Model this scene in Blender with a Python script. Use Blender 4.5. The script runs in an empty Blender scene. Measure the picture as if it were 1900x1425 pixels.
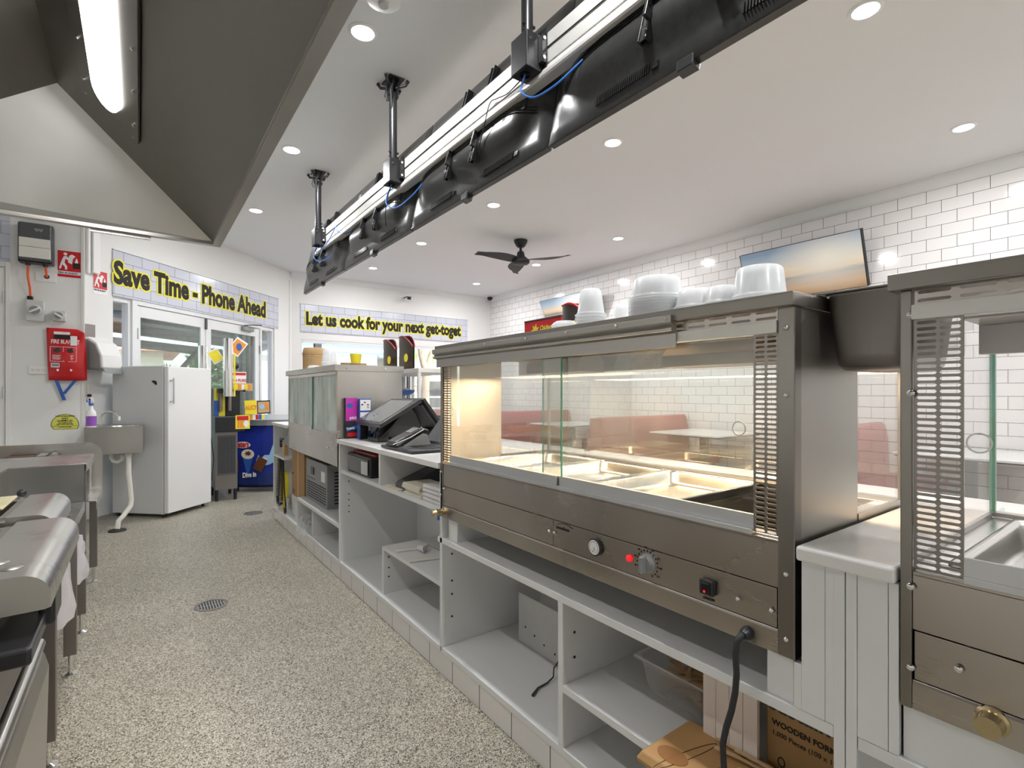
import bpy, math, random
from mathutils import Matrix, Vector
random.seed(7)
SC = bpy.context.scene
COL = SC.collection
ORG = {}
# ------------------------------------------------------------------ materials
def _n(nt, t, **k):
    n = nt.nodes.new(t)
    for a, b in k.items():
        setattr(n, a, b)
    return n
def base_mat(name):
    m = bpy.data.materials.new(name); m.use_nodes = True
    nt = m.node_tree
    return m, nt, nt.nodes['Principled BSDF']
def rgba(c): return (c[0], c[1], c[2], 1)
def mat(name, col, rough=.5, metal=0, noise=.04, scale=8, bump=0, emis=None, es=1, spec=None, coat=0):
    """plain procedural material: colour broken up by a faint noise"""
    m, nt, p = base_mat(name)
    tc = _n(nt, 'ShaderNodeTexCoord'); nz = _n(nt, 'ShaderNodeTexNoise')
    nz.inputs['Scale'].default_value = scale; nz.inputs['Detail'].default_value = 4
    nt.links.new(tc.outputs['Object'], nz.inputs['Vector'])
    mx = _n(nt, 'ShaderNodeMix', data_type='RGBA')
    mx.inputs['A'].default_value = rgba([max(0, c*(1-noise*2)) for c in col])
    mx.inputs['B'].default_value = rgba([min(1, c*(1+noise*2)) for c in col])
    nt.links.new(nz.outputs['Fac'], mx.inputs['Factor'])
    nt.links.new(mx.outputs['Result'], p.inputs['Base Color'])
    p.inputs['Roughness'].default_value = rough; p.inputs['Metallic'].default_value = metal
    if spec is not None: p.inputs['Specular IOR Level'].default_value = spec
    if coat: p.inputs['Coat Weight'].default_value = coat
    if emis: p.inputs['Emission Color'].default_value = rgba(emis); p.inputs['Emission Strength'].default_value = es
    if bump:
        b = _n(nt, 'ShaderNodeBump'); b.inputs['Strength'].default_value = bump; b.inputs['Distance'].default_value = .002
        nt.links.new(nz.outputs['Fac'], b.inputs['Height']); nt.links.new(b.outputs['Normal'], p.inputs['Normal'])
    return m
def steel(name, col=(.56, .545, .52), rough=.3, stretch=(3, 3, 120), dirt_sheen=.15):
    """brushed stainless steel: streaked roughness, soft smudges and sheen bands mixed into the colour"""
    m, nt, p = base_mat(name)
    tc = _n(nt, 'ShaderNodeTexCoord'); mp = _n(nt, 'ShaderNodeMapping'); mp.inputs['Scale'].default_value = stretch
    n1 = _n(nt, 'ShaderNodeTexNoise'); n1.inputs['Scale'].default_value = 3; n1.inputs['Detail'].default_value = 5
    n2 = _n(nt, 'ShaderNodeTexNoise'); n2.inputs['Scale'].default_value = 2.2; n2.inputs['Detail'].default_value = 3
    nt.links.new(tc.outputs['Object'], mp.inputs['Vector']); nt.links.new(mp.outputs['Vector'], n1.inputs['Vector'])
    nt.links.new(tc.outputs['Object'], n2.inputs['Vector'])
    r = _n(nt, 'ShaderNodeMapRange'); r.inputs['To Min'].default_value = rough*.94; r.inputs['To Max'].default_value = rough*1.06
    nt.links.new(n1.outputs['Fac'], r.inputs['Value'])
    a = _n(nt, 'ShaderNodeMath', operation='MULTIPLY_ADD'); a.inputs[1].default_value = .25; 
    nt.links.new(n2.outputs['Fac'], a.inputs[0]); nt.links.new(r.outputs['Result'], a.inputs[2])
    s = _n(nt, 'ShaderNodeMath', operation='SUBTRACT'); s.inputs[1].default_value = .1
    nt.links.new(a.outputs[0], s.inputs[0]); nt.links.new(s.outputs[0], p.inputs['Roughness'])
    mx = _n(nt, 'ShaderNodeMix', data_type='RGBA')
    mx.inputs['A'].default_value = rgba([c*(1-dirt_sheen) for c in col]); mx.inputs['B'].default_value = rgba([min(1, c*(1+dirt_sheen)) for c in col])  # mottling stands for smudges and also for light and dark reflections
    nt.links.new(n2.outputs['Fac'], mx.inputs['Factor']); nt.links.new(mx.outputs['Result'], p.inputs['Base Color'])
    p.inputs['Metallic'].default_value = 1
    return m
def tile(name, axis, col=(.83, .81, .8), grout=(.06, .05, .05), zoff=3.15, uoff=0, mortar=.0019, rough=.1, w=.2245, h=.1135, var=.02):
    m, nt, p = base_mat(name)
    g = _n(nt, 'ShaderNodeNewGeometry'); sx = _n(nt, 'ShaderNodeSeparateXYZ'); nt.links.new(g.outputs['Position'], sx.inputs[0])
    cb = _n(nt, 'ShaderNodeCombineXYZ')
    if axis == 'D':
        ad = _n(nt, 'ShaderNodeMath', operation='ADD'); nt.links.new(sx.outputs['X'], ad.inputs[0]); nt.links.new(sx.outputs['Y'], ad.inputs[1])
        mu = _n(nt, 'ShaderNodeMath', operation='MULTIPLY_ADD'); mu.inputs[1].default_value = .7071; mu.inputs[2].default_value = uoff
        nt.links.new(ad.outputs[0], mu.inputs[0]); nt.links.new(mu.outputs[0], cb.inputs['X'])
    else:
        ad = _n(nt, 'ShaderNodeMath', operation='ADD'); ad.inputs[1].default_value = uoff
        nt.links.new(sx.outputs[axis], ad.inputs[0]); nt.links.new(ad.outputs[0], cb.inputs['X'])
    az = _n(nt, 'ShaderNodeMath', operation='ADD'); az.inputs[1].default_value = -zoff + h*60
    nt.links.new(sx.outputs['Z'], az.inputs[0]); nt.links.new(az.outputs[0], cb.inputs['Y'])
    br = _n(nt, 'ShaderNodeTexBrick'); br.offset = .5
    br.inputs['Scale'].default_value = 1; br.inputs['Brick Width'].default_value = w; br.inputs['Row Height'].default_value = h
    br.inputs['Mortar Size'].default_value = mortar; br.inputs['Mortar Smooth'].default_value = .1; br.inputs['Bias'].default_value = 0
    br.inputs['Color1'].default_value = rgba([c*(1-var) for c in col]); br.inputs['Color2'].default_value = rgba([c*(1+var) for c in col]); br.inputs['Mortar'].default_value = rgba(grout)
    nt.links.new(cb.outputs[0], br.inputs['Vector']); nt.links.new(br.outputs['Color'], p.inputs['Base Color'])
    p.inputs['Roughness'].default_value = rough
    iv = _n(nt, 'ShaderNodeMath', operation='SUBTRACT'); iv.inputs[0].default_value = 1; nt.links.new(br.outputs['Fac'], iv.inputs[1])
    nz = _n(nt, 'ShaderNodeTexNoise'); nz.inputs['Scale'].default_value = 6; nt.links.new(g.outputs['Position'], nz.inputs['Vector'])
    am = _n(nt, 'ShaderNodeMath', operation='MULTIPLY_ADD'); am.inputs[1].default_value = .35; nt.links.new(nz.outputs['Fac'], am.inputs[0]); nt.links.new(iv.outputs[0], am.inputs[2])
    b = _n(nt, 'ShaderNodeBump'); b.inputs['Strength'].default_value = .35; b.inputs['Distance'].default_value = .002
    nt.links.new(am.outputs[0], b.inputs['Height']); nt.links.new(b.outputs['Normal'], p.inputs['Normal'])
    return m
def flake_floor():
    m, nt, p = base_mat('epoxy_flake')
    g = _n(nt, 'ShaderNodeNewGeometry')
    v = _n(nt, 'ShaderNodeTexVoronoi'); v.inputs['Scale'].default_value = 290; v.inputs['Randomness'].default_value = 1
    nt.links.new(g.outputs['Position'], v.inputs['Vector'])
    sp = _n(nt, 'ShaderNodeSeparateColor'); nt.links.new(v.outputs['Color'], sp.inputs[0])
    cr = _n(nt, 'ShaderNodeValToRGB'); cr.color_ramp.interpolation = 'CONSTANT'
    stops = [(0, (.03, .026, .022)), (.13, (.15, .125, .1)), (.27, (.32, .285, .215)), (.48, (.46, .425, .335)), (.72, (.59, .555, .455)), (.9, (.74, .71, .62))]
    e = cr.color_ramp.elements
    e[0].position = 0; e[0].color = rgba(stops[0][1]); e[1].position = stops[1][0]; e[1].color = rgba(stops[1][1])
    for ps, c in stops[2:]:
        k = e.new(ps); k.color = rgba(c)
    nt.links.new(sp.outputs[0], cr.inputs[0])
    nz = _n(nt, 'ShaderNodeTexNoise'); nz.inputs['Scale'].default_value = 1.3; nz.inputs['Detail'].default_value = 3; nt.links.new(g.outputs['Position'], nz.inputs['Vector'])
    mr = _n(nt, 'ShaderNodeMapRange'); mr.inputs['To Min'].default_value = .62; mr.inputs['To Max'].default_value = 1.02; nt.links.new(nz.outputs['Fac'], mr.inputs['Value'])
    mx = _n(nt, 'ShaderNodeVectorMath', operation='SCALE'); nt.links.new(cr.outputs['Color'], mx.inputs[0]); nt.links.new(mr.outputs['Result'], mx.inputs['Scale'])
    nt.links.new(mx.outputs[0], p.inputs['Base Color'])
    p.inputs['Roughness'].default_value = .42
    b = _n(nt, 'ShaderNodeBump'); b.inputs['Strength'].default_value = .25; b.inputs['Distance'].default_value = .001
    nt.links.new(v.outputs['Distance'], b.inputs['Height']); nt.links.new(b.outputs['Normal'], p.inputs['Normal'])
    return m
def glass(name, tint=(1, 1, 1), refl=.06, haze=0, hazecol=(.9, .88, .84)):
    """thin pane: clear transmission, mirror reflection, a smeary film"""
    m, nt, p = base_mat(name)
    out = nt.nodes['Material Output']; nt.nodes.remove(p)
    tr = _n(nt, 'ShaderNodeBsdfTransparent'); tr.inputs[0].default_value = rgba(tint)
    gl = _n(nt, 'ShaderNodeBsdfGlossy'); gl.inputs['Roughness'].default_value = .02
    fr = _n(nt, 'ShaderNodeLayerWeight'); fr.inputs[0].default_value = .35
    mr = _n(nt, 'ShaderNodeMath', operation='MULTIPLY_ADD'); mr.inputs[1].default_value = .3; mr.inputs[2].default_value = refl
    nt.links.new(fr.outputs['Fresnel'], mr.inputs[0])
    ms = _n(nt, 'ShaderNodeMixShader'); nt.links.new(mr.outputs[0], ms.inputs[0]); nt.links.new(tr.outputs[0], ms.inputs[1]); nt.links.new(gl.outputs[0], ms.inputs[2])
    last = ms
    if haze:
        df = _n(nt, 'ShaderNodeBsdfDiffuse'); df.inputs[0].default_value = rgba(hazecol)
        tc = _n(nt, 'ShaderNodeTexCoord'); mp = _n(nt, 'ShaderNodeMapping'); mp.inputs['Scale'].default_value = (9, 9, 2)
        nz = _n(nt, 'ShaderNodeTexNoise'); nz.inputs['Scale'].default_value = 1.2; nz.inputs['Detail'].default_value = 6
        nt.links.new(tc.outputs['Object'], mp.inputs[0]); nt.links.new(mp.outputs[0], nz.inputs['Vector'])
        hz = _n(nt, 'ShaderNodeMapRange'); hz.inputs['From Min'].default_value = .3; hz.inputs['From Max'].default_value = .75
        hz.inputs['To Min'].default_value = haze*.45; hz.inputs['To Max'].default_value = haze*1.7
        nt.links.new(nz.outputs['Fac'], hz.inputs['Value'])
        m2 = _n(nt, 'ShaderNodeMixShader'); nt.links.new(hz.outputs['Result'], m2.inputs[0]); nt.links.new(ms.outputs[0], m2.inputs[1]); nt.links.new(df.outputs[0], m2.inputs[2])
        last = m2
    nt.links.new(last.outputs[0], out.inputs['Surface'])
    return m
def plastic_clear(name, col=(.93, .94, .95), op=.5):
    m, nt, p = base_mat(name)
    out = nt.nodes['Material Output']
    p.inputs['Base Color'].default_value = rgba(col); p.inputs['Roughness'].default_value = .25
    tr = _n(nt, 'ShaderNodeBsdfTransparent'); tl = _n(nt, 'ShaderNodeBsdfTranslucent'); tl.inputs[0].default_value = rgba(col)
    a = _n(nt, 'ShaderNodeMixShader'); a.inputs[0].default_value = .45
    nt.links.new(p.outputs[0], a.inputs[1]); nt.links.new(tl.outputs[0], a.inputs[2])
    lw = _n(nt, 'ShaderNodeLayerWeight'); lw.inputs[0].default_value = .3
    ma = _n(nt, 'ShaderNodeMath', operation='MULTIPLY_ADD', use_clamp=True); ma.inputs[1].default_value = .5; ma.inputs[2].default_value = op
    nt.links.new(lw.outputs['Facing'], ma.inputs[0])
    b = _n(nt, 'ShaderNodeMixShader'); nt.links.new(ma.outputs[0], b.inputs[0]); nt.links.new(tr.outputs[0], b.inputs[1]); nt.links.new(a.outputs[0], b.inputs[2])
    nt.links.new(b.outputs[0], out.inputs['Surface'])
    return m
def emit(name, col, s):
    m, nt, p = base_mat(name)
    p.inputs['Base Color'].default_value = rgba(col); p.inputs['Emission Color'].default_value = rgba(col); p.inputs['Emission Strength'].default_value = s
    return m
def picture_mat():
    """the printed sunset beach on the wall canvases: bands of sky, sea and sand (local u along the canvas, v up)"""
    m, nt, p = base_mat('beach_print')
    tc = _n(nt, 'ShaderNodeTexCoord'); sx = _n(nt, 'ShaderNodeSeparateXYZ'); nt.links.new(tc.outputs['Generated'], sx.inputs[0])
    nz = _n(nt, 'ShaderNodeTexNoise'); nz.inputs['Scale'].default_value = 5; nz.inputs['Detail'].default_value = 6
    mp = _n(nt, 'ShaderNodeMapping'); mp.inputs['Scale'].default_value = (1, .8, 7); nt.links.new(tc.outputs['Generated'], mp.inputs[0]); nt.links.new(mp.outputs[0], nz.inputs['Vector'])
    ad = _n(nt, 'ShaderNodeMath', operation='MULTIPLY_ADD'); ad.inputs[1].default_value = .12; nt.links.new(nz.outputs['Fac'], ad.inputs[0]); nt.links.new(sx.outputs['Z'], ad.inputs[2])
    cr = _n(nt, 'ShaderNodeValToRGB'); e = cr.color_ramp.elements
    st = [(.0, (.42, .25, .12)), (.22, (.62, .42, .24)), (.36, (.45, .36, .3)), (.43, (.2, .25, .31)), (.47, (.78, .55, .3)), (.6, (.85, .72, .52)), (.8, (.5, .6, .7)), (1, (.28, .4, .55))]
    e[0].position = 0; e[0].color = rgba(st[0][1]); e[1].position = 1; e[1].color = rgba(st[-1][1])
    for q, c in st[1:-1]:
        k = e.new(q); k.color = rgba(c)
    nt.links.new(ad.outputs[0], cr.inputs[0])
    # sun glow printed on the picture
    vs = _n(nt, 'ShaderNodeVectorMath', operation='DISTANCE'); vs.inputs[1].default_value = (.5, .28, .62)
    sc = _n(nt, 'ShaderNodeVectorMath', operation='MULTIPLY'); sc.inputs[1].default_value = (0, 1, .75)
    sc2 = _n(nt, 'ShaderNodeVectorMath', operation='MULTIPLY'); sc2.inputs[0].default_value = (.5, .28, .62); sc2.inputs[1].default_value = (0, 1, .75)
    nt.links.new(tc.outputs['Generated'], sc.inputs[0]); nt.links.new(sc.outputs[0], vs.inputs[0]); nt.links.new(sc2.outputs[0], vs.inputs[1])
    mr = _n(nt, 'ShaderNodeMapRange'); mr.inputs['From Min'].default_value = .03; mr.inputs['From Max'].default_value = .5; mr.inputs['To Min'].default_value = 1; mr.inputs['To Max'].default_value = 0
    nt.links.new(vs.outputs['Value'], mr.inputs['Value'])
    mx = _n(nt, 'ShaderNodeMix', data_type='RGBA'); mx.inputs['B'].default_value = (1, .97, .86, 1)
    nt.links.new(mr.outputs['Result'], mx.inputs['Factor']); nt.links.new(cr.outputs['Color'], mx.inputs['A'])
    nt.links.new(mx.outputs['Result'], p.inputs['Base Color']); p.inputs['Roughness'].default_value = .35
    return m

M = dict(
    steel=steel('brushed_steel', col=(.43, .415, .39), rough=.3, dirt_sheen=.2), steel_v=steel('brushed_steel_vertical', col=(.44, .425, .4), stretch=(60, 60, 2), rough=.36, dirt_sheen=.22), steel_post=steel('brushed_steel_shade', col=(.29, .272, .25), rough=.3, stretch=(40, 40, 60), dirt_sheen=.15),
    steel_brown=steel('brushed_steel_warm', col=(.5, .462, .42), rough=.27, stretch=(40, 5, 500), dirt_sheen=.24),
    steel_hood=steel('hood_steel', col=(.165, .153, .137), rough=.33, stretch=(2, 2, 14), dirt_sheen=.2),
    steel_hoodface_lit=steel('hood_end_steel_lit', col=(.6, .6, .595), rough=.38, stretch=(30, 2, 2), dirt_sheen=.12),  # end slope copy of the hood steel, reflected light put into its paler colour
    steel_dark=steel('steel_dull', col=(.27, .25, .235), rough=.4, stretch=(2, 2, 40)),
    steel_table=steel('steel_worn', col=(.6, .585, .56), rough=.26, stretch=(3, 60, 3)),
    chrome=mat('chrome', (.8, .8, .8), .1, 1, noise=.01), alu=mat('anodised_aluminium', (.66, .67, .69), .42, .9, noise=.03),
    alu_white=mat('rail_aluminium', (.78, .77, .74), .4, .25, noise=.03),
    brass=mat('brass', (.55, .45, .27), .25, 1), 
    wall=mat('painted_wall', (.82, .82, .8), .6, noise=.012, scale=2, bump=.05), ceil=mat('ceiling_paint', (.83, .848, .848), .75, noise=.008, scale=1.5),
    lam=mat('white_laminate', (.79, .8, .805), .42, noise=.02, scale=3), lam_top=mat('worktop_laminate', (.83, .82, .81), .22, noise=.02, scale=4),
    board=mat('painted_board', (.8, .81, .815), .45, noise=.03, scale=6), board_pink=mat('painted_board_warm', (.77, .69, .64), .5, noise=.03, scale=6),
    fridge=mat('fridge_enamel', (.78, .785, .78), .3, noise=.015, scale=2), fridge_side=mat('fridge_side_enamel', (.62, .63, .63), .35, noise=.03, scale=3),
    black=mat('black_plastic', (.018, .018, .02), .32, noise=.1), black_m=mat('black_matt', (.02, .02, .021), .6, noise=.1), black_gl=mat('black_gloss', (.012, .012, .013), .12),
    tvback=mat('tv_housing', (.028, .028, .028), .28, noise=.25, scale=40), dgrey=mat('dark_grey_plastic', (.09, .095, .1), .45), mgrey=mat('mid_grey_metal', (.27, .28, .28), .45, noise=.05),
    lgrey=mat('light_grey_plastic', (.6, .6, .6), .4), white=mat('white_plastic', (.85, .85, .84), .35, noise=.01), offwhite=mat('off_white', (.78, .76, .7), .6),
    red=mat('red_vinyl', (.36, .045, .05), .38, noise=.1, scale=5), redgloss=mat('red_print', (.62, .015, .02), .3, noise=.03), blue=mat('blue_print', (.03, .12, .45), .35), blue_cable=mat('blue_cable', (.05, .22, .75), .4),
    navy=mat('navy_print', (.012, .03, .16), .3), yellow=mat('yellow_print', (.9, .75, .03), .4), orange=mat('orange_print', (.85, .3, .03), .4), orange_cable=mat('orange_cable', (.8, .12, .03), .4),
    purple=mat('purple_liquid', (.3, .1, .5), .3), magenta=mat('magenta_print', (.55, .03, .4), .4), letter=mat('letter_black', (.012, .009, .007), .65), letter_w=mat('letter_white', (.88, .88, .88), .4), letter_y=mat('letter_yellow', (.85, .78, .05), .45),
    card=mat('cardboard', (.42, .25, .11), .75, noise=.08, scale=5), kraft=mat('kraft_board', (.63, .42, .2), .7, noise=.05), paper=mat('brown_paper', (.5, .29, .12), .6, noise=.12, scale=9, bump=.3),
    wood=mat('birch_wood', (.62, .43, .25), .6, noise=.12, scale=14), towel=mat('folded_paper', (.82, .77, .66), .9, noise=.05), towel_w=mat('white_cloth', (.75, .74, .75), .9, noise=.05),
    tray=steel('pan_steel', col=(.75, .74, .72), rough=.2, stretch=(2, 2, 2), dirt_sheen=.06), well=mat('dark_well', (.05, .047, .04), .3, .6),
    pvc=mat('pvc_pipe', (.74, .72, .66), .35), bag=plastic_clear('poly_bag', (.9, .87, .885), .5), tub=plastic_clear('clear_tub', (.93, .94, .95), .3), tubs=plastic_clear('stacked_tubs', (.93, .94, .95), .42), film=plastic_clear('cling_film', (.9, .92, .94), .13), knob=mat('knob_grey', (.33, .34, .35), .35, .3),
    glass=glass('clear_glass', refl=.05), glass_smear=glass('smeared_glass', (.97, .985, .97), refl=.05, haze=.022), glass_green=glass('display_glass', (.9, .95, .93), refl=.06, haze=.72, hazecol=(.86, .95, .91)), glass_edge=mat('glass_edge', (.08, .3, .22), .2),
    glass_door=glass('door_glass', (.72, .78, .74), refl=.09),
    lamp=emit('lamp_diffuser', (1, .98, .94), 14), tube=emit('tube_diffuser', (1, .99, .95), 9), led=emit('red_pilot', (1, .02, .03), .5), heat=emit('heat_lamp', (1, .62, .25), 12),
    tile_r=tile('subway_tile', 'Y'), tile_far=tile('subway_tile_far', 'X'), tile_plinth=tile('plinth_tile', 'Y', zoff=.12, h=.16, w=.215, uoff=.018, mortar=.0022),
    tile_sign=tile('printed_tile_vinyl', 'X', (.62, .64, .72), (.2, .2, .24), zoff=2.74, mortar=.0025, rough=.18), tile_signd=tile('printed_tile_vinyl_corner', 'D', (.62, .64, .72), (.2, .2, .24), zoff=2.74, mortar=.0025, rough=.18),
    tile_pillar=tile('pillar_tile', 'X', (.66, .69, .78), (.25, .25, .3), zoff=3.15),
    floor=flake_floor(), picture=picture_mat(), marble=mat('table_top', (.8, .8, .79), .2, noise=.05, scale=5), screen=mat('till_screen', (.16, .17, .17), .08, noise=.2, scale=3),
    concrete=mat('outside_paving', (.55, .53, .5), .8, noise=.08, scale=.6), leaf=mat('leaf_green', (.16, .34, .06), .5, noise=.2, scale=3), bark=mat('palm_bark', (.35, .26, .18), .8, noise=.3, scale=8), dgreen=mat('dark_green_steel', (.045, .06, .055), .5),
    cream=mat('cream_render', (.72, .68, .55), .8), brick=mat('terracotta', (.55, .3, .2), .8), sky_roof=mat('blue_roof', (.1, .25, .5), .5), carwhite=mat('white_car_paint', (.8, .82, .84), .2), window_dark=mat('dark_window', (.03, .035, .04), .1),
    ylabel=mat('label_yellow', (.72, .7, .12), .5), leafdark=mat('hedge_green', (.05, .12, .035), .6, noise=.2, scale=2), brownscrap=mat('brown_scraps', (.09, .04, .02), .6, noise=.3, scale=60), steel_worn2=steel('steel_stained', col=(.26, .26, .25), rough=.42, stretch=(3, 3, 3), dirt_sheen=.35),
    skin=mat('skin', (.6, .38, .27), .6), cloth=mat('white_shirt', (.8, .8, .8), .9), hair=mat('hair', (.08, .05, .03), .8), khaki=mat('khaki_cloth', (.4, .34, .24), .9),
    choc=mat('chocolate_print', (.14, .05, .02), .4), ice=mat('ice_cream_print', (.85, .75, .62), .5), splash=mat('splash_print', (.35, .6, .85), .4), oil=mat('oily_lid', (.55, .5, .3), .25, noise=.2), stain=mat('coffee_stain', (.33, .15, .05), .6),
)
# ------------------------------------------------------------------ mesh helper
class MB:
    def __init__(s, m=None): s.v = []; s.f = []; s.M = m
    def add(s, vs, fs):
        b = len(s.v)
        for v in vs:
            v = Vector(v)
            s.v.append(s.M @ v if s.M is not None else v)
        s.f += [[b+i for i in f] for f in fs]; return s
    def box(s, x0, x1, y0, y1, z0, z1):
        return s.add([(x0, y0, z0), (x1, y0, z0), (x1, y1, z0), (x0, y1, z0), (x0, y0, z1), (x1, y0, z1), (x1, y1, z1), (x0, y1, z1)],
                     [(0, 3, 2, 1), (4, 5, 6, 7), (0, 1, 5, 4), (1, 2, 6, 5), (2, 3, 7, 6), (3, 0, 4, 7)])
    def hexa(s, a, b):  # two quads (bottom, top)
        return s.add(list(a)+list(b), [(0, 3, 2, 1), (4, 5, 6, 7), (0, 1, 5, 4), (1, 2, 6, 5), (2, 3, 7, 6), (3, 0, 4, 7)])
    def prism(s, pts, ax, a0, a1):
        n = len(pts)
        f = {'x': lambda p, a: (a, p[0], p[1]), 'y': lambda p, a: (p[0], a, p[1]), 'z': lambda p, a: (p[0], p[1], a)}[ax]
        vs = [f(p, a0) for p in pts] + [f(p, a1) for p in pts]
        return s.add(vs, [tuple(range(n))[::-1], tuple(range(n, 2*n))] + [(i, (i+1) % n, n+(i+1) % n, n+i) for i in range(n)])
    def cyl(s, p0, p1, r0, r1=None, n=20, caps=True):
        r1 = r0 if r1 is None else r1
        p0 = Vector(p0); p1 = Vector(p1); d = (p1-p0).normalized()
        a = d.orthogonal().normalized(); b = d.cross(a)
        vs = [p0+(a*math.cos(t)+b*math.sin(t))*r0 for t in [2*math.pi*i/n for i in range(n)]] + [p1+(a*math.cos(t)+b*math.sin(t))*r1 for t in [2*math.pi*i/n for i in range(n)]]
        fs = [(i, (i+1) % n, n+(i+1) % n, n+i) for i in range(n)]
        if caps: fs += [tuple(range(n))[::-1], tuple(range(n, 2*n))]
        return s.add(vs, fs)
    def tube(s, pts, r, n=8):
        P = [Vector(p) for p in pts]; rings = []; a = None
        for i, p in enumerate(P):
            d = (P[min(i+1, len(P)-1)]-P[max(i-1, 0)]).normalized()
            a = d.orthogonal().normalized() if a is None else (a - d*a.dot(d)).normalized()
            b = d.cross(a); rr = r[i] if isinstance(r, (list, tuple)) else r
            rings.append([p+(a*math.cos(2*math.pi*k/n)+b*math.sin(2*math.pi*k/n))*rr for k in range(n)])
        vs = [v for R in rings for v in R]
        fs = [(i*n+k, i*n+(k+1) % n, (i+1)*n+(k+1) % n, (i+1)*n+k) for i in range(len(P)-1) for k in range(n)]
        fs += [tuple(range(n))[::-1], tuple(range((len(P)-1)*n, len(P)*n))]
        return s.add(vs, fs)
    def lathe(s, c, prof, n=28, ax='z', caps=True):
        def q(r, h, t):
            u, w = r*math.cos(t), r*math.sin(t)
            return {'z': (c[0]+u, c[1]+w, c[2]+h), 'x': (c[0]+h, c[1]+u, c[2]+w), 'y': (c[0]+u, c[1]+h, c[2]+w)}[ax]
        vs = [q(r, h, 2*math.pi*k/n) for r, h in prof for k in range(n)]
        fs = [(i*n+k, i*n+(k+1) % n, (i+1)*n+(k+1) % n, (i+1)*n+k) for i in range(len(prof)-1) for k in range(n)]
        if caps: fs += [tuple(range(n))[::-1], tuple(range((len(prof)-1)*n, len(prof)*n))]
        return s.add(vs, fs)
    def ball(s, c, r, sx=1, sy=1, sz=1, n=12):
        prof = [(max(.001, math.sin(math.pi*i/n)), -math.cos(math.pi*i/n)) for i in range(n+1)]
        vs = [(c[0]+r*sx*a*math.cos(2*math.pi*k/(n*2)), c[1]+r*sy*a*math.sin(2*math.pi*k/(n*2)), c[2]+r*sz*h) for a, h in prof for k in range(n*2)]
        m = n*2
        return s.add(vs, [(i*m+k, i*m+(k+1) % m, (i+1)*m+(k+1) % m, (i+1)*m+k) for i in range(n) for k in range(m)])
    def build(s, name, material, parent=None, bevel=0, smooth=False, seg=2, origin=None, label=None, auto=None):
        if origin is None:
            if parent is not None: origin = ORG[parent.name]
            else:
                xs = [v.x for v in s.v]; ys = [v.y for v in s.v]; zs = [v.z for v in s.v]
                origin = Vector(((min(xs)+max(xs))/2, (min(ys)+max(ys))/2, min(zs)))
        origin = Vector(origin)
        me = bpy.data.meshes.new(name); me.from_pydata([tuple(v-origin) for v in s.v], [], s.f)
        import bmesh
        bm = bmesh.new(); bm.from_mesh(me); bmesh.ops.recalc_face_normals(bm, faces=bm.faces); bm.to_mesh(me); bm.free()
        me.materials.append(M[material] if isinstance(material, str) else material)
        o = bpy.data.objects.new(name, me); COL.objects.link(o)
        if parent is not None: o.parent = parent
        else: o.location = origin
        ORG[o.name] = origin
        if smooth:
            me.shade_smooth()
            md = o.modifiers.new('split', 'EDGE_SPLIT'); md.split_angle = math.radians(smooth if smooth > 1 else 40)
        if bevel:
            md = o.modifiers.new('bevel', 'BEVEL'); md.width = bevel; md.segments = seg; md.limit_method = 'ANGLE'; md.angle_limit = math.radians(40)
        if label: o['label'] = label
        return o
def B(*a, m=None): return MB(m).box(*a)
def tag(o, label, cat, group=None, kind=None):
    if label: o['label'] = label
    if cat: o['category'] = cat
    if group: o['group'] = group
    if kind: o['kind'] = kind
    return o
def thing(name, label, cat, loc, group=None):
    o = bpy.data.objects.new(name, None); COL.objects.link(o); o.location = loc; o.empty_display_size = .05
    ORG[o.name] = Vector(loc)
    return tag(o, label, cat, group)
def struct(o): o['kind'] = 'structure'; return o
def sroot(name, loc):
    o = bpy.data.objects.new(name, None); COL.objects.link(o); o.location = loc; ORG[o.name] = Vector(loc); o['kind'] = 'structure'; return o
def dup(root, loc, label=None, group=None, rz=None, scale=None):
    r = root.copy(); COL.objects.link(r); r.location = loc
    if rz is not None: r.rotation_euler.z = rz
    if scale: r.scale = scale
    if label: r['label'] = label
    if group: r['group'] = group
    for ch in list(root.children):
        c = ch.copy(); COL.objects.link(c); c.parent = r
        for g in list(ch.children):
            d = g.copy(); COL.objects.link(d); d.parent = c
    return r
_txt = {}
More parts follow.
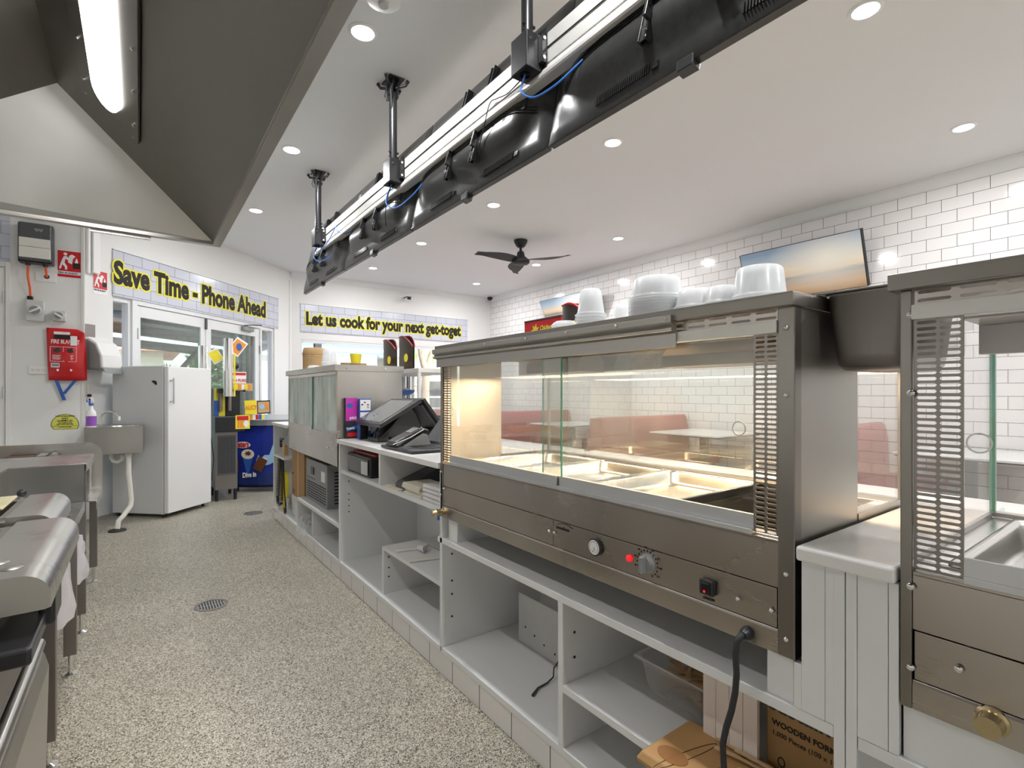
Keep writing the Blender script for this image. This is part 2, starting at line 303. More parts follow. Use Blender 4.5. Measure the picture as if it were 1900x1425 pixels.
def text(body, size, material, org, right, up, parent, name='lettering', bold=0, depth=.001, align='LEFT', xs=1.0, label=None, shear=0, off=0, ls=1.0, ring=0):
    cu = bpy.data.curves.new('t', 'FONT'); cu.body = body; cu.size = size; cu.extrude = depth/2; cu.offset = bold; cu.align_x = align; cu.shear = shear; cu.resolution_u = 3; cu.space_character = ls
    to = bpy.data.objects.new('t', cu); COL.objects.link(to)
    dg = bpy.context.evaluated_depsgraph_get(); dg.update()
    me = bpy.data.meshes.new_from_object(to.evaluated_get(dg)); bpy.data.objects.remove(to); bpy.data.curves.remove(cu)
    R = Vector(right).normalized(); U = Vector(up).normalized(); N = R.cross(U); O = Vector(org)-ORG[parent.name] + N*(off+depth/2)
    for v in me.vertices: v.co = O + R*v.co.x*xs + U*v.co.y + N*v.co.z
    if ring:
        v0 = [v.co.copy() for v in me.vertices]; f0 = [tuple(p.vertices) for p in me.polygons]; vs, fs = [], []
        for k in range(12):
            d = (R*math.cos(k*math.pi/6)+U*math.sin(k*math.pi/6))*ring+N*(.00007*k); b_ = len(vs); vs += [tuple(v+d) for v in v0]; fs += [tuple(i+b_ for i in f) for f in f0]
        bpy.data.meshes.remove(me); me = bpy.data.meshes.new(name); me.from_pydata(vs, [], fs)
    me.materials.clear(); me.materials.append(M[material]); me.name = name
    o = bpy.data.objects.new(name, me); COL.objects.link(o); o.parent = parent; ORG[o.name] = ORG[parent.name]
    if label: o['label'] = label
    return o
def shape(pts, org, right, up, material, parent, name, off=0, depth=.001, label=None):
    """flat printed patch with its outline given in the sign's own plane"""
    R = Vector(right).normalized(); U = Vector(up).normalized(); N = R.cross(U); O = Vector(org)
    b = MB(); n = len(pts)
    vs = [O+R*x+U*y+N*off for x, y in pts] + [O+R*x+U*y+N*(off+depth) for x, y in pts]
    b.add(vs, [tuple(range(n))[::-1], tuple(range(n, 2*n))]+[(i, (i+1) % n, n+(i+1) % n, n+i) for i in range(n)])
    return b.build(name, material, parent, label=label)
def ell(cx, cy, rx, ry, n=20, a0=0, a1=360):
    return [(cx+rx*math.cos(math.radians(a0+(a1-a0)*i/n)), cy+ry*math.sin(math.radians(a0+(a1-a0)*i/n))) for i in range(n if a1-a0 == 360 else n+1)]
# ------------------------------------------------------------------ the room
R2 = math.sqrt(.5)
MD = Matrix(((R2, -R2, 0, -.44), (R2, R2, 0, 6.51), (0, 0, 1, 0), (0, 0, 0, 1)))   # corner wall: x along it, y outwards
def md(x, y, z): return MD @ Vector((x, y, z))
CH = 3.25
plan = [(-1.6, -3.4), (6, -3.4), (6, 8.98), (2.03, 8.98), (-.44, 6.51), (-.44, 6.45), (-1.6, 6.45)]
struct(MB().prism(plan, 'z', -.08, 0).build('floor', 'floor'))
struct(MB().prism(plan, 'z', CH, CH+.1).build('ceiling', 'ceil'))
struct(B(6, 6.12, -3.4, 8.98, 0, CH).build('wall_right', 'tile_r'))
struct(B(-1.72, -1.6, -3.4, 6.45, 0, CH).build('wall_left', 'wall'))
struct(B(-1.6, 6, -3.52, -3.4, 0, CH).build('wall_back', 'wall'))
w = MB().box(2.03, 2.18, 8.98, 9.1, 0, CH).box(5.42, 6.0, 8.98, 9.1, 0, CH).box(2.18, 5.42, 8.98, 9.1, 0, .93).box(2.18, 5.42, 8.98, 9.1, 2.15, CH)
struct(w.build('wall_far', 'wall'))
w = MB(MD).box(0, .30, 0, .12, 0, CH).box(.30, 3.05, 0, .12, 2.26, CH).box(3.05, 3.49, 0, .12, 0, CH)
struct(w.build('wall_corner', 'wall'))
struct(B(-.95, -.44, 6.45, 6.57, 0, CH).build('wall_pillar', 'wall'))
struct(B(-1.6, -.95, 6.45, 6.57, 2.44, CH).build('wall_pillar_tiled', 'tile_pillar'))
d2 = sroot('door_2', (-1.27, 6.45, 0))
B(-1.57, -.985, 6.455, 6.5, .01, 2.39).build('door_leaf', 'wall', d2, bevel=.003)
MB().box(-1.6, -.95, 6.44, 6.56, 2.395, 2.44).box(-.98, -.945, 6.435, 6.56, 0, 2.44).build('door_frame', 'wall', d2, bevel=.003)
for z in (.3, 1.25, 2.12): MB().cyl((-.99, 6.443, z-.05), (-.99, 6.443, z+.05), .008, n=10).build('hinge', 'alu', d2)
struct(MB().prism([(6, 3.15), (5.995, 3.15), (5.97, 3.17), (5.93, 3.225), (5.91, 3.245), (5.91, 3.25), (6, 3.25)], 'y', -3.4, 8.98).build('trim_1', 'ceil'))
struct(MB().prism([(8.98, 3.16), (8.97, 3.16), (8.93, 3.225), (8.9, 3.25), (8.98, 3.25)], 'x', 2.03, 5.9).build('trim_2', 'ceil'))
struct(MB().box(-.455, -.435, 6.444, 6.452, .0, 2.9).box(-.438, -.430, 6.452, 6.52, 0, 2.9).build('trim_3', 'alu_white'))
struct(MB(MD).box(3.44, 3.50, -.012, 0, 0, 3.1).build('trim_4', 'wall'))
# side lights and doors in the corner wall
for nm, a, b in (('window_1', .30, .535), ('window_2', 2.735, 3.05)):
    r = sroot(nm, md((a+b)/2, .05, 0))
    MB(MD).box(a, a+.03, .02, .1, 0, 2.26).box(b-.03, b, .02, .1, 0, 2.26).box(a+.03, b-.03, .02, .1, 2.215, 2.26).box(a+.03, b-.03, .02, .1, 0, .12).build('window_frame', 'lam', r, bevel=.002)
    MB(MD).box(a+.03, b-.03, .055, .063, .12, 2.215).build('pane', 'glass', r)
d1 = sroot('door_1', md(1.6, .05, 0))
MB(MD).box(.535, .595, -.005, .1, 0, 2.26).box(2.695, 2.735, -.005, .1, 0, 2.26).box(.595, 2.695, -.005, .1, 2.215, 2.26).build('door_frame', 'lam', d1, bevel=.003)
for a, b, g0, g1 in ((.60, 1.608, .65, 1.53), (1.618, 2.69, 1.71, 2.6)):
    lf = MB(MD).box(a, g0, .01, .055, .01, 2.21).box(g1, b, .01, .055, .01, 2.21).box(g0, g1, .01, .055, 2.085, 2.21).box(g0, g1, .01, .055, .01, .25).build('door_leaf', 'lam', d1, bevel=.003)
    MB(MD).box(g0, g1, .028, .036, .25, 2.085).build('pane', 'glass_door', lf)
MB(MD).box(2.28, 2.5, -.045, .008, 2.14, 2.2).build('door_closer', 'mgrey', d1, bevel=.005)
MB(MD).box(2.33, 2.37, -.035, -.01, 2.2, 2.225).tube([(2.36, -.03, 2.225), (2.5, -.16, 2.235), (2.66, -.04, 2.25)], .008).build('closer_arm', 'dgrey', d1)
MB(MD).box(1.595, 1.62, -.012, .01, 2.07, 2.21).build('bolt', 'dgrey', d1)
for u in (.6, 2.69):
    for z in (.4, 1.9): MB(MD).cyl((u, .0, z-.06), (u, .0, z+.06), .009, n=10).build('hinge', 'mgrey', d1)
# servery window in the far wall
w3 = sroot('window_3', (3.8, 8.98, .93))
MB().box(2.18, 2.21, 8.985, 9.07, .93, 2.15).box(5.39, 5.42, 8.985, 9.07, .93, 2.15).box(2.21, 5.39, 8.985, 9.07, 2.1, 2.15).box(4.86, 4.90, 8.985, 9.07, .955, 2.1).build('window_frame', 'lam', w3, bevel=.003)
B(2.18, 5.42, 8.86, 9.12, .93, .955).build('window_sill', 'lam_top', w3, bevel=.004)
B(4.9, 5.39, 9.02, 9.026, .955, 2.1).build('pane', 'glass', w3)
# printed tile-pattern panels with slogans
s1 = thing('slogan_sign', 'printed tile-pattern panel reading Save Time - Phone Ahead above the double doors', 'sign', md(1.7, -.01, 2.26))
MB(MD).box(.30, 3.13, -.012, -.001, 2.265, 2.74).build('sign_panel', 'tile_signd', s1)
dr = (R2, R2, 0)
a = [md(.305, -.0135, 2.405), dr, (0, 0, 1), s1]
text('Save Time - Phone Ahead', .32, 'letter_y', *a, name='letter_outline', bold=.0145, xs=.75, ring=.018, depth=.001)
text('Save Time - Phone Ahead', .32, 'letter', *a, name='lettering', bold=.0145, xs=.75, off=.0022, depth=.001)
MB(MD).box(.30, 3.14, -.02, 0, 2.742, 2.752).build('sign_edge', 'lam', s1)
s2 = thing('slogan_sign', 'printed tile-pattern panel reading Let us cook for your next get-toget above the servery window', 'sign', (3.8, 8.97, 2.27))
B(2.18, 5.43, 8.967, 8.979, 2.275, 2.74).build('sign_panel', 'tile_sign', s2)
a = [(2.26, 8.966, 2.41), (1, 0, 0), (0, 0, 1), s2]
text('Let us cook for your next get-toget', .29, 'letter_y', *a, name='letter_outline', bold=.0145, xs=.716, ring=.017)
text('Let us cook for your next get-toget', .29, 'letter', *a, name='lettering', bold=.0145, xs=.716, off=.0022)
B(2.16, 5.45, 8.96, 8.979, 2.742, 2.752).build('sign_edge', 'lam', s2)
# floor drains
def drain(x, y, lab):
    t = thing('floor_drain', lab, 'drain', (x, y, 0))
    MB().lathe((x, y, 0), [(.088, 0), (.088, .003), (.07, .004), (.07, 0)], caps=False).build('drain_ring', 'steel_dark', t)
    g = MB().lathe((x, y, 0), [(.07, .0005), (.07, .0022)], n=24)
    g.build('drain_bowl', 'mgrey', t)
    g = MB()
    for i in range(-4, 5):
        h = math.sqrt(max(.0001, .066**2-(i*.0145)**2))
        for q in (-1, 1): g.box(x+i*.0145-.0035, x+i*.0145+.0035, y+min(q*.006, q*h), y+max(q*.006, q*h), .0022, .004)
    g.build('grate', 'black_m', t)
drain(.342, 3.465, 'round metal floor drain with slotted grate in the middle of the kitchen aisle')
drain(.957, 5.864, 'small dark floor drain beside the far end of the counter')
# ------------------------------------------------------------------ ceiling lights
def area(x, y, z, size, e, col, rot=(0, 0, 0), shape='DISK', sy=None, name='lamp_light', spread=180):
    l = bpy.data.lights.new(name, 'AREA'); l.shape = shape; l.size = size; l.energy = e; l.color = col; l.spread = math.radians(spread)
    if sy: l.size_y = sy
    o = bpy.data.objects.new(name, l); COL.objects.link(o); o.location = (x, y, z); o.rotation_euler = rot
    return o
LE = 19
dl = thing('downlight', '', 'ceiling light', (0, 0, CH), 'recessed ceiling downlights')
MB().lathe((0, 0, CH), [(.062, -.001), (.062, -.008), (.078, -.004), (.08, 0)], caps=False).build('trim_ring', 'white', dl, smooth=True)
MB().lathe((0, 0, CH), [(.001, -.004), (.062, -.004), (.062, -.002)], caps=False).build('diffuser', 'lamp', dl)
spots = [
 (1.0, 2.765, 'bright ceiling downlight over the kitchen, right beside the exhaust hood edge'), (1.01, 4.446, 'ceiling downlight over the aisle, middle of the three left of the hanging screens'), (1.03, 6.158, 'ceiling downlight over the aisle, farthest of the three left of the hanging screens'),
 (1.0, 1.07, None), (1.0, -.62, None), (1.0, -2.3, None), (3.05, -.65, None), (3.05, -2.3, None), (5.0, -.6, None), (5.0, -2.3, None),
 (3.059, 1.055, 'ceiling downlight at the top edge of the picture, right of the hanging screens'), (5.008, 1.086, 'ceiling downlight nearest the tiled wall at the far right of the picture'),
 (3.05, 2.805, 'ceiling downlight in the open ceiling, nearest in the row running beside the hanging screens'), (3.041, 4.485, 'ceiling downlight left of the ceiling fan, second in the row beside the screens'),
 (3.04, 6.2, 'ceiling downlight just right of the lower screens, third in the row'), (3.017, 7.888, 'small far ceiling downlight beside the lower end of the last screen'),
 (4.997, 4.503, 'ceiling downlight to the right of the ceiling fan'), (4.995, 6.185, 'ceiling downlight seen directly beyond the ceiling fan blade'), (4.974, 7.897, 'small far ceiling downlight close to the dome camera')]
for i, (x, y, lb) in enumerate(spots):
    o = dl if i == 0 else dup(dl, (x, y, CH))
    o.location = (x, y, CH); o['label'] = lb or 'ceiling downlight behind the camera, beyond the nearest row'
    area(x, y, CH-.012, .12, LE, (.985, .99, 1))
sp = thing('ceiling_detector', 'unlit round white detector on the ceiling beside the hood, at the top edge', 'detector', (1.0, 2.47, CH))
MB().lathe((1.0, 2.47, CH), [(.085, 0), (.085, -.012), (.07, -.02), (.03, -.024), (.001, -.024)], caps=False).build('detector_base', 'white', sp, smooth=True)
MB().lathe((1.0, 2.47, CH), [(.028, -.02), (.024, -.04), (.001, -.042)], caps=False).build('sensor', 'lgrey', sp, smooth=True)
# ceiling fan at rest
fx, fy = 4.036, 5.322
fan = thing('ceiling_fan', 'black three-blade ceiling fan hanging over the dining area', 'fan', (fx, fy, CH))
MB().lathe((fx, fy, 0), [(.001, 3.155), (.045, 3.16), (.06, 3.175), (.085, 3.22), (.09, CH)], caps=False).build('canopy', 'black_m', fan, smooth=True)
MB().cyl((fx, fy, 3.1), (fx, fy, 3.17), .018).build('down_rod', 'black_m', fan)
MB().lathe((fx, fy, 0), [(.001, 2.94), (.1, 2.94), (.118, 2.955), (.118, 2.985), (.09, 3.01), (.055, 3.04), (.045, 3.09), (.03, 3.105), (.001, 3.105)], caps=False).build('motor_housing', 'black_m', fan, smooth=True)
for k in range(3):
    an = math.radians(-62+120*k); ca, sa = math.cos(an), math.sin(an); bl = MB(); N = 12; vs = []
    for i in range(N+1):
        t = i/N; r = .08+.6*t; wd = .055+.075*math.sin(math.pi*min(1, t*1.15+.08))**.7*(1 if t < .9 else 1-.5*((t-.9)/.1)**2); sw = .05*math.sin(t*3)
        for s_, zz in ((-1, 0), (1, .035*(1-t*.5)), (1, .035*(1-t*.5)+.008), (-1, .008)):
            lx, ly = r, s_*wd*.75+sw
            vs.append((fx+lx*ca-ly*sa, fy+lx*sa+ly*ca, 2.965+zz))
    fs = [(i*4+q, i*4+(q+1) % 4, (i+1)*4+(q+1) % 4, (i+1)*4+q) for i in range(N) for q in range(4)]+[(0, 1, 2, 3), (N*4, N*4+1, N*4+2, N*4+3)]
    bl.add(vs, fs).build('blade', 'black_m', fan, smooth=60)
# cameras
t = thing('security_camera', 'small dark dome camera under the ceiling corner by the tiled wall', 'camera', (5.82, 8.72, CH))
MB().lathe((5.82, 8.72, CH), [(.05, 0), (.05, -.03), (.04, -.035)], caps=False).build('mount', 'white', t, smooth=True)
MB().lathe((5.82, 8.72, CH), [(.045, -.028), (.058, -.04), (.05, -.075), (.025, -.1), (.001, -.105)], caps=False).build('dome', 'black_gl', t, smooth=True)
t = thing('security_camera', 'small white bullet camera with dark hood high on the wall above the servery sign', 'camera', (4.06, 8.98, 3.0))
MB().cyl((4.06, 8.98, 3.02), (4.06, 8.93, 3.02), .035).build('mount', 'white', t)
MB().box(4.02, 4.1, 8.8, 8.95, 2.985, 3.035).build('body', 'white', t, bevel=.01)
MB().box(4.01, 4.11, 8.79, 8.96, 3.036, 3.044).box(4.025, 4.095, 8.79, 8.799, 2.99, 3.03).build('hood', 'black_m', t)
# ------------------------------------------------------------------ exhaust hood
hd = thing('exhaust_hood', 'large dark stainless steel exhaust hood over the cooking line at upper left', 'exhaust hood', (-.6, 2, 2.1))
zl = 2.1; A = (-.30, 3.07, 2.65)
def slab(b, q, th=(0, 0, .004)):
    t = Vector(th); b.hexa(q, [Vector(p)+t for p in q])
Y0 = -.9
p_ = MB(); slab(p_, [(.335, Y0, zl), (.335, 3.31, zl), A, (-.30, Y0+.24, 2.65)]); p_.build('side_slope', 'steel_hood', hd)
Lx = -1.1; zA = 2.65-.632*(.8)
p_ = MB(); slab(p_, [(.335, 3.31, zl), (-1.1, 3.31, zl), (-1.1, 3.24, zA), (-.30, 3.07, 2.65)], (0, .004, 0)); p_.build('end_slope', 'steel_hoodface_lit', hd)
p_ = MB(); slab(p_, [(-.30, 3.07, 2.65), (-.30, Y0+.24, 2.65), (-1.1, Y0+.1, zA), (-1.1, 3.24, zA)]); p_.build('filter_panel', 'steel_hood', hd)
p_ = MB(); p_.box(.335, .375, Y0, 3.35, 2.085, 2.09).box(.37, .375, Y0, 3.35, 2.09, 2.16).box(.333, .337, Y0, 3.31, 2.09, 2.115)
p_.box(-1.59, .335, 3.31, 3.35, 2.085, 2.09).box(-1.59, .37, 3.345, 3.35, 2.09, 2.16).box(-1.59, .333, 3.308, 3.312, 2.09, 2.115)
p_.build('gutter_rim', 'steel', hd)
p_ = MB(); p_.box(.37, .374, Y0, 3.35, 2.16, 2.72).box(-1.59, .37, 3.35, 3.354, 2.16, 2.72).box(-1.59, .37, Y0, 3.35, 2.72, 2.725).box(-1.59, .37, Y0-.004, Y0, 2.085, 2.72); p_.build('outer_casing', 'steel_hood', hd)
p_ = MB()
for y in (3.345,): p_.box(-.2, .05, y-.004, y+.012, 2.07, 2.09)
p_.build('rim_clip', 'steel', hd)
# light fitting on the slope
sl = Vector((-.30-.335, 0, .55)).normalized(); nn = Vector((-sl.z, 0, sl.x)); nn = -nn if nn.z > 0 else nn
def slp(x, y, o=0): 
    z = zl+(.335-x)*.866
    return Vector((x, y, z))+nn*o
p_ = MB(); p_.hexa([slp(.005, .9, .002), slp(.005, 2.86, .002), slp(-.185, 2.86, .002), slp(-.185, .9, .002)], [slp(.005, .9, .014), slp(.005, 2.86, .014), slp(-.185, 2.86, .014), slp(-.185, .9, .014)]); p_.build('light_frame', 'steel_hood', hd, bevel=.002)
p_ = MB(); prof = []
n = 10; ys = [1.0]+[2.68+.06*math.sin(math.pi/2*i/n) for i in range(n+1)]
lo = [slp(-.052, 1.0, .0145), slp(-.052, 2.62, .0145)]+[slp(-.095+.043*math.cos(math.pi*i/n), 2.62+.13*math.sin(math.pi*i/n), .0145) for i in range(1, n)]+[slp(-.138, 2.62, .0145), slp(-.138, 1.0, .0145)]
hi = [p+nn*.012 for p in lo]; n2 = len(lo)
p_.add(lo+hi, [tuple(range(n2)), tuple(range(n2, 2*n2))]+[(i, (i+1) % n2, n2+(i+1) % n2, n2+i) for i in range(n2)]); p_.build('tube_diffuser', 'tube', hd)
for y in (1.8, 2.1, 2.4, 2.7, 2.82):
    for x in (-.01, -.172):
        c = slp(x, y, .014); MB().cyl(c, c+nn*.004, .006, n=10).build('screw', 'chrome', hd)
lo_ = area(-.095, 1.85, 0, 1.5, 26, (1, .99, .97), shape='RECTANGLE', sy=.07, name='hood_light')
c = slp(-.095, 1.85, .04); lo_.location = c
lo_.rotation_euler = (Vector((0, 0, -1)).rotation_difference(nn)).to_euler()
lo_.rotation_euler = (Matrix((Vector((0, 1, 0)), nn.cross(Vector((0, 1, 0)))*-1, -nn)).transposed()).to_euler()
# ------------------------------------------------------------------ the long counter (front face at X = 1.08)
FX, BX = 1.08, 1.64
def frame_box(b, y0, y1, z0, z1): b.box(FX, BX, y0, y1, z0, z1)
# near bay under the large warmer
c1 = thing('counter_cabinet', 'open white shelving cabinet under the large food warmer, with a loose grey panel inside', 'cabinet', (1.36, 1.2, 0))
B(FX, BX, .4265, 2.0, .10, .125).build('bottom_shelf', 'lam', c1, bevel=.001)
B(FX, BX, .4265, 2.04, .585, .608).build('top_shelf', 'lam', c1, bevel=.001)
B(FX, BX, .4265, 1.205, .303, .325).build('middle_shelf', 'lam', c1, bevel=.001)
B(FX, BX, 1.205, 1.227, .125, .585).build('divider', 'lam', c1, bevel=.001)
B(BX, BX+.02, .4265, 2.0, .10, .585).build('back_panel', 'lam', c1)
B(FX+.006, FX+.02, -1.3, 5.51, 0, .10).build('counter_plinth', 'tile_plinth').update_tag()
pl = bpy.data.objects['counter_plinth']; tag(pl, 'low plinth of white tiles with dark joints running along the foot of the whole counter', 'plinth')
for z in (.53, .41, .35, .25): MB().cyl((FX+.05, 2.0, z), (FX+.05, 1.997, z), .0045, n=8).build('pin_hole', 'black_m', c1)
for z in (.48, .40): MB().cyl((FX+.05, 1.2045, z), (FX+.05, 1.2025, z), .0045, n=8).build('pin_hole', 'black_m', c1)
# till bay
c2 = thing('counter_cabinet', 'tall white cabinet under the tills with two cubbies on top and open compartments below', 'cabinet', (1.36, 2.7, 0))
B(FX, BX, 2.0, 2.02, .125, .91).build('side_panel', 'lam', c2, bevel=.001)
B(FX, BX, 3.42, 3.445, .10, .91).build('side_panel', 'lam', c2, bevel=.001)
B(FX, BX, 2.02, 3.42, .10, .125).build('bottom_shelf', 'lam', c2, bevel=.001)
B(FX+.01, BX, 2.02, 3.42, .712, .735).build('cubby_shelf', 'lam', c2, bevel=.001)
B(FX, BX, 2.716, 2.738, .735, .91).build('divider', 'lam', c2, bevel=.001)
B(FX+.02, BX, 2.716, 2.738, .125, .39).build('divider', 'lam', c2, bevel=.001)
B(FX+.02, BX, 2.02, 2.716, .372, .39).build('middle_shelf', 'lam', c2, bevel=.001)
B(BX, BX+.02, 2.02, 3.445, .1, .91).build('back_panel', 'lam', c2)
for z in (.655, .57, .53, .49, .45): MB().cyl((FX+.06, 3.4205, z), (FX+.06, 3.418, z), .0045, n=8).build('pin_hole', 'black_m', c2)
for z in (.33, .27, .22): MB().cyl((FX+.05, 2.7155, z), (FX+.05, 2.713, z), .0045, n=8).build('pin_hole', 'black_m', c2)
# worktops: one continuous piece from the tills round behind the warmers
t = thing('worktop', 'white laminate worktop under the tills and laptop', 'worktop', (1.4, 2.7, .91))
B(FX-.01, 1.95, 2.02, 3.455, .912, .94).build('worktop_slab', 'lam_top', t, bevel=.003)
# far low bay
c3 = thing('counter_cabinet', 'low white cabinet at the far end of the counter under the farther warmer', 'cabinet', (1.36, 4.5, 0))
B(FX, BX, 5.485, 5.51, .10, .929).build('side_panel', 'lam', c3, bevel=.001)
B(FX, BX, 3.445, 5.485, .10, .125).build('bottom_shelf', 'lam', c3, bevel=.001)
B(FX, BX, 3.445, 4.56, .34, .365).build('middle_shelf', 'lam', c3, bevel=.001)
B(FX, BX, 4.545, 4.565, .125, .34).build('divider', 'lam', c3, bevel=.001)
B(FX+.02, BX, 4.16, 4.18, .125, .34).build('divider', 'lam', c3, bevel=.001)
B(FX+.02, BX, 4.56, 4.72, .125, .30).build('box_end', 'lam', c3, bevel=.001)
B(FX, FX+.2, 5.06, 5.485, .625, .645).build('small_shelf', 'lam', c3, bevel=.001)
B(BX, BX+.02, 3.446, 5.51, .1, .74).build('back_panel', 'lam', c3)
B(FX-.01, 1.55, 4.89, 5.53, .93, .958).build('worktop_slab', 'lam_top', c3, bevel=.003)
# gap between the two near warmers
c4 = thing('counter_end', 'narrow white grooved-board panel and worktop end between the two near warmers', 'panel', (1.3, .4, 0))
B(FX-.012, 1.9, .325, .492, .912, .942).build('worktop_slab', 'lam_top', c4, bevel=.006, seg=3)
MB().box(FX, FX+.015, .442, .485, .609, .912).box(FX+.0015, FX+.015, .4405, .442, .609, .912).box(FX, FX+.015, .4255, .4405, .609, .912).box(FX, FX+.015, .485, .50, .609, .70).build('grooved_board', 'board', c4, bevel=.0012)
MB().box(FX, FX+.015, .338, .386, .609, .912).box(FX, FX+.015, .322, .337, .609, .912).build('grooved_board', 'board', c4, bevel=.0012)
B(FX-.002, 1.6, .3865, .4045, 0, .912).build('post', 'lam', c4, bevel=.001)
B(FX-.002, 1.6, .4065, .4255, 0, .912).build('post', 'lam', c4, bevel=.001)
c5 = thing('counter_cabinet', 'white cabinet bay under the warmer cut off by the right edge of the picture', 'cabinet', (1.36, -.4, 0))
B(FX, BX, -1.3, .385, .585, .608).build('top_shelf', 'lam', c5, bevel=.001)
B(FX, BX, -1.3, .385, .10, .125).build('bottom_shelf', 'lam', c5, bevel=.001)
B(BX, BX+.02, -1.3, .385, .1, .585).build('back_panel', 'lam', c5)
t = thing('customer_counter', 'white customer-side ledge and boarded face running behind the warmers', 'counter', (1.9, 1, 0))
B(1.725, 2.05, -1.3, 2.015, .90, .93).build('rear_ledge', 'lam_top', t, bevel=.003)
B(1.725, 1.745, -1.3, 2.015, .0, .90).build('customer_face', 'board', t)
t = thing('customer_counter', 'white boarded customer face beyond the tills under the display cabinet', 'counter', (1.98, 4, 0))
B(1.955, 1.975, 2.025, 5.5, .0, .94).build('customer_face', 'board', t)
B(1.665, 1.953, 3.46, 5.5, .912, .94).build('rear_ledge', 'lam_top', t)
# white blocks the warmers stand on
def block(y0, y1, x0, lab):
    o = B(x0, x0+.3, y0, y1, .608, .70).build('support_block', 'board', bevel=.001); tag(o, lab, 'block')
block(.505, .56, 1.09, 'white painted block under the right-hand corner of the large warmer, beside the grooved boards')
block(1.90, 1.975, 1.10, 'white laminate block under the left end of the large warmer, by the brass tap')
block(.16, .318, 1.09, 'white block under the left corner of the warmer at the right edge')

# ------------------------------------------------------------------ food warmers
def slots(b, x, y0, y1, z0, z1, cols, rows, t=.002, rail=.006, mid=.006, fill=.5):
    """perforated plate in the plane X = x: columns of round-ended horizontal slots, cut through"""
    b.box(x, x+t, y0, y0+rail, z0, z1).box(x, x+t, y1-rail, y1, z0, z1)
    w_ = (y1-y0-2*rail-(cols-1)*mid)/cols
    for c in range(1, cols): b.box(x, x+t, y0+rail+c*w_+(c-1)*mid, y0+rail+c*(w_+mid), z0, z1)
    p = (z1-z0)/rows
    for c in range(cols):
        a = y0+rail+c*(w_+mid); e = a+w_
        for r in range(rows+1):
            h = p*(1-fill)*(.5 if r in (0, rows) else 1)
            zc = z0+r*p
            lo_, hi_ = (zc, zc+h) if r == 0 else ((zc-h, zc) if r == rows else (zc-h/2, zc+h/2))
            b.box(x, x+t, a, e, lo_, hi_)
            if r < rows:   # rounded slot ends
                zb, zt = hi_, z0+(r+1)*p-p*(1-fill)/2; k = (zt-zb)*.4
                for ya, s_ in ((a, 1), (e, -1)):
                    b.add([(x, ya, zb), (x, ya+s_*k, zb), (x, ya, zb+k), (x+t, ya, zb), (x+t, ya+s_*k, zb), (x+t, ya, zb+k)], [(0, 1, 2), (3, 5, 4), (0, 3, 4, 1), (1, 4, 5, 2), (2, 5, 3, 0)])
                    b.add([(x, ya, zt), (x, ya+s_*k, zt), (x, ya, zt-k), (x+t, ya, zt), (x+t, ya+s_*k, zt), (x+t, ya, zt-k)], [(0, 1, 2), (3, 5, 4), (0, 3, 4, 1), (1, 4, 5, 2), (2, 5, 3, 0)])
def screws(parent, pts, x=FX, r=.0055):
    for i, (y, z) in enumerate(pts):
        MB().lathe((x-.001, y, z), [(r, 0), (r*.9, -.003), (r*.5, -.0048), (.0005, -.0052)], ax='x', n=12, caps=False).build('screw', 'chrome', parent, smooth=True)
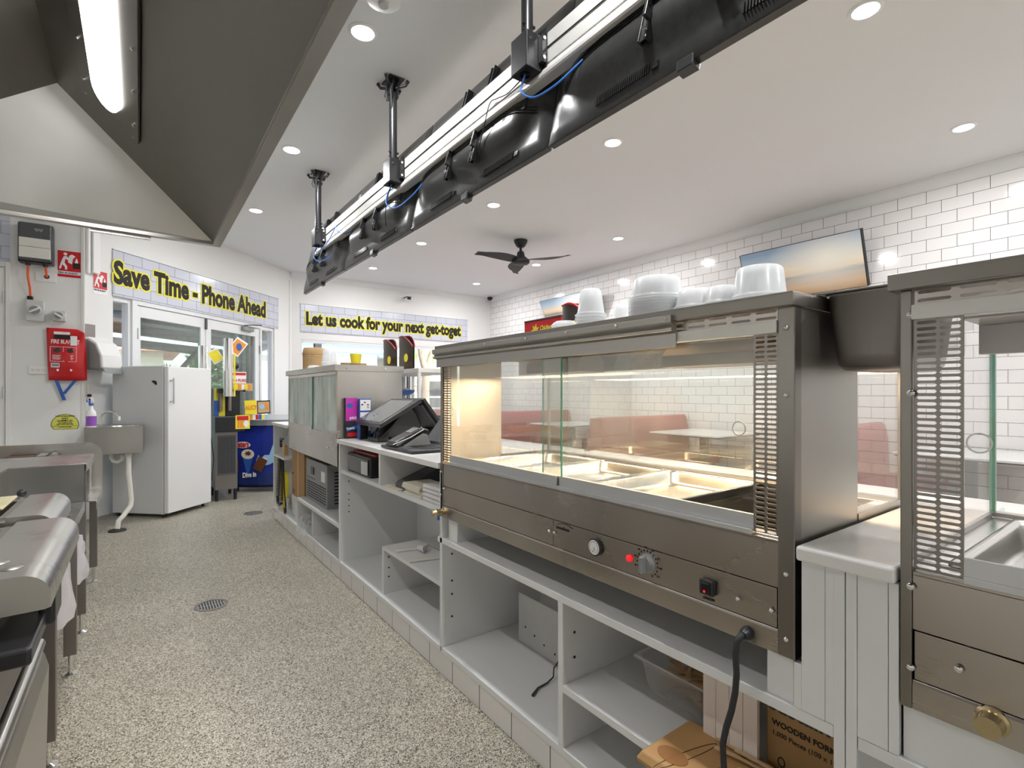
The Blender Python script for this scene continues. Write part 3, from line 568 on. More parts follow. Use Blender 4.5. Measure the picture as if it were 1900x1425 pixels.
def warmer(y0, y1, label, valance, solid_side, name='food_warmer'):
    W = thing(name, label, 'food warmer', (1.4, (y0+y1)/2, .70))
    pw = .035
    # carcass
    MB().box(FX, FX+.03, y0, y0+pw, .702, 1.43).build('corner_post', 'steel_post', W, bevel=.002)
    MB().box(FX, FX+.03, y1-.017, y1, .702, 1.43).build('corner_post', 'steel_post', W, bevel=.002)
    b = MB().box(FX+.004, FX+.012, y0+pw, y1-.017, .84, .936).box(FX+.004, FX+.02, y0+pw, y1-.017, .933, .94)
    b.build('front_skirt', 'steel_brown', W, bevel=.001)
    b = MB().box(FX+.003, FX+.011, y0+pw+.003, y0+.755, .755, .838)
    b.build('control_panel', 'steel_brown', W, bevel=.0008)
    MB().box(FX+.003, FX+.011, y0+.757, y1-.02, .755, .838).build('access_panel', 'steel_brown', W, bevel=.0008)
    MB().prism([(FX+.001, .702), (FX+.001, .748), (FX+.004, .753), (FX+.03, .753), (FX+.03, .702)], 'y', y0+pw, y1-.017).build('bottom_rail', 'steel_brown', W, bevel=.0015)
    MB().box(FX+.012, 1.72, y0+.004, y0+.01, .70, .94).box(FX+.012, 1.72, y1-.01, y1-.004, .70, .94).box(FX+.014, 1.72, y0+.01, y1-.01, .70, .71).box(1.712, 1.72, y0+.004, y1-.004, .70, .94).build('lower_body', 'steel_v', W)
    # deck with well openings
    xs0, xs1 = 1.15, 1.665
    pans = [(y1-.05-.365*(i+1), y1-.05-.365*i) for i in range(3)]
    yw0, yw1 = y0+.06, pans[-1][0]-.01
    b = MB().box(FX+.012, xs0, y0+.01, y1-.01, .93, .945).box(xs1, 1.72, y0+.01, y1-.01, .93, .95).box(xs0, xs1, y0+.01, yw0, .93, .945).box(xs0, xs1, y1-.05, y1-.01, .93, .945)
    b.build('deck', 'tray', W, bevel=.002)
    MB().box(xs0, xs1, yw0, yw1, .78, .785).box(xs0, xs0+.003, yw0, yw1, .785, .93).box(xs1-.003, xs1, yw0, yw1, .785, .93).box(xs0, xs1, yw0, yw0+.003, .785, .93).box(xs0, xs1, yw1-.003, yw1, .785, .93).build('water_well', 'well', W)
    MB().tube([(1.2, yw0+.02, .82), (1.6, yw0+.02, .82), (1.6, yw1-.03, .82), (1.2, yw1-.03, .82)], .005).build('heating_element', 'steel_dark', W)
    # roof
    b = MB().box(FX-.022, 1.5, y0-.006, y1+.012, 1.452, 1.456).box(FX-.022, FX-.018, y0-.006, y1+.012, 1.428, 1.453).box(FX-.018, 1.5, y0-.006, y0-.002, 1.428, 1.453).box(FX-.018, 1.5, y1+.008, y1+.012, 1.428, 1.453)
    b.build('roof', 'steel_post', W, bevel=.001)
    # uprights of the opening
    zt = 1.405
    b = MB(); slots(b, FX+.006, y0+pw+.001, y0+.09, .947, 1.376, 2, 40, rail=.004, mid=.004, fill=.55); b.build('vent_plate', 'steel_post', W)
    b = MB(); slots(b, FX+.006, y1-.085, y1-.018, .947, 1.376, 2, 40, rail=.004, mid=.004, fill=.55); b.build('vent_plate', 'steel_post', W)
    b = MB(); slots(b, FX+.004, y0+pw, y1-.02, 1.402, 1.43, 26, 2, rail=.004, mid=.011, fill=.42); b.build('vent_strip', 'steel_brown', W)
    MB().box(FX-.004, FX+.02, y0+pw, y1-.018, 1.376, 1.402).build('top_track', 'alu', W, bevel=.001)
    MB().box(FX-.006, FX-.004, y0+pw, y1-.018, 1.377, 1.401).build('track_face', 'alu_white', W)
    MB().box(FX-.003, FX+.02, y0+.09, y1-.086, .941, .952).build('bottom_track', 'alu', W, bevel=.001)
    MB().box(FX-.001, FX+.006, (y0+y1)/2-.02, y1-.086, .952, .983).build('door_rail', 'alu', W, bevel=.001)
    MB().box(FX+.010, FX+.017, y0+.09, (y0+y1)/2+.06, .952, .983).build('door_rail', 'alu', W, bevel=.001)
    ymid = (y0+y1)/2
    g = B(FX+.001, FX+.005, ymid-.042, y1-.086, .983, 1.38).build('sliding_door', 'glass_smear' if valance else 'glass', W)
    B(FX+.0005, FX+.0055, ymid-.045, ymid-.042, .983, 1.38).build('glass_edge', 'glass_edge', g)
    g2 = B(FX+.011, FX+.015, y0+.09, ymid+.06, .983, 1.38).build('sliding_door', 'glass_smear' if valance else 'glass', W)
    B(FX+.0105, FX+.0155, ymid+.06, ymid+.062, .983, 1.38).build('glass_edge', 'glass_edge', g2)
    for gg, yy, xx in ((g, y1-.105, FX), (g2, y0+.125, FX+.01)):
        MB().lathe((xx, yy, 1.17), [(.014, -.0005), (.014, -.002), (.0165, -.002), (.0165, -.0005)], ax='x', caps=False).build('finger_pull', 'white', gg, smooth=True)
    # ends
    for ye, sgn in ((y0, 1), (y1, -1)):
        a, e = (ye+.003, ye+.008) if sgn > 0 else (ye-.008, ye-.003)
        if solid_side:
            B(FX+.03, 1.405, a, e, .94, 1.43).build('side_panel', 'steel_v', W, bevel=.001)
            x1 = 1.405
        else: x1 = FX+.03
        B(x1, 1.70, a, e, .955, 1.43).build('side_glass', 'glass', W)
        B(x1, 1.72, a-.002, e+.002, .94, .957).build('side_rail', 'steel', W)
        B(1.70, 1.712, a-.003, e+.003, .94, 1.43).build('rear_post', 'steel' if solid_side else 'glass_edge', W)
    B(1.703, 1.708, y0+.012, y1-.012, .955, 1.43).build('customer_glass', 'glass_smear' if solid_side else 'glass', W)
    MB().box(1.69, 1.72, y0+.01, y1-.01, .94, .957).build('rear_rail', 'steel', W)
    # heat lamps
    MB().box(1.36, 1.62, y0+.02, y1-.02, 1.40, 1.43).box(1.5, 1.52, y0+.02, y1-.02, 1.335, 1.40).build('lamp_canopy', 'steel_brown', W, bevel=.002)
    for ya, yb in ((y1-.30, y1-.62), (y0+.52, y0+.08)):
        lo_, hi_ = min(ya, yb), max(ya, yb)
        MB().prism([(1.36, 1.40), (1.33, 1.365), (1.33, 1.33), (1.47, 1.33), (1.47, 1.365), (1.44, 1.40)], 'y', lo_, hi_).build('lamp_housing', 'steel_dark', W, bevel=.002)
    # pans
    for i, (a, e) in enumerate(pans):
        P = pan(xs0-.01, xs1+.01, a, e, .952, .05, W)
    return W, pans
def pan(x0, x1, y0, y1, z, dp, parent, name='pan', m='tray', r=.012, wall=.02):
    """gastronorm pan: flat rim, sloping walls, rounded foot"""
    def ring(x0, x1, y0, y1, z, rr, n=5):
        o = []
        for cx, cy, a0 in ((x1-rr, y1-rr, 0), (x0+rr, y1-rr, 90), (x0+rr, y0+rr, 180), (x1-rr, y0+rr, 270)):
            for i in range(n+1):
                t = math.radians(a0+90*i/n); o.append((cx+rr*math.cos(t), cy+rr*math.sin(t), z))
        return o
    R = [ring(x0, x1, y0, y1, z-.004, .01), ring(x0, x1, y0, y1, z, .01), ring(x0+r, x1-r, y0+r, y1-r, z, .03), ring(x0+r+.004, x1-r-.004, y0+r+.004, y1-r-.004, z-.008, .03),
         ring(x0+r+wall*.7, x1-r-wall*.7, y0+r+wall*.7, y1-r-wall*.7, z-dp*.8, .035), ring(x0+r+wall*.82, x1-r-wall*.82, y0+r+wall*.82, y1-r-wall*.82, z-dp*.93, .037), ring(x0+r+wall*1.3, x1-r-wall*1.3, y0+r+wall*1.3, y1-r-wall*1.3, z-dp, .03)]
    n = len(R[0]); vs = [p for q in R for p in q]
    fs = [(i*n+k, i*n+(k+1) % n, (i+1)*n+(k+1) % n, (i+1)*n+k) for i in range(len(R)-1) for k in range(n)] + [tuple(range((len(R)-1)*n, len(R)*n))]
    b = MB().add(vs, fs); o = b.build(name, m, parent, smooth=50)
    sd = o.modifiers.new('thick', 'SOLIDIFY'); sd.thickness = .0015; sd.offset = -1
    return o
W1, pans = warmer(.498, 2.015, 'large lit stainless food warmer with sliding glass doors in the centre of the counter', True, True)
# valance strip along the front of the large warmer
MB().prism([(FX-.012, 1.363), (FX-.012, 1.398), (FX-.03, 1.402), (FX-.03, 1.41), (FX-.022, 1.414), (FX-.034, 1.424), (FX-.034, 1.44), (FX-.008, 1.444), (FX-.008, 1.363)], 'y', .775, 2.03).build('valance', 'steel', W1, bevel=.0012)
screws(W1, [(.515, 1.385), (.515, 1.245), (.515, .875), (.515, .74), (.545, .79), (.62, .79), (1.243, .80), (1.268, .80), (1.98, .83), (2.007, .90), (2.007, .80)])
screws(W1, [(.95, 1.432), (1.15, 1.432), (1.35, 1.432), (1.6, 1.432), (.79, 1.432)], x=FX-.034, r=.004)
MB().lathe((FX+.003, 1.061, .798), [(.026, 0), (.026, -.008), (.023, -.01)], ax='x').build('gauge_rim', 'black', W1, smooth=True)
gd = MB().lathe((FX+.003, 1.061, .798), [(.0215, -.0102), (.001, -.0106)], ax='x').build('thermometer_dial', 'letter_w', W1)
b = MB()
for k in range(21):
    t = math.radians(-45+270*k/20); b.box(FX-.0083, FX-.0078, 1.061+.017*math.cos(t)-.0006, 1.061+.017*math.cos(t)+.0006, .798+.017*math.sin(t)-.0012, .798+.017*math.sin(t)+.0012)
b.tube([(FX-.0085, 1.061, .798), (FX-.0085, 1.056, .790)], .0006); b.build('dial_marks', 'black', gd)
text('°C', .006, 'letter', (FX-.008, 1.064, .784), (0, -1, 0), (0, 0, 1), W1, align='CENTER')
MB().lathe((FX+.003, .934, .798), [(.0095, 0), (.009, -.006), (.006, -.0085), (.001, -.009)], ax='x').build('pilot_lamp', 'led', W1, smooth=True)
MB().lathe((FX+.003, .874, .80), [(.026, 0), (.025, -.004), (.021, -.006), (.019, -.014), (.001, -.015)], ax='x').build('temperature_knob', 'knob', W1, smooth=True)
MB().box(FX-.028, FX-.004, .868, .880, .778, .822).build('knob_grip', 'knob', W1, bevel=.003)
b = MB()
for k in range(17):
    t = math.radians(-60+300*k/16); y, z = .874+.033*math.cos(t), .80+.033*math.sin(t)
    b.hexa([(FX+.0015, y-.0012, z-.0022), (FX+.0015, y+.0012, z-.0022), (FX+.0015, y+.0012, z+.0022), (FX+.0015, y-.0012, z+.0022)], [(FX+.003, y-.0012, z-.0022), (FX+.003, y+.0012, z-.0022), (FX+.003, y+.0012, z+.0022), (FX+.003, y-.0012, z+.0022)])
b.build('knob_scale', 'letter', W1)
for k, s in enumerate(('30', '40', '50', '60', '70', '80', '90', '100', '110')):
    t = math.radians(232-36*k*.93); text(s, .007, 'letter', (FX+.0025, .874-.042*math.cos(t)*1, .797+.042*math.sin(t)), (0, -1, 0), (0, 0, 1), W1, align='CENTER')
MB().box(FX-.012, FX+.003, .675, .712, .776, .812).build('power_switch', 'black', W1, bevel=.004)
MB().box(FX-.016, FX-.011, .682, .705, .78, .807).build('switch_rocker', 'black_gl', W1, bevel=.003)
MB().cyl((FX-.0165, .694, .787), (FX-.0175, .694, .787), .003, n=10).build('switch_lamp', 'led', W1)
text('ON/OFF', .0085, 'letter', (FX+.0025, .694, .762), (0, -1, 0), (0, 0, 1), W1, align='CENTER', bold=.0002)
text('woodson', .016, 'letter', (FX+.0025, 1.238, .815), (0, -1, 0), (0, 0, 1), W1, name='maker_logo')
MB().tube([(FX+.002, 1.232-.07*i/10, .829+.007*math.sin(math.pi*i/10)) for i in range(11)], .0008).build('logo_arc', 'letter', W1)
# brass drain tap
tp = MB().cyl((FX+.005, 1.985, .728), (FX-.01, 1.985, .728), .017, n=6).cyl((FX-.01, 1.985, .728), (FX-.035, 1.985, .728), .011).cyl((FX-.035, 1.985, .728), (FX-.055, 1.988, .726), .014, .011).cyl((FX-.026, 1.985, .715), (FX-.026, 1.985, .742), .009)
tp.build('drain_tap', 'brass', W1, smooth=True)
MB().box(FX-.03, FX-.022, 1.978, 1.99, .695, .716).build('tap_lever', 'blue', W1)
# power cable
MB().lathe((FX, .598, .722), [(.015, 0), (.013, -.012), (.008, -.02)], ax='x').build('cable_gland', 'black', W1, smooth=True)
MB().tube([(FX, .598, .722), (FX-.022, .6, .722), (FX-.035, .604, .71), (FX-.035, .606, .68), (FX-.034, .604, .64), (FX-.036, .606, .60), (FX-.04, .612, .56), (FX-.046, .621, .52), (FX-.048, .628, .48), (FX-.045, .628, .44), (FX-.042, .626, .40), (FX-.04, .624, .3), (FX-.05, .63, .15), (FX-.06, .64, .01), (FX-.1, .5, .008)], .0068, n=10).build('power_cable', 'black_m', W1, smooth=True)
# second, partly seen warmer
W2, _ = warmer(-1.2, .32, 'stainless food warmer with clear glass end cut off by the right edge of the picture', False, False)
screws(W2, [(.304, 1.385), (.304, 1.25), (.304, .915), (.304, .775), (.24, .80)], r=.0062)
MB().lathe((FX+.0, .20, .735), [(.022, .002), (.022, -.004), (.018, -.006), (.016, -.03), (.001, -.03)], ax='x').build('drain_outlet', 'brass', W2, smooth=True)
# warm lamps inside the large warmer
for y in (1.70, 1.25, .8):
    area(1.38, y, 1.318, .42, 8, (1, .7, .4), shape='RECTANGLE', sy=.2, name='heat_light', rot=(0, 0, math.radians(90)))
# deep pan hanging between the two warmers
t = thing('deep_pan', 'deep stainless pan hanging between the roofs of the two near warmers', 'pan', (1.37, .409, 1.30))
pan(1.19, 1.50, .318, .508, 1.465, .165, t, name='pan_body', m='steel_dark', r=.010, wall=.021)
# ------------------------------------------------------------------ farther warmer on the counter
fy0, fy1 = 3.475, 4.875
W3 = thing('food_warmer', 'farther stainless warmer with cloudy green sliding glass, beyond the tills', 'food warmer', (1.2, 4.17, .74))
MB().box(FX-.02, 1.56, fy0-.005, fy1+.01, 1.438, 1.443).box(FX-.02, FX-.015, fy0-.005, fy1+.01, 1.40, 1.44).box(FX-.015, 1.56, fy0-.005, fy0, 1.40, 1.44).box(FX-.015, 1.56, fy1+.005, fy1+.01, 1.40, 1.44).build('roof', 'steel', W3, bevel=.001)
MB().box(FX, FX+.02, fy0, fy0+.02, .75, 1.42).box(FX, FX+.02, fy1-.02, fy1, .75, 1.42).box(FX-.003, FX+.02, fy0+.02, fy1-.02, 1.375, 1.405).box(FX-.003, FX+.02, fy0+.02, fy1-.02, .945, .97).build('door_frame', 'steel_brown', W3, bevel=.001)
B(FX+.02, 1.55, fy0, fy0+.004, .74, 1.42).build('side_panel', 'steel_v', W3)
B(FX+.02, 1.55, fy1-.004, fy1, .74, 1.42).build('side_panel', 'steel_v', W3)
MB().prism([(fy1, .945), (fy1, .76), (fy1-.5, .752), (fy0, .748), (fy0, .945)], 'x', FX+.003, FX+.03).build('front_skirt', 'steel_brown', W3, bevel=.001)
B(FX+.02, 1.55, fy0+.004, fy1-.004, .935, .95).build('deck', 'tray', W3)
B(FX+.03, 1.55, fy0+.004, fy1-.004, .745, .752).build('underside', 'steel_dark', W3)
B(1.545, 1.55, fy0+.004, fy1-.004, .95, 1.42).build('customer_glass', 'glass_green', W3)
g = B(FX+.004, FX+.008, 4.11, fy1-.02, .97, 1.38).build('sliding_door', 'glass_green', W3)
B(FX+.003, FX+.009, 4.105, 4.112, .97, 1.38).build('glass_edge', 'glass_edge', g)
B(FX-.002, FX+.006, 4.11, fy1-.02, .965, .99).build('door_rail', 'steel_brown', g)
g = B(FX+.012, FX+.016, fy0+.02, 4.16, .97, 1.38).build('sliding_door', 'glass_green', W3)
B(FX+.008, FX+.018, fy0+.02, 4.10, .965, .985).build('door_rail', 'alu', g)
screws(W3, [(4.13, .93), (3.7, .86)], r=.005)
for x in (1.14, 1.42): MB().lathe((x, fy0-.005, 1.42), [(.008, 0), (.006, -.005), (.001, -.006)], ax='y', n=10).build('screw', 'chrome', W3)
o = MB().prism([(4.9, .93), (5.28, .77), (5.285, .76), (4.86, .76)], 'x', FX+.03, FX+.036); o.build('skirt_wing', 'steel_dark', W3)
# glass display cabinet behind it (customer side)
dc = thing('display_cabinet', 'glass display cabinet with white frame standing on the customer side behind the farther warmer', 'cabinet', (1.8, 3.7, .94))
x0, x1, y0, y1, z0, z1 = 1.58, 1.98, 3.27, 4.2, .945, 1.425
MB().box(x0, x1, y0, y1, z1-.03, z1).build('cabinet_top', 'alu_white', dc, bevel=.002)
MB().box(x0, x0+.02, y0, y0+.02, z0, z1-.03).box(x1-.02, x1, y0, y0+.02, z0, z1-.03).box(x0, x0+.02, y1-.02, y1, z0, z1-.03).box(x1-.02, x1, y1-.02, y1, z0, z1-.03).build('frame', 'alu_white', dc)
MB().box(x0+.02, x1-.02, y0+.006, y0+.01, z0+.02, z1-.03).build('side_glass', 'glass', dc); MB().box(x1-.012, x1-.008, y0+.02, y1-.02, z0+.02, z1-.03).build('customer_glass', 'glass', dc)
MB().box(x0, x1, y0, y1, z0, z0+.02).build('base', 'alu_white', dc)
# ------------------------------------------------------------------ row of hung menu screens (seen from behind)
tvB = Vector((1.38, 0, 2.28)); tvU = Vector((.165, 0, .715)); tvH = tvU.length; tvU.normalize(); tvN = Vector((-tvU.z, 0, tvU.x))
def sm(a, b, x):
    t = max(0, min(1, (x-a)/(b-a))); return t*t*(3-2*t)
def tv(y0, y1, label, group='menu screens hung in a row'):
    T = thing('menu_screen', label, 'screen', (1.45, (y0+y1)/2, 2.28), group)
    wd_ = y1-y0
    def P(y, v, o): return Vector((tvB.x, y, tvB.z))+tvU*(v*tvH)+tvN*o
    MB().hexa([P(y0, 0, -.03), P(y0, 0, 0), P(y1, 0, 0), P(y1, 0, -.03)], [P(y0, 1, -.03), P(y0, 1, 0), P(y1, 1, 0), P(y1, 1, -.03)]).build('bezel', 'tvback', T, bevel=.004)
    MB().hexa([P(y0+.02, .03, -.031), P(y0+.02, .03, -.03), P(y1-.02, .03, -.03), P(y1-.02, .03, -.031)], [P(y0+.02, .97, -.031), P(y0+.02, .97, -.03), P(y1-.02, .97, -.03), P(y1-.02, .97, -.031)]).build('display_panel', 'black_gl', T)
    nu, nv = 40, 24; vs = []
    for i in range(nu+1):
        u = i/nu; S = sm(0, .17, u)*sm(0, .17, 1-u)
        for j in range(nv+1):
            v = j/nv; v0 = .07+.10*(1-S)
            G = sm(v0, v0+.2, v)*sm(.1, .3, 1-v)
            o = .001+.016*sm(0, .03, u)*sm(0, .03, 1-u)*sm(.02, .05, v)*sm(0, .03, 1-v)+.052*S*G
            vs.append(P(y0+u*wd_, v, o))
    fs = [(i*(nv+1)+j, i*(nv+1)+j+1, (i+1)*(nv+1)+j+1, (i+1)*(nv+1)+j) for i in range(nu) for j in range(nv)]
    MB().add(vs, fs).build('housing', 'tvback', T, smooth=70)
    def so(u, v):
        S = sm(0, .17, u)*sm(0, .17, 1-u); v0 = .07+.10*(1-S)
        return .001+.016*sm(0, .03, u)*sm(0, .03, 1-u)*sm(.02, .05, v)+.052*S*sm(v0, v0+.2, v)
    for k in range(3):   # moulded grooves following the bulge
        v = .33+.018*k
        MB().tube([P(y0+u*wd_, v-.09*(1-sm(0, .25, u)*sm(0, .25, 1-u)), so(u, v-.09*(1-sm(0, .25, u)*sm(0, .25, 1-u)))+.001) for u in [.06+.88*i/30 for i in range(31)]], .0028, n=6).build('moulded_ridge', 'black_gl', T)
    for uc in (.27, .70):   # louvres along the lower edge
        b = MB()
        for k in range(26):
            y = y0+wd_*uc+(k-13)*.0095; b.hexa([P(y-.0025, .045, .015), P(y-.0025, .045, .020), P(y+.0025, .045, .020), P(y+.0025, .045, .015)], [P(y-.0025, .095, .014), P(y-.0025, .095, .022), P(y+.0025, .095, .022), P(y+.0025, .095, .014)])
        b.build('vent_grille', 'black_gl', T)
        b = MB(); y = y0+wd_*uc-.15; b.hexa([P(y-.015, .05, .014), P(y-.015, .05, .021), P(y+.012, .05, .021), P(y+.012, .05, .014)], [P(y-.015, .08, .014), P(y-.015, .08, .021), P(y+.012, .08, .021), P(y+.012, .08, .014)]); b.build('port_cover', 'black_gl', T)
    ym = (y0+y1)/2
    MB().hexa([P(ym-.03, -.03, -.03), P(ym-.03, -.03, .008), P(ym+.03, -.03, .008), P(ym+.03, -.03, -.03)], [P(ym-.03, .02, -.03), P(ym-.03, .02, .012), P(ym+.03, .02, .012), P(ym+.03, .02, -.03)]).build('sensor_tab', 'black', T, bevel=.003)
    for s in (-.14, .12):
        b = MB()
        for q in (0, .03):
            b.hexa([P(ym+s+q, .16, .05), P(ym+s+q, .16, .078), P(ym+s+q+.006, .16, .078), P(ym+s+q+.006, .16, .05)], [P(ym+s+q, .9, .02), P(ym+s+q, .9, .055), P(ym+s+q+.006, .9, .055), P(ym+s+q+.006, .9, .02)])
        b.hexa([P(ym+s, .16, .068), P(ym+s, .16, .072), P(ym+s+.036, .16, .072), P(ym+s+.036, .16, .068)], [P(ym+s, .9, .045), P(ym+s, .9, .049), P(ym+s+.036, .9, .049), P(ym+s+.036, .9, .045)])
        b.hexa([P(ym+s-.004, .25, .07), P(ym+s-.004, .25, .10), P(ym+s+.008, .25, .10), P(ym+s+.008, .25, .07)], [P(ym+s-.004, .36, .07), P(ym+s-.004, .36, .095), P(ym+s+.008, .36, .095), P(ym+s+.008, .36, .07)])
        b.build('mount_bracket', 'black', T, bevel=.001)
        for v in (.2, .3): MB().cyl(P(ym+s-.006, v, .085), P(ym+s+.012, v, .085), .006, n=8).build('bolt', 'chrome', T)
    b = MB(); b.hexa([P(y0+.14, .30, .0), P(y0+.14, .30, .06), P(y0+.30, .30, .071), P(y0+.30, .30, .0)], [P(y0+.14, .62, .0), P(y0+.14, .62, .06), P(y0+.30, .62, .071), P(y0+.30, .62, .0)])
    b.build('port_panel', 'black_m', T)
    return T
tvs = [(4.27, 5.56, 'farthest hanging menu screen, its lower end nearest the far wall'), (2.975, 4.255, 'second farthest hanging menu screen, between the second and third ceiling poles'),
       (1.64, 2.96, 'second nearest hanging menu screen, whose blue cable loops down from the nearest pole box'), (.30, 1.625, 'nearest and largest-looking hanging menu screen, running out of the top edge')]
TV = [tv(*a) for a in tvs]
rl = thing('mounting_rail', 'long pale aluminium rail carrying the hanging menu screens', 'rail', (1.38, 2.8, 2.61))
MB().box(1.358, 1.40, .3, 5.02, 2.675, 2.735).box(1.358, 1.40, .3, 5.02, 2.612, 2.668).box(1.364, 1.40, .3, 5.02, 2.668, 2.675).build('rail_beam', 'alu_white', rl, bevel=.0015)
MB().prism([(1.355, 2.598), (1.345, 2.575), (1.345, 2.562), (1.352, 2.558), (1.40, 2.558), (1.40, 2.606), (1.36, 2.606)], 'y', .3, 5.05).build('cable_channel', 'alu_white', rl, bevel=.0015)
MB().tube([(1.356, .3+.47*i, 2.672+(.002 if i % 2 else -.001)) for i in range(11)], .0028, n=6).build('rail_groove_seal', 'black_m', rl)
def pole(y, label):
    T = thing('ceiling_pole', label, 'pole', (1.315, y, CH), 'ceiling poles holding the screen rail')
    x = 1.315
    MB().cyl((x, y, 2.73), (x, y, 3.17), .025, n=24).build('pole_tube', 'black', T, smooth=True)
    MB().box(1.27, 1.355, y-.055, y+.055, 2.585, 2.735).build('junction_box', 'black', T, bevel=.004)
    MB().lathe((x-.01, y, 2.583), [(.022, .003), (.022, -.004), (.016, -.004), (.016, .002)], caps=False).build('grommet', 'black_gl', T)
    MB().box(1.352, 1.358, y-.085, y+.06, 2.57, 2.76).box(1.33, 1.356, y-.082, y-.056, 2.61, 2.72).build('clamp_plate', 'black', T, bevel=.002)
    for z in (2.625, 2.705): MB().cyl((1.338, y-.083, z), (1.338, y-.088, z), .008, n=6).build('bolt', 'chrome', T)
    MB().cyl((1.29, y-.055, 2.70), (1.29, y-.058, 2.70), .006, n=8).build('bolt', 'chrome', T)
    for z in (2.76, 2.79):
        MB().cyl((x-.032, y-.01, z), (x+.032, y-.01, z), .007, n=8).build('bolt', 'black', T)
    MB().box(x-.05, x+.05, y-.07, y+.07, CH-.008, CH).build('ceiling_plate', 'black', T, bevel=.002)
    b = MB().prism([(y-.05, CH-.008), (y+.05, CH-.008), (y+.03, CH-.12), (y-.03, CH-.12)], 'x', x-.022, x-.016).prism([(y-.05, CH-.008), (y+.05, CH-.008), (y+.03, CH-.12), (y-.03, CH-.12)], 'x', x+.016, x+.022)
    b.cyl((x-.035, y, CH-.09), (x+.035, y, CH-.09), .01, n=12); b.build('tilt_bracket', 'black', T, bevel=.001)
    for dx, dy in ((-.06, -.05), (-.06, .06), (.06, -.06), (.06, .05)):
        MB().tube([(x, y, CH-.05), (x+dx, y+dy, CH-.035), (x+dx*1.2, y+dy*1.2, CH-.008)], [.008, .01, .012], n=8).build('bracket_arm', 'black', T)
    MB().tube([(x-.01, y-.03, CH-.01), (x-.03, y-.035, CH-.08), (x-.02, y-.02, CH-.16), (x-.01, y-.01, CH-.2)], .007).tube([(x-.04, y, CH-.03), (x-.06, y-.01, CH-.12), (x-.04, y, CH-.14), (x-.035, y+.01, CH-.06)], .004).build('cable_loop', 'black_m', T)
    return T
pole(1.69, 'nearest black ceiling pole with a large black box, at the top edge of the picture'); pole(3.09, 'middle black ceiling pole holding the screen rail'); pole(4.78, 'farthest and shortest-looking black ceiling pole at the end of the rail')
def cord(name, pts, r, m, label):
    P = [Vector(p) for p in pts]; out = []
    for i in range(len(P)-1):
        a, b, c, d = P[max(i-1, 0)], P[i], P[i+1], P[min(i+2, len(P)-1)]
        for k in range(6):
            t = k/6; out.append(.5*((2*b)+(c-a)*t+(2*a-5*b+4*c-d)*t*t+(3*b-a-3*c+d)*t**3))
    out.append(P[-1]); o = MB().tube(out, r, n=8).build(name, m, smooth=True); return tag(o, label, 'cable')
cord('data_cable', [(1.305, 1.69, 2.585), (1.295, 1.70, 2.54), (1.29, 1.69, 2.50), (1.30, 1.62, 2.455), (1.32, 1.52, 2.46), (1.35, 1.44, 2.50), (1.395, 1.37, 2.56)], .0038, 'blue_cable', 'bright blue cable looping from the nearest pole box to the nearest screen')
cord('data_cable', [(1.305, 3.09, 2.585), (1.29, 3.13, 2.52), (1.285, 3.12, 2.46), (1.30, 3.0, 2.41), (1.33, 2.85, 2.44), (1.36, 2.78, 2.49), (1.395, 2.70, 2.54)], .0038, 'blue_cable', 'bright blue cable looping down from the middle pole box')
cord('data_cable', [(1.305, 4.78, 2.585), (1.30, 4.79, 2.53), (1.33, 4.6, 2.56), (1.345, 4.42, 2.64), (1.345, 4.37, 2.66), (1.34, 4.3, 2.60), (1.36, 4.15, 2.55), (1.395, 4.02, 2.56)], .0034, 'blue_cable', 'blue cable rising over the rail near the farthest pole box')
cord('data_cable', [(1.305, 4.79, 2.585), (1.295, 4.85, 2.50), (1.31, 4.75, 2.44), (1.34, 4.58, 2.44), (1.40, 4.48, 2.52)], .0034, 'blue_cable', 'short blue cable drooping under the farthest pole box')
cord('power_cord', [(1.31, 1.70, 2.585), (1.34, 1.86, 2.60), (1.345, 1.95, 2.62), (1.348, 2.02, 2.63), (1.345, 2.06, 2.55), (1.35, 2.12, 2.45), (1.37, 2.16, 2.40)], .0028, 'black_m', 'thin black cord tied to the rail left of the nearest pole box')
cord('power_cord', [(1.31, 3.1, 2.585), (1.30, 3.14, 2.52), (1.30, 3.18, 2.42), (1.33, 3.24, 2.36)], .0026, 'black_m', 'thin black cord hanging from the middle pole box')

# ------------------------------------------------------------------ things on the big warmer's roof (Z 1.456)
ZR = 1.4565
def tubstack(x, y, n, r0, r1, h, pitch, label, mname='tub', z=ZR, group=None, cat='tub', nm='food_tub', turn=0):
    """n tubs standing upside down and nested, each a tub of its own"""
    out = []
    for i in range(n):
        zz = z+i*pitch
        b = MB().lathe((x, y, zz), [(r1+.004, 0), (r1+.004, .004), (r1, .006), (r1-.004, .012), (r0+.002, h-.006), (r0-.004, h), (r0-.012, h-.003), (.001, h-.002)], caps=False, n=32)
        if i == 0: o = b.build(nm, mname, smooth=50)
        else:
            o = out[0].copy(); COL.objects.link(o); o.location.z += pitch*i
        out.append(o)
    for i, o in enumerate(out):
        if n == 1: tag(o, label, cat, group)
        else: tag(o, label+(', topmost of its stack' if i == n-1 else (', lowest of its stack' if i == 0 else ', in the middle of its stack')), cat, group or nm+' stack')
    return out
tubstack(1.17, 1.17, 5, .031, .047, .085, .010, 'tall clear cup by the red scoop box', 'tubs', nm='plastic_cup', cat='cup', group='clear cups stacked beside the dark fry box')
tubstack(1.15, 1.27, 3, .036, .043, .016, .008, 'shallow clear tub beside the red carton', 'tubs', nm='shallow_tub', cat='tub', group='shallow tubs at the foot of the tall cups')  # these are cup lids, built with the tub profile
tubstack(1.26, 1.12, 2, .024, .032, .07, .008, 'small cloudy cup behind the tall cups', 'tubs', nm='plastic_cup', cat='cup', group='small cloudy cups')
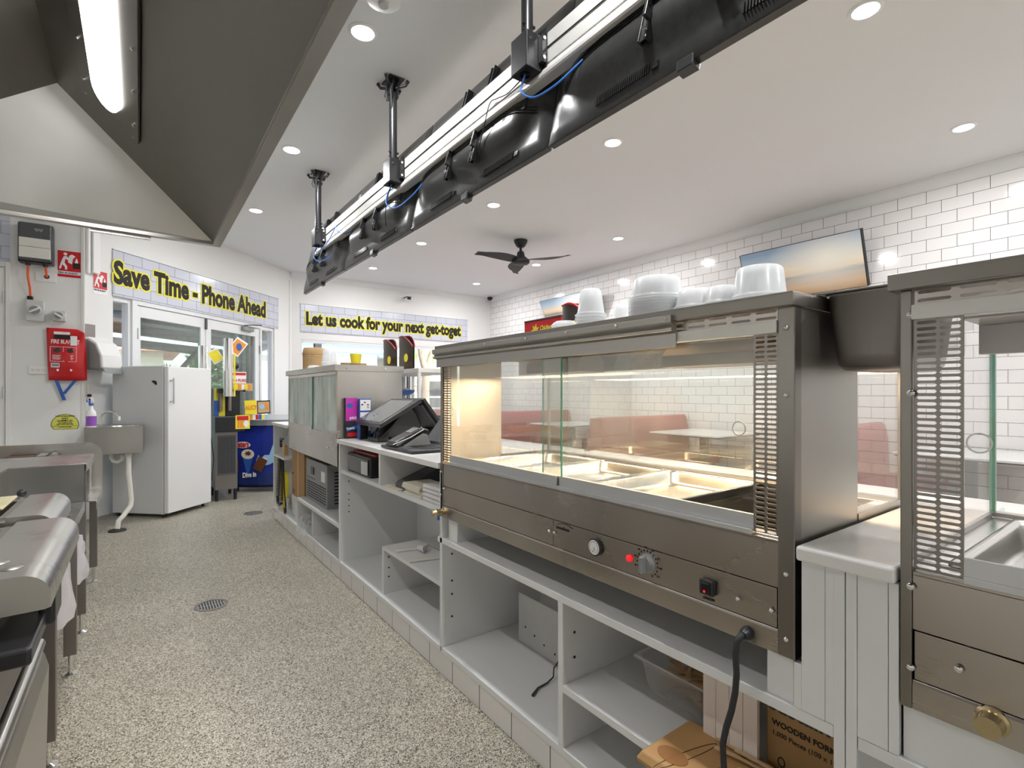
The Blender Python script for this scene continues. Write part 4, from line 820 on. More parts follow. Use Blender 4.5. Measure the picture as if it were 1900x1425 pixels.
tubstack(1.2, .935, 9, .062, .076, .062, .0075, 'tall stack tub of nested clear tubs', 'tubs', group='tall stack of clear tubs')
tubstack(1.21, .815, 3, .043, .056, .052, .009, 'low clear tub left of two', 'tubs', group='left of the two low tub stacks')
tubstack(1.21, .735, 3, .038, .050, .047, .009, 'low clear tub right of two', 'tubs', group='right of the two low tub stacks')
tubstack(1.2, .635, 4, .049, .062, .075, .006, 'wide clear tub nearest the roof end', 'tubs', group='tubs at the right end of the roof')
# dark chip scoops
def scoop(x, y, z, label, w_=.11, h=.165, rz=0):
    T = thing('chip_box', label, 'carton', (x, y, z), 'dark chip boxes with red rims')
    N = 10
    def prof(side):
        vs = []
        for i in range(N+1):
            u = i/N
            xx = x+side*(.026*(1-.8*(2*u-1)**2)+.002); yy = y+w_/2-u*w_
            vs.append((xx, yy, z, h*(1-.34*max(0, (u-.3)/.7)**2.2)*(1 if side > 0 else .985)))
        return vs
    for side, nm_ in ((-1, 'front_panel'), (1, 'back_panel')):
        p = prof(side); vs = []
        for xx, yy, z0_, tp in p: vs += [(xx, yy, z0_), (xx, yy, z0_+tp)]
        o = MB().add(vs, [(2*i, 2*i+1, 2*i+3, 2*i+2) for i in range(N)]).build(nm_, 'scoop_dark', T); sd = o.modifiers.new('t', 'SOLIDIFY'); sd.thickness = .0012
        MB().tube([(xx, yy, z0_+tp) for xx, yy, z0_, tp in p], .005, n=6).build('red_rim', 'redgloss', T)
    MB().box(x-.04, x+.04, y-w_/2+.004, y+w_/2-.004, z, z+.004).build('base', 'redgloss', T)
    MB().cyl((x-.043, y-w_*.33, z+h*.33), (x-.0455, y-w_*.33, z+h*.33), h*.12, n=12).build('yellow_emblem', 'yellow', T)
    return T
M['scoop_dark'] = mat('chip_box_board', (.05, .038, .032), .35)
scoop(1.32, 1.40, ZR, 'dark chip box with red rim standing between the red carton and the tall cups', .13, .13)
# red carton with shop emblem
t = thing('red_carton', 'bright red carton with yellow and white shop emblem on the large warmer roof', 'carton', (1.37, 1.60, ZR))
MB().box(1.34, 1.46, 1.505, 1.74, ZR, ZR+.095).build('carton_body', 'redgloss', t, bevel=.001)
MB().box(1.339, 1.461, 1.504, 1.741, ZR+.095, ZR+.101).build('carton_lid', 'scoop_dark', t)
text('Chickens', .028, 'letter_y', (1.3395, 1.635, ZR+.052), (0, -1, 0), (0, 0, 1), t, bold=.0006, shear=.2, xs=.8)
text('MANIA', .032, 'letter_w', (1.3395, 1.64, ZR+.024), (0, -1, 0), (0, 0, 1), t, bold=.0012, xs=.8)
star = [((.028 if k % 2 else .014)*math.cos(k*math.pi/7), (.028 if k % 2 else .014)*math.sin(k*math.pi/7)) for k in range(14)]
shape(star, (1.3395, 1.665, ZR+.055), (0, -1, 0), (0, 0, 1), 'yellow', t, 'emblem_burst')
# ------------------------------------------------------------------ things on the farther warmer's roof (Z 1.444)
ZF = 1.4435
t0 = None
for i in range(9):
    o = MB().lathe((1.24, 4.62, ZF+i*.017), [(.085, 0), (.1, .045)][::-1] if i == 8 else [(.098, 0), (.1, .0155), (.001, .0155)], caps=(i == 8), n=24)
    if i < 8:
        if t0 is None: t0 = o.build('kraft_bowl', 'kraft'); q = t0
        else: q = t0.copy(); COL.objects.link(q); q.location.z += .017*i
    else: q = MB().lathe((1.24, 4.62, ZF+8*.017), [(.1, 0), (.103, .004), (.092, .062), (.001, .062)], n=24, caps=False).build('kraft_bowl', 'kraft', smooth=50)
    tag(q, ('deep kraft bowl topping the brown stack on the farther warmer roof' if i == 8 else 'brown kraft bowl low in the stack on the farther warmer roof'), 'bowl', 'stack of kraft bowls')
tubstack(1.22, 4.12, 3, .045, .06, .13, .022, 'tall white tub in the middle of the farther roof', 'tubs', z=ZF, group='tall white tubs on the farther roof')
tubstack(1.17, 4.38, 2, .04, .05, .022, .012, 'low white tub on the farther warmer roof', 'tubs', z=ZF, group='low white tubs beside the kraft bowls')
o = MB().lathe((1.34, 3.86, ZF), [(.03, 0), (.044, .105), (.041, .105), (.028, .003), (.001, .003)], caps=False, n=24).build('paper_cup', 'yellow', smooth=50); tag(o, 'bright yellow paper cup on the farther warmer roof', 'cup')
for i, (x, y) in enumerate(((1.24, 3.72), (1.26, 3.58))):
    for k in range(3-i):
        o = MB().lathe((x, y, ZF+k*.009), [(.058, 0), (.06, .007), (.001, .0085)], caps=False, n=24).build('kraft_lid', 'kraft'); tag(o, 'flat round kraft disc on the farther warmer roof, '+('left' if i == 0 else 'right')+' small pile', 'plate', 'kraft discs on the farther roof')  # kraft lids lying flat in two small piles
scoop(1.66, 3.96, 1.4255, 'dark red-rimmed chip box on the display cabinet, left of the two', .25, .265)
scoop(1.66, 3.64, 1.4255, 'dark red-rimmed chip box on the display cabinet, right of the two', .25, .265)

# ------------------------------------------------------------------ tills
ZT = .9405
T = thing('pos_terminal', 'black point-of-sale terminal with tilted touch screen and rear customer screen', 'till', (1.35, 3.1, ZT))
a, b_, c, d = Vector((1.16, 3.36, 1.06)), Vector((1.16, 2.93, 1.06)), Vector((1.43, 2.93, 1.212)), Vector((1.43, 3.38, 1.212))
nrm = (c-b_).cross(a-b_).normalized(); nrm = nrm if nrm.z > 0 else -nrm
MB().hexa([a, b_, c, d], [p-nrm*.026 for p in (a, b_, c, d)]).build('screen_frame', 'black', T, bevel=.004)
def lp(u, v, o=.0008): return a+(b_-a)*u+(d-a)*v+nrm*o
MB().hexa([lp(.07, .08), lp(.93, .08), lp(.93, .92), lp(.07, .92)], [lp(.07, .08, .0014), lp(.93, .08, .0014), lp(.93, .92, .0014), lp(.07, .92, .0014)]).build('touch_screen', 'screen', T)
cs = [Vector((1.445, 2.93, 1.205)), Vector((1.445, 3.25, 1.205)), Vector((1.60, 3.25, 1.0)), Vector((1.60, 2.93, 1.0))]
n2_ = (cs[1]-cs[0]).cross(cs[2]-cs[0]).normalized(); n2_ = n2_ if n2_.x > 0 else -n2_
MB().hexa(cs, [p+n2_*.022 for p in cs]).build('customer_screen', 'black', T, bevel=.004)
ctr = sum(cs, Vector())/4; i2 = [ctr+(p-ctr)*.72 for p in cs]
MB().hexa([p-n2_*.012 for p in i2], i2).build('screen_back_boss', 'dgrey', T, bevel=.003)
prof = [(1.2, ZT), (1.2, .965), (1.24, .995), (1.3, 1.05), (1.36, 1.12), (1.42, 1.16), (1.45, 1.15), (1.5, 1.05), (1.5, ZT)]
MB().prism(prof, 'y', 3.06, 3.24).build('stand', 'black_gl', T, bevel=.01, seg=3)
MB().box(1.3, 1.5, 2.99, 3.06, ZT, .965).build('stand_foot', 'black', T, bevel=.004)
MB().tube([(1.2, 3.12, .97), (1.24, 3.2, 1.0), (1.29, 3.25, 1.045), (1.34, 3.26, 1.08)], .004).build('blue_cable', 'blue', T)
P_ = thing('receipt_printer', 'dark grey receipt printer behind the tilted till screen', 'printer', (1.6, 3.1, ZT))
MB().prism([(1.53, ZT), (1.56, .985), (1.66, 1.09), (1.78, 1.09), (1.8, ZT)], 'y', 2.98, 3.2).build('printer_body', 'dgrey', P_, bevel=.006)
MB().box(1.66, 1.76, 3.02, 3.16, 1.088, 1.094).build('paper_slot', 'black', P_)
E_ = thing('card_terminal', 'black card payment terminal with silver edge in a sloping cradle beside the laptop', 'card terminal', (1.24, 2.66, ZT))
MB().prism([(1.15, ZT), (1.155, .955), (1.28, 1.025), (1.31, 1.015), (1.33, .96), (1.33, ZT)], 'y', 2.59, 2.69).build('cradle', 'mgrey', E_, bevel=.006)
MB().prism([(1.10, .962), (1.115, .985), (1.27, 1.055), (1.31, 1.045), (1.32, 1.03), (1.27, 1.03)], 'y', 2.585, 2.695).build('terminal_body', 'black', E_, bevel=.006, seg=3)
MB().tube([(1.10, 2.584, .972), (1.2, 2.583, 1.005), (1.28, 2.583, 1.046)], .0028).build('silver_edge', 'alu_white', E_)
MB().hexa([(1.21, 2.60, 1.0285), (1.21, 2.68, 1.0285), (1.26, 2.68, 1.0515), (1.26, 2.60, 1.0515)], [(1.21, 2.60, 1.030), (1.21, 2.68, 1.030), (1.26, 2.68, 1.053), (1.26, 2.60, 1.053)]).build('terminal_screen', 'screen', E_)
L_ = thing('laptop', 'open black laptop with its screen turned to the kitchen, partly behind the large warmer', 'laptop', (1.24, 2.55, ZT))
MB().box(1.105, 1.365, 2.36, 2.77, ZT+.003, ZT+.016).build('laptop_base', 'black', L_, bevel=.003)
kb = MB()
for r in range(5):
    for k in range(14): kb.box(1.2+r*.028, 1.222+r*.028, 2.40+k*.0245, 2.42+k*.0245, ZT+.016, ZT+.018)
kb.build('keyboard', 'black_m', L_)
MB().box(1.125, 1.18, 2.5, 2.63, ZT+.0162, ZT+.0168).build('touchpad', 'dgrey', L_)
h0, h1 = Vector((1.37, 0, .957)), Vector((1.51, 0, 1.13)); dn = Vector((.17, 0, -.14)).normalized()*.006
MB().hexa([h0+Vector((0, 2.36, 0)), h0+Vector((0, 2.77, 0)), h1+Vector((0, 2.77, 0)), h1+Vector((0, 2.36, 0))], [p+dn for p in (h0+Vector((0, 2.36, 0)), h0+Vector((0, 2.77, 0)), h1+Vector((0, 2.77, 0)), h1+Vector((0, 2.36, 0)))]).build('laptop_lid', 'black', L_)
q = [h0+(h1-h0)*s_+Vector((0, yy, 0))-dn*.05 for s_, yy in ((.07, 2.37), (.07, 2.76), (.95, 2.76), (.95, 2.37))]
MB().hexa(q, [p-dn*.1 for p in q]).build('laptop_screen', 'screen', L_)
# lolly box and card stand against the farther warmer
t = thing('sweet_box', 'tall magenta and black lolly box leaning against the farther warmer side', 'box', (1.16, 3.44, ZT))
MB().box(1.125, 1.20, 3.435, 3.47, ZT, 1.215).build('box_body', 'black_m', t)
MB().box(1.124, 1.201, 3.4335, 3.435, 1.06, 1.215).build('magenta_panel', 'magenta', t)
shape(ell(0, 0, .022, .016), (1.15, 3.433, 1.165), (1, 0, 0), (0, 0, 1), 'blue', t, 'oval_badge')
text('pick', .03, 'letter_w', (1.15, 3.4335, 1.072), (1, 0, 0), (0, 0, 1), t, bold=.0005)
shape([(-.035, -.005), (.035, .012), (.035, .036), (-.035, .018)], (1.165, 3.4345, .995), (1, 0, 0), (0, 0, 1), 'blue', t, 'slanted_band')
text('Twang', .022, 'letter_w', (1.13, 3.4325, .998), (1, 0, .2), (-.2, 0, 1), t, bold=.0006, xs=.9)
shape([(-.03, 0), (.035, 0), (.035, .025), (-.03, .025)], (1.165, 3.4345, .955), (1, 0, 0), (0, 0, 1), 'redgloss', t, 'red_band')
t = thing('brochure_stand', 'white and blue card payment leaflet stand beside the lolly box', 'stand', (1.24, 3.39, ZT))
MB().box(1.205, 1.285, 3.395, 3.43, ZT, 1.21).build('stand_back', 'blue', t, bevel=.001)
MB().box(1.209, 1.281, 3.393, 3.395, 1.13, 1.203).build('leaflet', 'letter_w', t)
MB().box(1.209, 1.281, 3.393, 3.395, .99, 1.118).build('leaflet', 'letter_w', t)
for x, z, c_ in ((1.222, 1.17, 'navy'), (1.262, 1.168, 'blue'), (1.262, 1.152, 'orange'), (1.24, 1.185, 'red'), (1.245, 1.09, 'orange')):
    MB().box(x-.006, x+.007, 3.3918, 3.393, z-.004, z+.005).build('card_mark', c_, t)
t = thing('small_box', 'small blue and black box lying in front of the leaflet stand', 'box', (1.2, 3.36, ZT))
MB().box(1.19, 1.245, 3.335, 3.385, ZT, 1.045).build('box_body', 'black', t, bevel=.002); MB().box(1.185, 1.19, 3.336, 3.384, ZT, 1.04).build('blue_face', 'blue', t)
# shelf and blue bowl inside the display cabinet
MB().box(1.6, 1.965, 3.29, 4.18, 1.222, 1.228).build('glass_shelf', 'glass', dc)
t = thing('bowl', 'shallow blue bowl with white contents inside the glass display cabinet', 'bowl', (1.78, 4.03, 1.229))
MB().lathe((1.78, 4.03, 1.229), [(.07, 0), (.11, .02), (.125, .045), (.121, .045), (.105, .022), (.001, .008)], caps=False, n=32).build('bowl_body', 'blue', t, smooth=60)
b = MB()
for k in range(16):
    an = k*2.4; r = .02*math.sqrt(k); b.ball((1.78+r*math.cos(an), 4.03+r*math.sin(an), 1.229+.04), .022, n=5)
b.build('contents', 'towel_w', t, smooth=80)['kind'] = 'stuff'
# ------------------------------------------------------------------ in and under the counter
t = thing('label_printer', 'black printer with dark red lid in the left cubby under the tills', 'printer', (1.27, 3.15, .7355))
MB().box(1.115, 1.42, 2.96, 3.37, .736, .858).build('printer_body', 'black', t, bevel=.008)
MB().box(1.15, 1.41, 2.97, 3.36, .858, .872).build('lid', 'red', t, bevel=.004)
MB().box(1.108, 1.115, 2.99, 3.35, .75, .845).build('front_cover', 'screen', t, bevel=.003)
MB().box(1.104, 1.11, 2.985, 3.09, .75, .83).build('cover_panel', 'lgrey', t, bevel=.003)
MB().lathe((1.26, 2.952, .80), [(.058, 0), (.058, -.004), (.001, -.004)], ax='y').build('paper_roll', 'kraft', t)
t = thing('phone_handset', 'dark phone-like card reader lying in the right cubby under the tills', 'card reader', (1.25, 2.5, .7355))
MB().prism([(1.12, .736), (1.115, .762), (1.13, .775), (1.28, .83), (1.345, .855), (1.37, .845), (1.37, .80), (1.33, .77), (1.26, .736)], 'y', 2.47, 2.60).build('handset_body', 'dgrey', t, bevel=.008, seg=3)
MB().hexa([(1.15, 2.485, .7835), (1.15, 2.585, .7835), (1.24, 2.585, .8165), (1.24, 2.485, .8165)], [(1.15, 2.485, .785), (1.15, 2.585, .785), (1.24, 2.585, .818), (1.24, 2.485, .818)]).build('keypad', 'black', t)
def stack(x0, x1, y0, y1, z, n, th, m, nm, label, cat, group, jit=.006):
    o0 = None
    for i in range(n):
        dx, dy = random.uniform(-jit, jit), random.uniform(-jit, jit)
        if o0 is None: o0 = MB().box(x0, x1, y0, y1, z, z+th*.92).build(nm, m, bevel=th*.3); q = o0
        else: q = o0.copy(); COL.objects.link(q); q.location = o0.location+Vector((dx, dy, th*i)); 
        tag(q, label+(' (top one)' if i == n-1 and n > 1 else ''), cat, group)
stack(1.105, 1.26, 2.26, 2.46, .7355, 6, .0095, 'towel', 'folded_napkin', 'cream folded napkin in the fanned pile in the right cubby', 'napkin', 'cream napkins in the cubby', .012)
stack(1.10, 1.30, 2.04, 2.235, .7355, 4, .02, 'towel_w', 'folded_cloth', 'grey-white folded cloth in the pile beside the cream napkins', 'cloth', 'folded cloths in the cubby', .004)
stack(1.09, 1.20, 2.50, 2.74-.03, .7355, 2, .004, 'towel', 'loose_napkin', 'thin napkin spilling over the front of the cubby shelf', 'napkin', 'loose napkins on the cubby shelf', .02)
for (x0, y0, x1, y1, lb) in ((1.12, 2.60, 1.30, 2.55, 'long white wrapped cutlery packet farther back on the open middle shelf'), (1.10, 2.40, 1.29, 2.36, 'long white wrapped cutlery packet nearer the front of the open middle shelf')):
    d = Vector((x1-x0, y1-y0, 0)).normalized(); n_ = Vector((-d.y, d.x, 0))*.022
    A_, B_ = Vector((x0, y0, .3915)), Vector((x1, y1, .3915)); up = Vector((0, 0, .012))
    o = MB().hexa([A_-n_, A_+n_, B_+n_, B_-n_], [A_-n_*.8+up, A_+n_*.8+up, B_+n_*.8+up*.8, B_-n_*.8+up*.8]).build('cutlery_packet', 'offwhite', bevel=.004); tag(o, lb, 'packet')
o = MB(); rnd = random.Random(3); pts = []
for k in range(14):
    pts.append((1.235+.03*math.cos(k*2.1)*(1-k/30), 2.50+.035*math.sin(k*2.1)*(1-k/30), .405+.006*(k % 4)))
o = o.tube(pts, .010, n=7).build('crumpled_bag', 'towel_w', smooth=True); tag(o, 'crumpled scrap of white plastic on the open middle shelf', 'bag')
t = thing('scribbled_card', 'white card with black scribble lying at the back of the middle shelf', 'card', (1.4, 2.45, .391))
MB().box(1.32, 1.47, 2.36, 2.62, .3915, .393).build('card_sheet', 'letter_w', t)
for k in range(9):
    q = [(1.345+.1*rnd.random(), 2.4+.15*rnd.random(), .3936) for _ in range(4)]; MB().tube(q, .0022, n=5).build('scribble', 'letter', t)
o = MB().box(1.27, 1.30, 2.742, 2.75, .13, .33); bpy.data.meshes
o = MB().hexa([(1.22, 2.80, .126), (1.27, 2.80, .126), (1.27, 2.804, .126), (1.22, 2.804, .126)], [(1.225, 2.80, .33), (1.265, 2.80, .31), (1.265, 2.804, .31), (1.225, 2.804, .33)]).build('loose_bracket', 'lam'); tag(o, 'loose white strip standing against the divider in the open till cabinet', 'strip')
# big bay: grey leaning panel, dark strip drawn as a shadow edge
t = thing('grey_sheet', 'pale grey sheet with a row of holes standing in the bay under the large warmer', 'sheet', (1.4, 1.5, .126))
MB().box(1.392, 1.396, 1.24, 1.85, .126, .345).build('sheet', 'lgrey', t)
for i, (y, z) in enumerate(((1.80, .205), (1.735, .19), (1.67, .175), (1.60, .165))): MB().cyl((1.3925, y, z), (1.3905, y, z), .0045, n=8).build('hole', 'black_m', t)
M['sheetgrey'] = M['lgrey']
o = MB().tube([(1.175, 1.475, .131), (1.22, 1.50, .131), (1.27, 1.505, .131), (1.305, 1.51, .14), (1.325, 1.53, .16), (1.36, 1.535, .18)], [.006, .004, .0035, .003, .003, .002], n=7).build('shadow_strip', 'scoop_dark', smooth=True); tag(o, 'thin dark bent strip lying in front of the grey sheet', 'strip')  # dark strip modelled where a torn board shows its shadow edge
# tub of wooden cutlery
t = thing('cutlery_tub', 'clear plastic tub of wooden cutlery on the middle shelf under the large warmer', 'tub', (1.36, .9, .326))
pan(1.235, 1.49, .73, 1.055, .437, .105, t, name='tub_shell', m='film', r=.008, wall=.02).modifiers.remove(bpy.data.objects['tub_shell'].modifiers['thick'])
b = MB().tube([(1.24, .735, .438), (1.24, 1.05, .438), (1.485, 1.05, .438), (1.485, .735, .438), (1.24, .735, .438)], .0035, n=6).build('tub_rim', 'tub', t)
def stick(p, ang, tilt, L=.15, kind=0):
    """one wooden spoon, fork or knife: a flat shaped blank"""
    w0 = .0048; pr = [(0, .006), (.02, .007), (.06, .005), (.6*L, .0045), (.7*L, .007), (.82*L, .0135 if kind == 0 else .010), (.93*L, .0125 if kind == 0 else .0095), (L, .004 if kind == 0 else .007)]
    R = Matrix.Rotation(ang, 4, 'Z') @ Matrix.Rotation(tilt, 4, 'Y'); vs = []
    for x, w_ in pr:
        for s_, z_ in ((-1, 0), (1, 0), (1, .0014), (-1, .0014)): vs.append(Vector(p)+(R @ Vector((x-L/2, s_*w_, z_+(.002*math.sin(x/L*6))))))
    n = len(pr); fs = [(i*4+q, i*4+(q+1) % 4, (i+1)*4+(q+1) % 4, (i+1)*4+q) for i in range(n-1) for q in range(4)]+[(0, 1, 2, 3), (n*4-4, n*4-3, n*4-2, n*4-1)]
    return MB().add(vs, fs)
rnd = random.Random(11); base = [stick((0, 0, 0), 0, 0, kind=k).build('wooden_cutlery', 'wood', origin=(0, 0, 0)) for k in (0, 1)]
k = 0
for i in range(46):
    layer = i/46; x, y = 1.365+rnd.uniform(-.05, .05), .89+rnd.uniform(-.075, .075)
    o = base[i] if i < 2 else base[i % 2].copy()
    if i >= 2: COL.objects.link(o)
    o.location = (x, y, .337+.07*layer+rnd.uniform(0, .006)); an = math.radians(90+rnd.uniform(-38, 38)) if rnd.random() < .75 else rnd.uniform(0, 3)
    o.rotation_euler = (rnd.uniform(-.15, .15), rnd.uniform(-.1, .1), an)
    if abs(math.cos(an)) > .6: o.location.x = 1.36
    tag(o, 'wooden spoon or fork lying in the clear tub of cutlery', 'cutlery', 'wooden cutlery in the clear tub')
# leaning pink-white boards, carton and paper packet
t = thing('leaning_boards', 'pinkish-white grooved boards standing between the cutlery tub and the carton', 'boards', (1.2, .71, .326))
for i in range(4): MB().box(1.195, 1.207, .638+.0365*i, .638+.0365*i+.0355, .326, .583).build('board', 'board_pink', t, bevel=.001)
t = thing('carton', 'brown carton printed WOODEN FORK, COATED at the right end of the middle shelf', 'carton', (1.4, .53, .326))
MB().box(1.235, 1.55, .430, .635, .326, .57).build('carton_body', 'card', t, bevel=.002)
cr_ = dict(right=(0, -1, 0), up=(0, 0, 1), parent=t)
text('WOODEN FORK, COATED', .0185, 'letter', (1.2345, .622, .452), **cr_, bold=.0005)
text('1,000 Pieces (100 x 10 Packs)', .0155, 'letter', (1.2345, .622, .428), **cr_)
text('sustain', .05, 'letter_g' if 'letter_g' in M else 'dgreen', (1.2345, .63, .487), **cr_, bold=.0015, name='maker_logo')
MB().box(1.2335, 1.2348, .48, .53, .34, .38).build('printed_square', 'dgreen', t)
for k in range(3): MB().tube([(1.2342, .60+.008*math.sin(i/8*6.3), .37+.02*k*0+.011*math.cos(i/8*6.3)+.0) for i in range(9)], .0013+.0005*k, n=5).build('printed_ring', 'letter', t) if k == 0 else None
t = thing('paper_packet', 'torn brown paper packet of wooden cutlery hanging over the front of the middle shelf', 'packet', (1.12, .68, .326))
zb = .3265; A4 = [(1.005, .845), (1.215, .845), (1.235, .665), (1.20, .45), (1.02, .50)]
b = MB(); top = [(x+(1.12-x)*.06, y+(.66-y)*.06, zb+.034) for x, y in A4]; mid = [(x-(1.12-x)*.02, y, zb+.014) for x, y in A4]; lo_ = [(x, y, zb) for x, y in A4]
n = 5; b.add(lo_+mid+top, [tuple(range(n))[::-1], tuple(range(10, 15))]+[(r*n+i, r*n+(i+1) % n, (r+1)*n+(i+1) % n, (r+1)*n+i) for r in range(2) for i in range(n)])
b.build('paper_wrap', 'paper', t, bevel=.006, seg=3)
zt_ = zb+.0347
pr_ = dict(right=(.3, -.95, 0), up=(.95, .3, 0), parent=t)
text('COATED', .026, 'letter', (1.075, .64, zt_), right=(.96, -.28, 0), up=(.28, .96, 0), parent=t, bold=.0005)
text('WOODEN', .026, 'letter', (1.065, .60, zt_), right=(.96, -.28, 0), up=(.28, .96, 0), parent=t, bold=.0005)
text('100 pieces', .012, 'letter', (1.07, .69, zt_), right=(.96, -.28, 0), up=(.28, .96, 0), parent=t)
MB().tube([(1.08+.1*math.cos(math.pi*2*i/16), .755+.012*math.sin(math.pi*2*i/16)-.02*math.cos(math.pi*2*i/16), zt_) for i in range(17)], .0007, n=5).build('knife_drawing', 'letter', t)
shape(ell(0, 0, .028, .04), (1.055, .775, zt_-.0004), (1, 0, 0), (0, 1, 0), 'stain', t, 'brown_stain')
for i, (p, an, tl) in enumerate((((1.17, .64, zb+.043), -1.35, .02), ((1.185, .60, zb+.048), -1.5, .0), ((1.16, .57, zb+.044), -1.2, 0), ((1.19, .66, zb+.04), -1.62, 0))):
    o = stick((0, 0, 0), 0, 0, kind=i % 2, L=.17).build('wooden_cutlery', 'wood', origin=(0, 0, 0)); o.location = p; o.rotation_euler = (0, tl, an)
    tag(o, 'wooden cutlery blade poking out of the torn paper packet', 'cutlery', 'wooden cutlery from the torn packet')
t = MB().box(1.10, 1.24, .62, .80, .126, .20).build('red_packet', 'redgloss', bevel=.02, seg=3); tag(t, 'shiny red packet on the bottom shelf below the brown paper packet', 'packet')
# far low bay
t = thing('condenser_unit', 'grey metal condenser box with slotted grille on the low shelf under the farther warmer', 'machine', (1.35, 4.2, .366))
MB().box(1.145, 1.52, 3.93, 4.53, .366, .70).build('casing', 'mgrey', t, bevel=.004)
b = MB()
for r in range(7):
    for k in range(13): yy = 4.49-k*.042; b.box(1.143, 1.1455, yy-.028, yy, .392+r*.02, .401+r*.02)
b.build('front_grille', 'black_m', t)
b = MB()
for r in range(10): b.box(1.2+.0, 1.50, 3.928, 3.9305, .40+r*.026, .411+r*.026)
b.build('side_louvres', 'black_m', t)
MB().box(1.1425, 1.1455, 3.98, 4.08, .56, .64).build('paper_label', 'letter_w', t); MB().box(1.138, 1.1455, 4.28, 4.36, .585, .645).build('rocker_switch', 'black', t, bevel=.003); MB().box(1.142, 1.1455, 4.26, 4.5, .55, .555).build('seam', 'dgrey', t)
t = thing('carton', 'plain tall brown carton beside the grey condenser box at the far end of the counter', 'carton', (1.3, 4.85, .126))
MB().box(1.15, 1.45, 4.61, 5.05, .306, .725).build('carton_body', 'card', t, bevel=.002)
MB().box(1.1485, 1.1505, 4.80, 4.84, .31, .725).build('tape', 'kraft', t)
MB().box(1.148, 1.150, 4.96, 5.01, .335, .365).build('printed_square', 'scoop_dark', t)
text('fresh', .03, 'letter', (1.149, 5.04, .50), (0, -1, 0), (0, 0, 1), t)
o = MB().box(1.15, 1.5, 4.60, 5.06, .1255, .3055).build('low_box', 'lam', bevel=.002); tag(o, 'white melamine box under the plain brown carton', 'box')
t = thing('scanner_handset', 'black scanner handset with a coiled cord hanging on the far end of the counter', 'handset', (1.14, 5.2, .20))
MB().box(1.11, 1.15, 5.18, 5.26, .655, .76).build('holster', 'kraft', t, bevel=.006)
MB().tube([(1.13, 5.40, .72), (1.12, 5.36, .80), (1.12, 5.28, .80), (1.13, 5.2, .77)], .014).build('handset', 'black', t, smooth=True)
def coil(P0, P1, r, turns, rr=.0045):
    P0, P1 = Vector(P0), Vector(P1); n = turns*8; d = (P1-P0); a = Vector((0, 1, 0)); b = Vector((1, 0, 0))
    return MB().tube([P0+d*(i/n)+a*r*math.cos(i/8*2*math.pi)+b*r*math.sin(i/8*2*math.pi) for i in range(n+1)], rr, n=5)
coil((1.10, 5.32, .64), (1.09, 5.36, .24), .015, 26).build('coiled_cord', 'black', t, smooth=True)
coil((1.10, 5.26, .64), (1.09, 5.20, .22), .015, 26).build('coiled_cord', 'black', t, smooth=True)
MB().tube([(1.09, 5.36, .24), (1.085, 5.33, .19), (1.085, 5.26, .175), (1.09, 5.20, .20)], .014).build('cord_loop', 'black', t, smooth=True)
MB().tube([(1.11, 5.22, .64), (1.10, 5.12, .3), (1.09, 5.03, .24), (1.09, 5.02, .15), (1.09, 5.06, .13), (1.09, 5.07, .18)], .007).build('strap', 'black', t, smooth=True)
t = thing('plastic_bag', 'yellow and white plastic bag hanging on the far end of the counter', 'bag', (1.1, 5.25, .13))
b = MB(); vs = []
for i in range(9):
    for j in range(7):
        y = 5.12+.28*j/6*(.45+.55*math.sin(.5+i/8*1.9)); z = .50-.37*i/8; vs.append((1.13+.012*math.sin(j*1.7+i*.6), y, z))
sd = b.add(vs, [(i*7+j, i*7+j+1, (i+1)*7+j+1, (i+1)*7+j) for i in range(8) for j in range(6)]).build('bag_body', 'yellow', t, smooth=80).modifiers.new('s', 'SOLIDIFY'); sd.thickness = .004
b = MB(); vs = [(x-.012, y-.07, z-.05) for x, y, z in vs]
sd = b.add(vs, [(i*7+j, i*7+j+1, (i+1)*7+j+1, (i+1)*7+j) for i in range(4, 8) for j in range(3)]).build('white_part', 'towel_w', t, smooth=80).modifiers.new('s', 'SOLIDIFY'); sd.thickness = .004
t = thing('plastic_wrap', 'crumpled clear plastic wrap spilling from the low open bay', 'plastic wrap', (1.2, 4.3, .126))
rnd = random.Random(5); vs = []
for i in range(9):
    for j in range(7): vs.append((1.05+.2*i/8, 4.2+.3*j/6, .13+.10*math.exp(-((i-4)/3)**2)*(1+.4*rnd.uniform(-1, 1))+(-.05 if i == 0 else 0)+.02*rnd.random()))
b = MB().add(vs, [(i*7+j, i*7+j+1, (i+1)*7+j+1, (i+1)*7+j) for i in range(8) for j in range(6)]); b.build('wrap_sheet', 'film', t)

# ------------------------------------------------------------------ fridge, sink, slush machine, freezer
MF = Matrix(((R2, -R2, 0, .232), (R2, R2, 0, 6.113), (0, 0, 1, 0), (0, 0, 0, 1)))
fr = thing('upright_fridge', 'tall white single-door fridge with bar handle beside the hand basin', 'fridge', MF @ Vector((.29, .3, 0)))
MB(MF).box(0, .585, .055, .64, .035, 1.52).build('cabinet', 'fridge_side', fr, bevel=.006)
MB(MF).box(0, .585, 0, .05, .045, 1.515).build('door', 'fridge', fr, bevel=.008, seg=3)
MB(MF).box(.005, .58, .048, .056, .05, 1.51).build('door_seal', 'dgrey', fr)
MB(MF).cyl((.025, 0, 1.375), (.025, -.045, 1.375), .008).cyl((.025, 0, 1.165), (.025, -.045, 1.165), .008).cyl((.025, -.042, 1.14), (.025, -.042, 1.40), .009).build('door_handle', 'alu', fr, smooth=True)
for x, y in ((.03, .08), (.555, .08), (.03, .6), (.555, .6)): MB(MF).cyl((x, y, 0), (x, y, .04), .016).build('foot', 'black', fr)
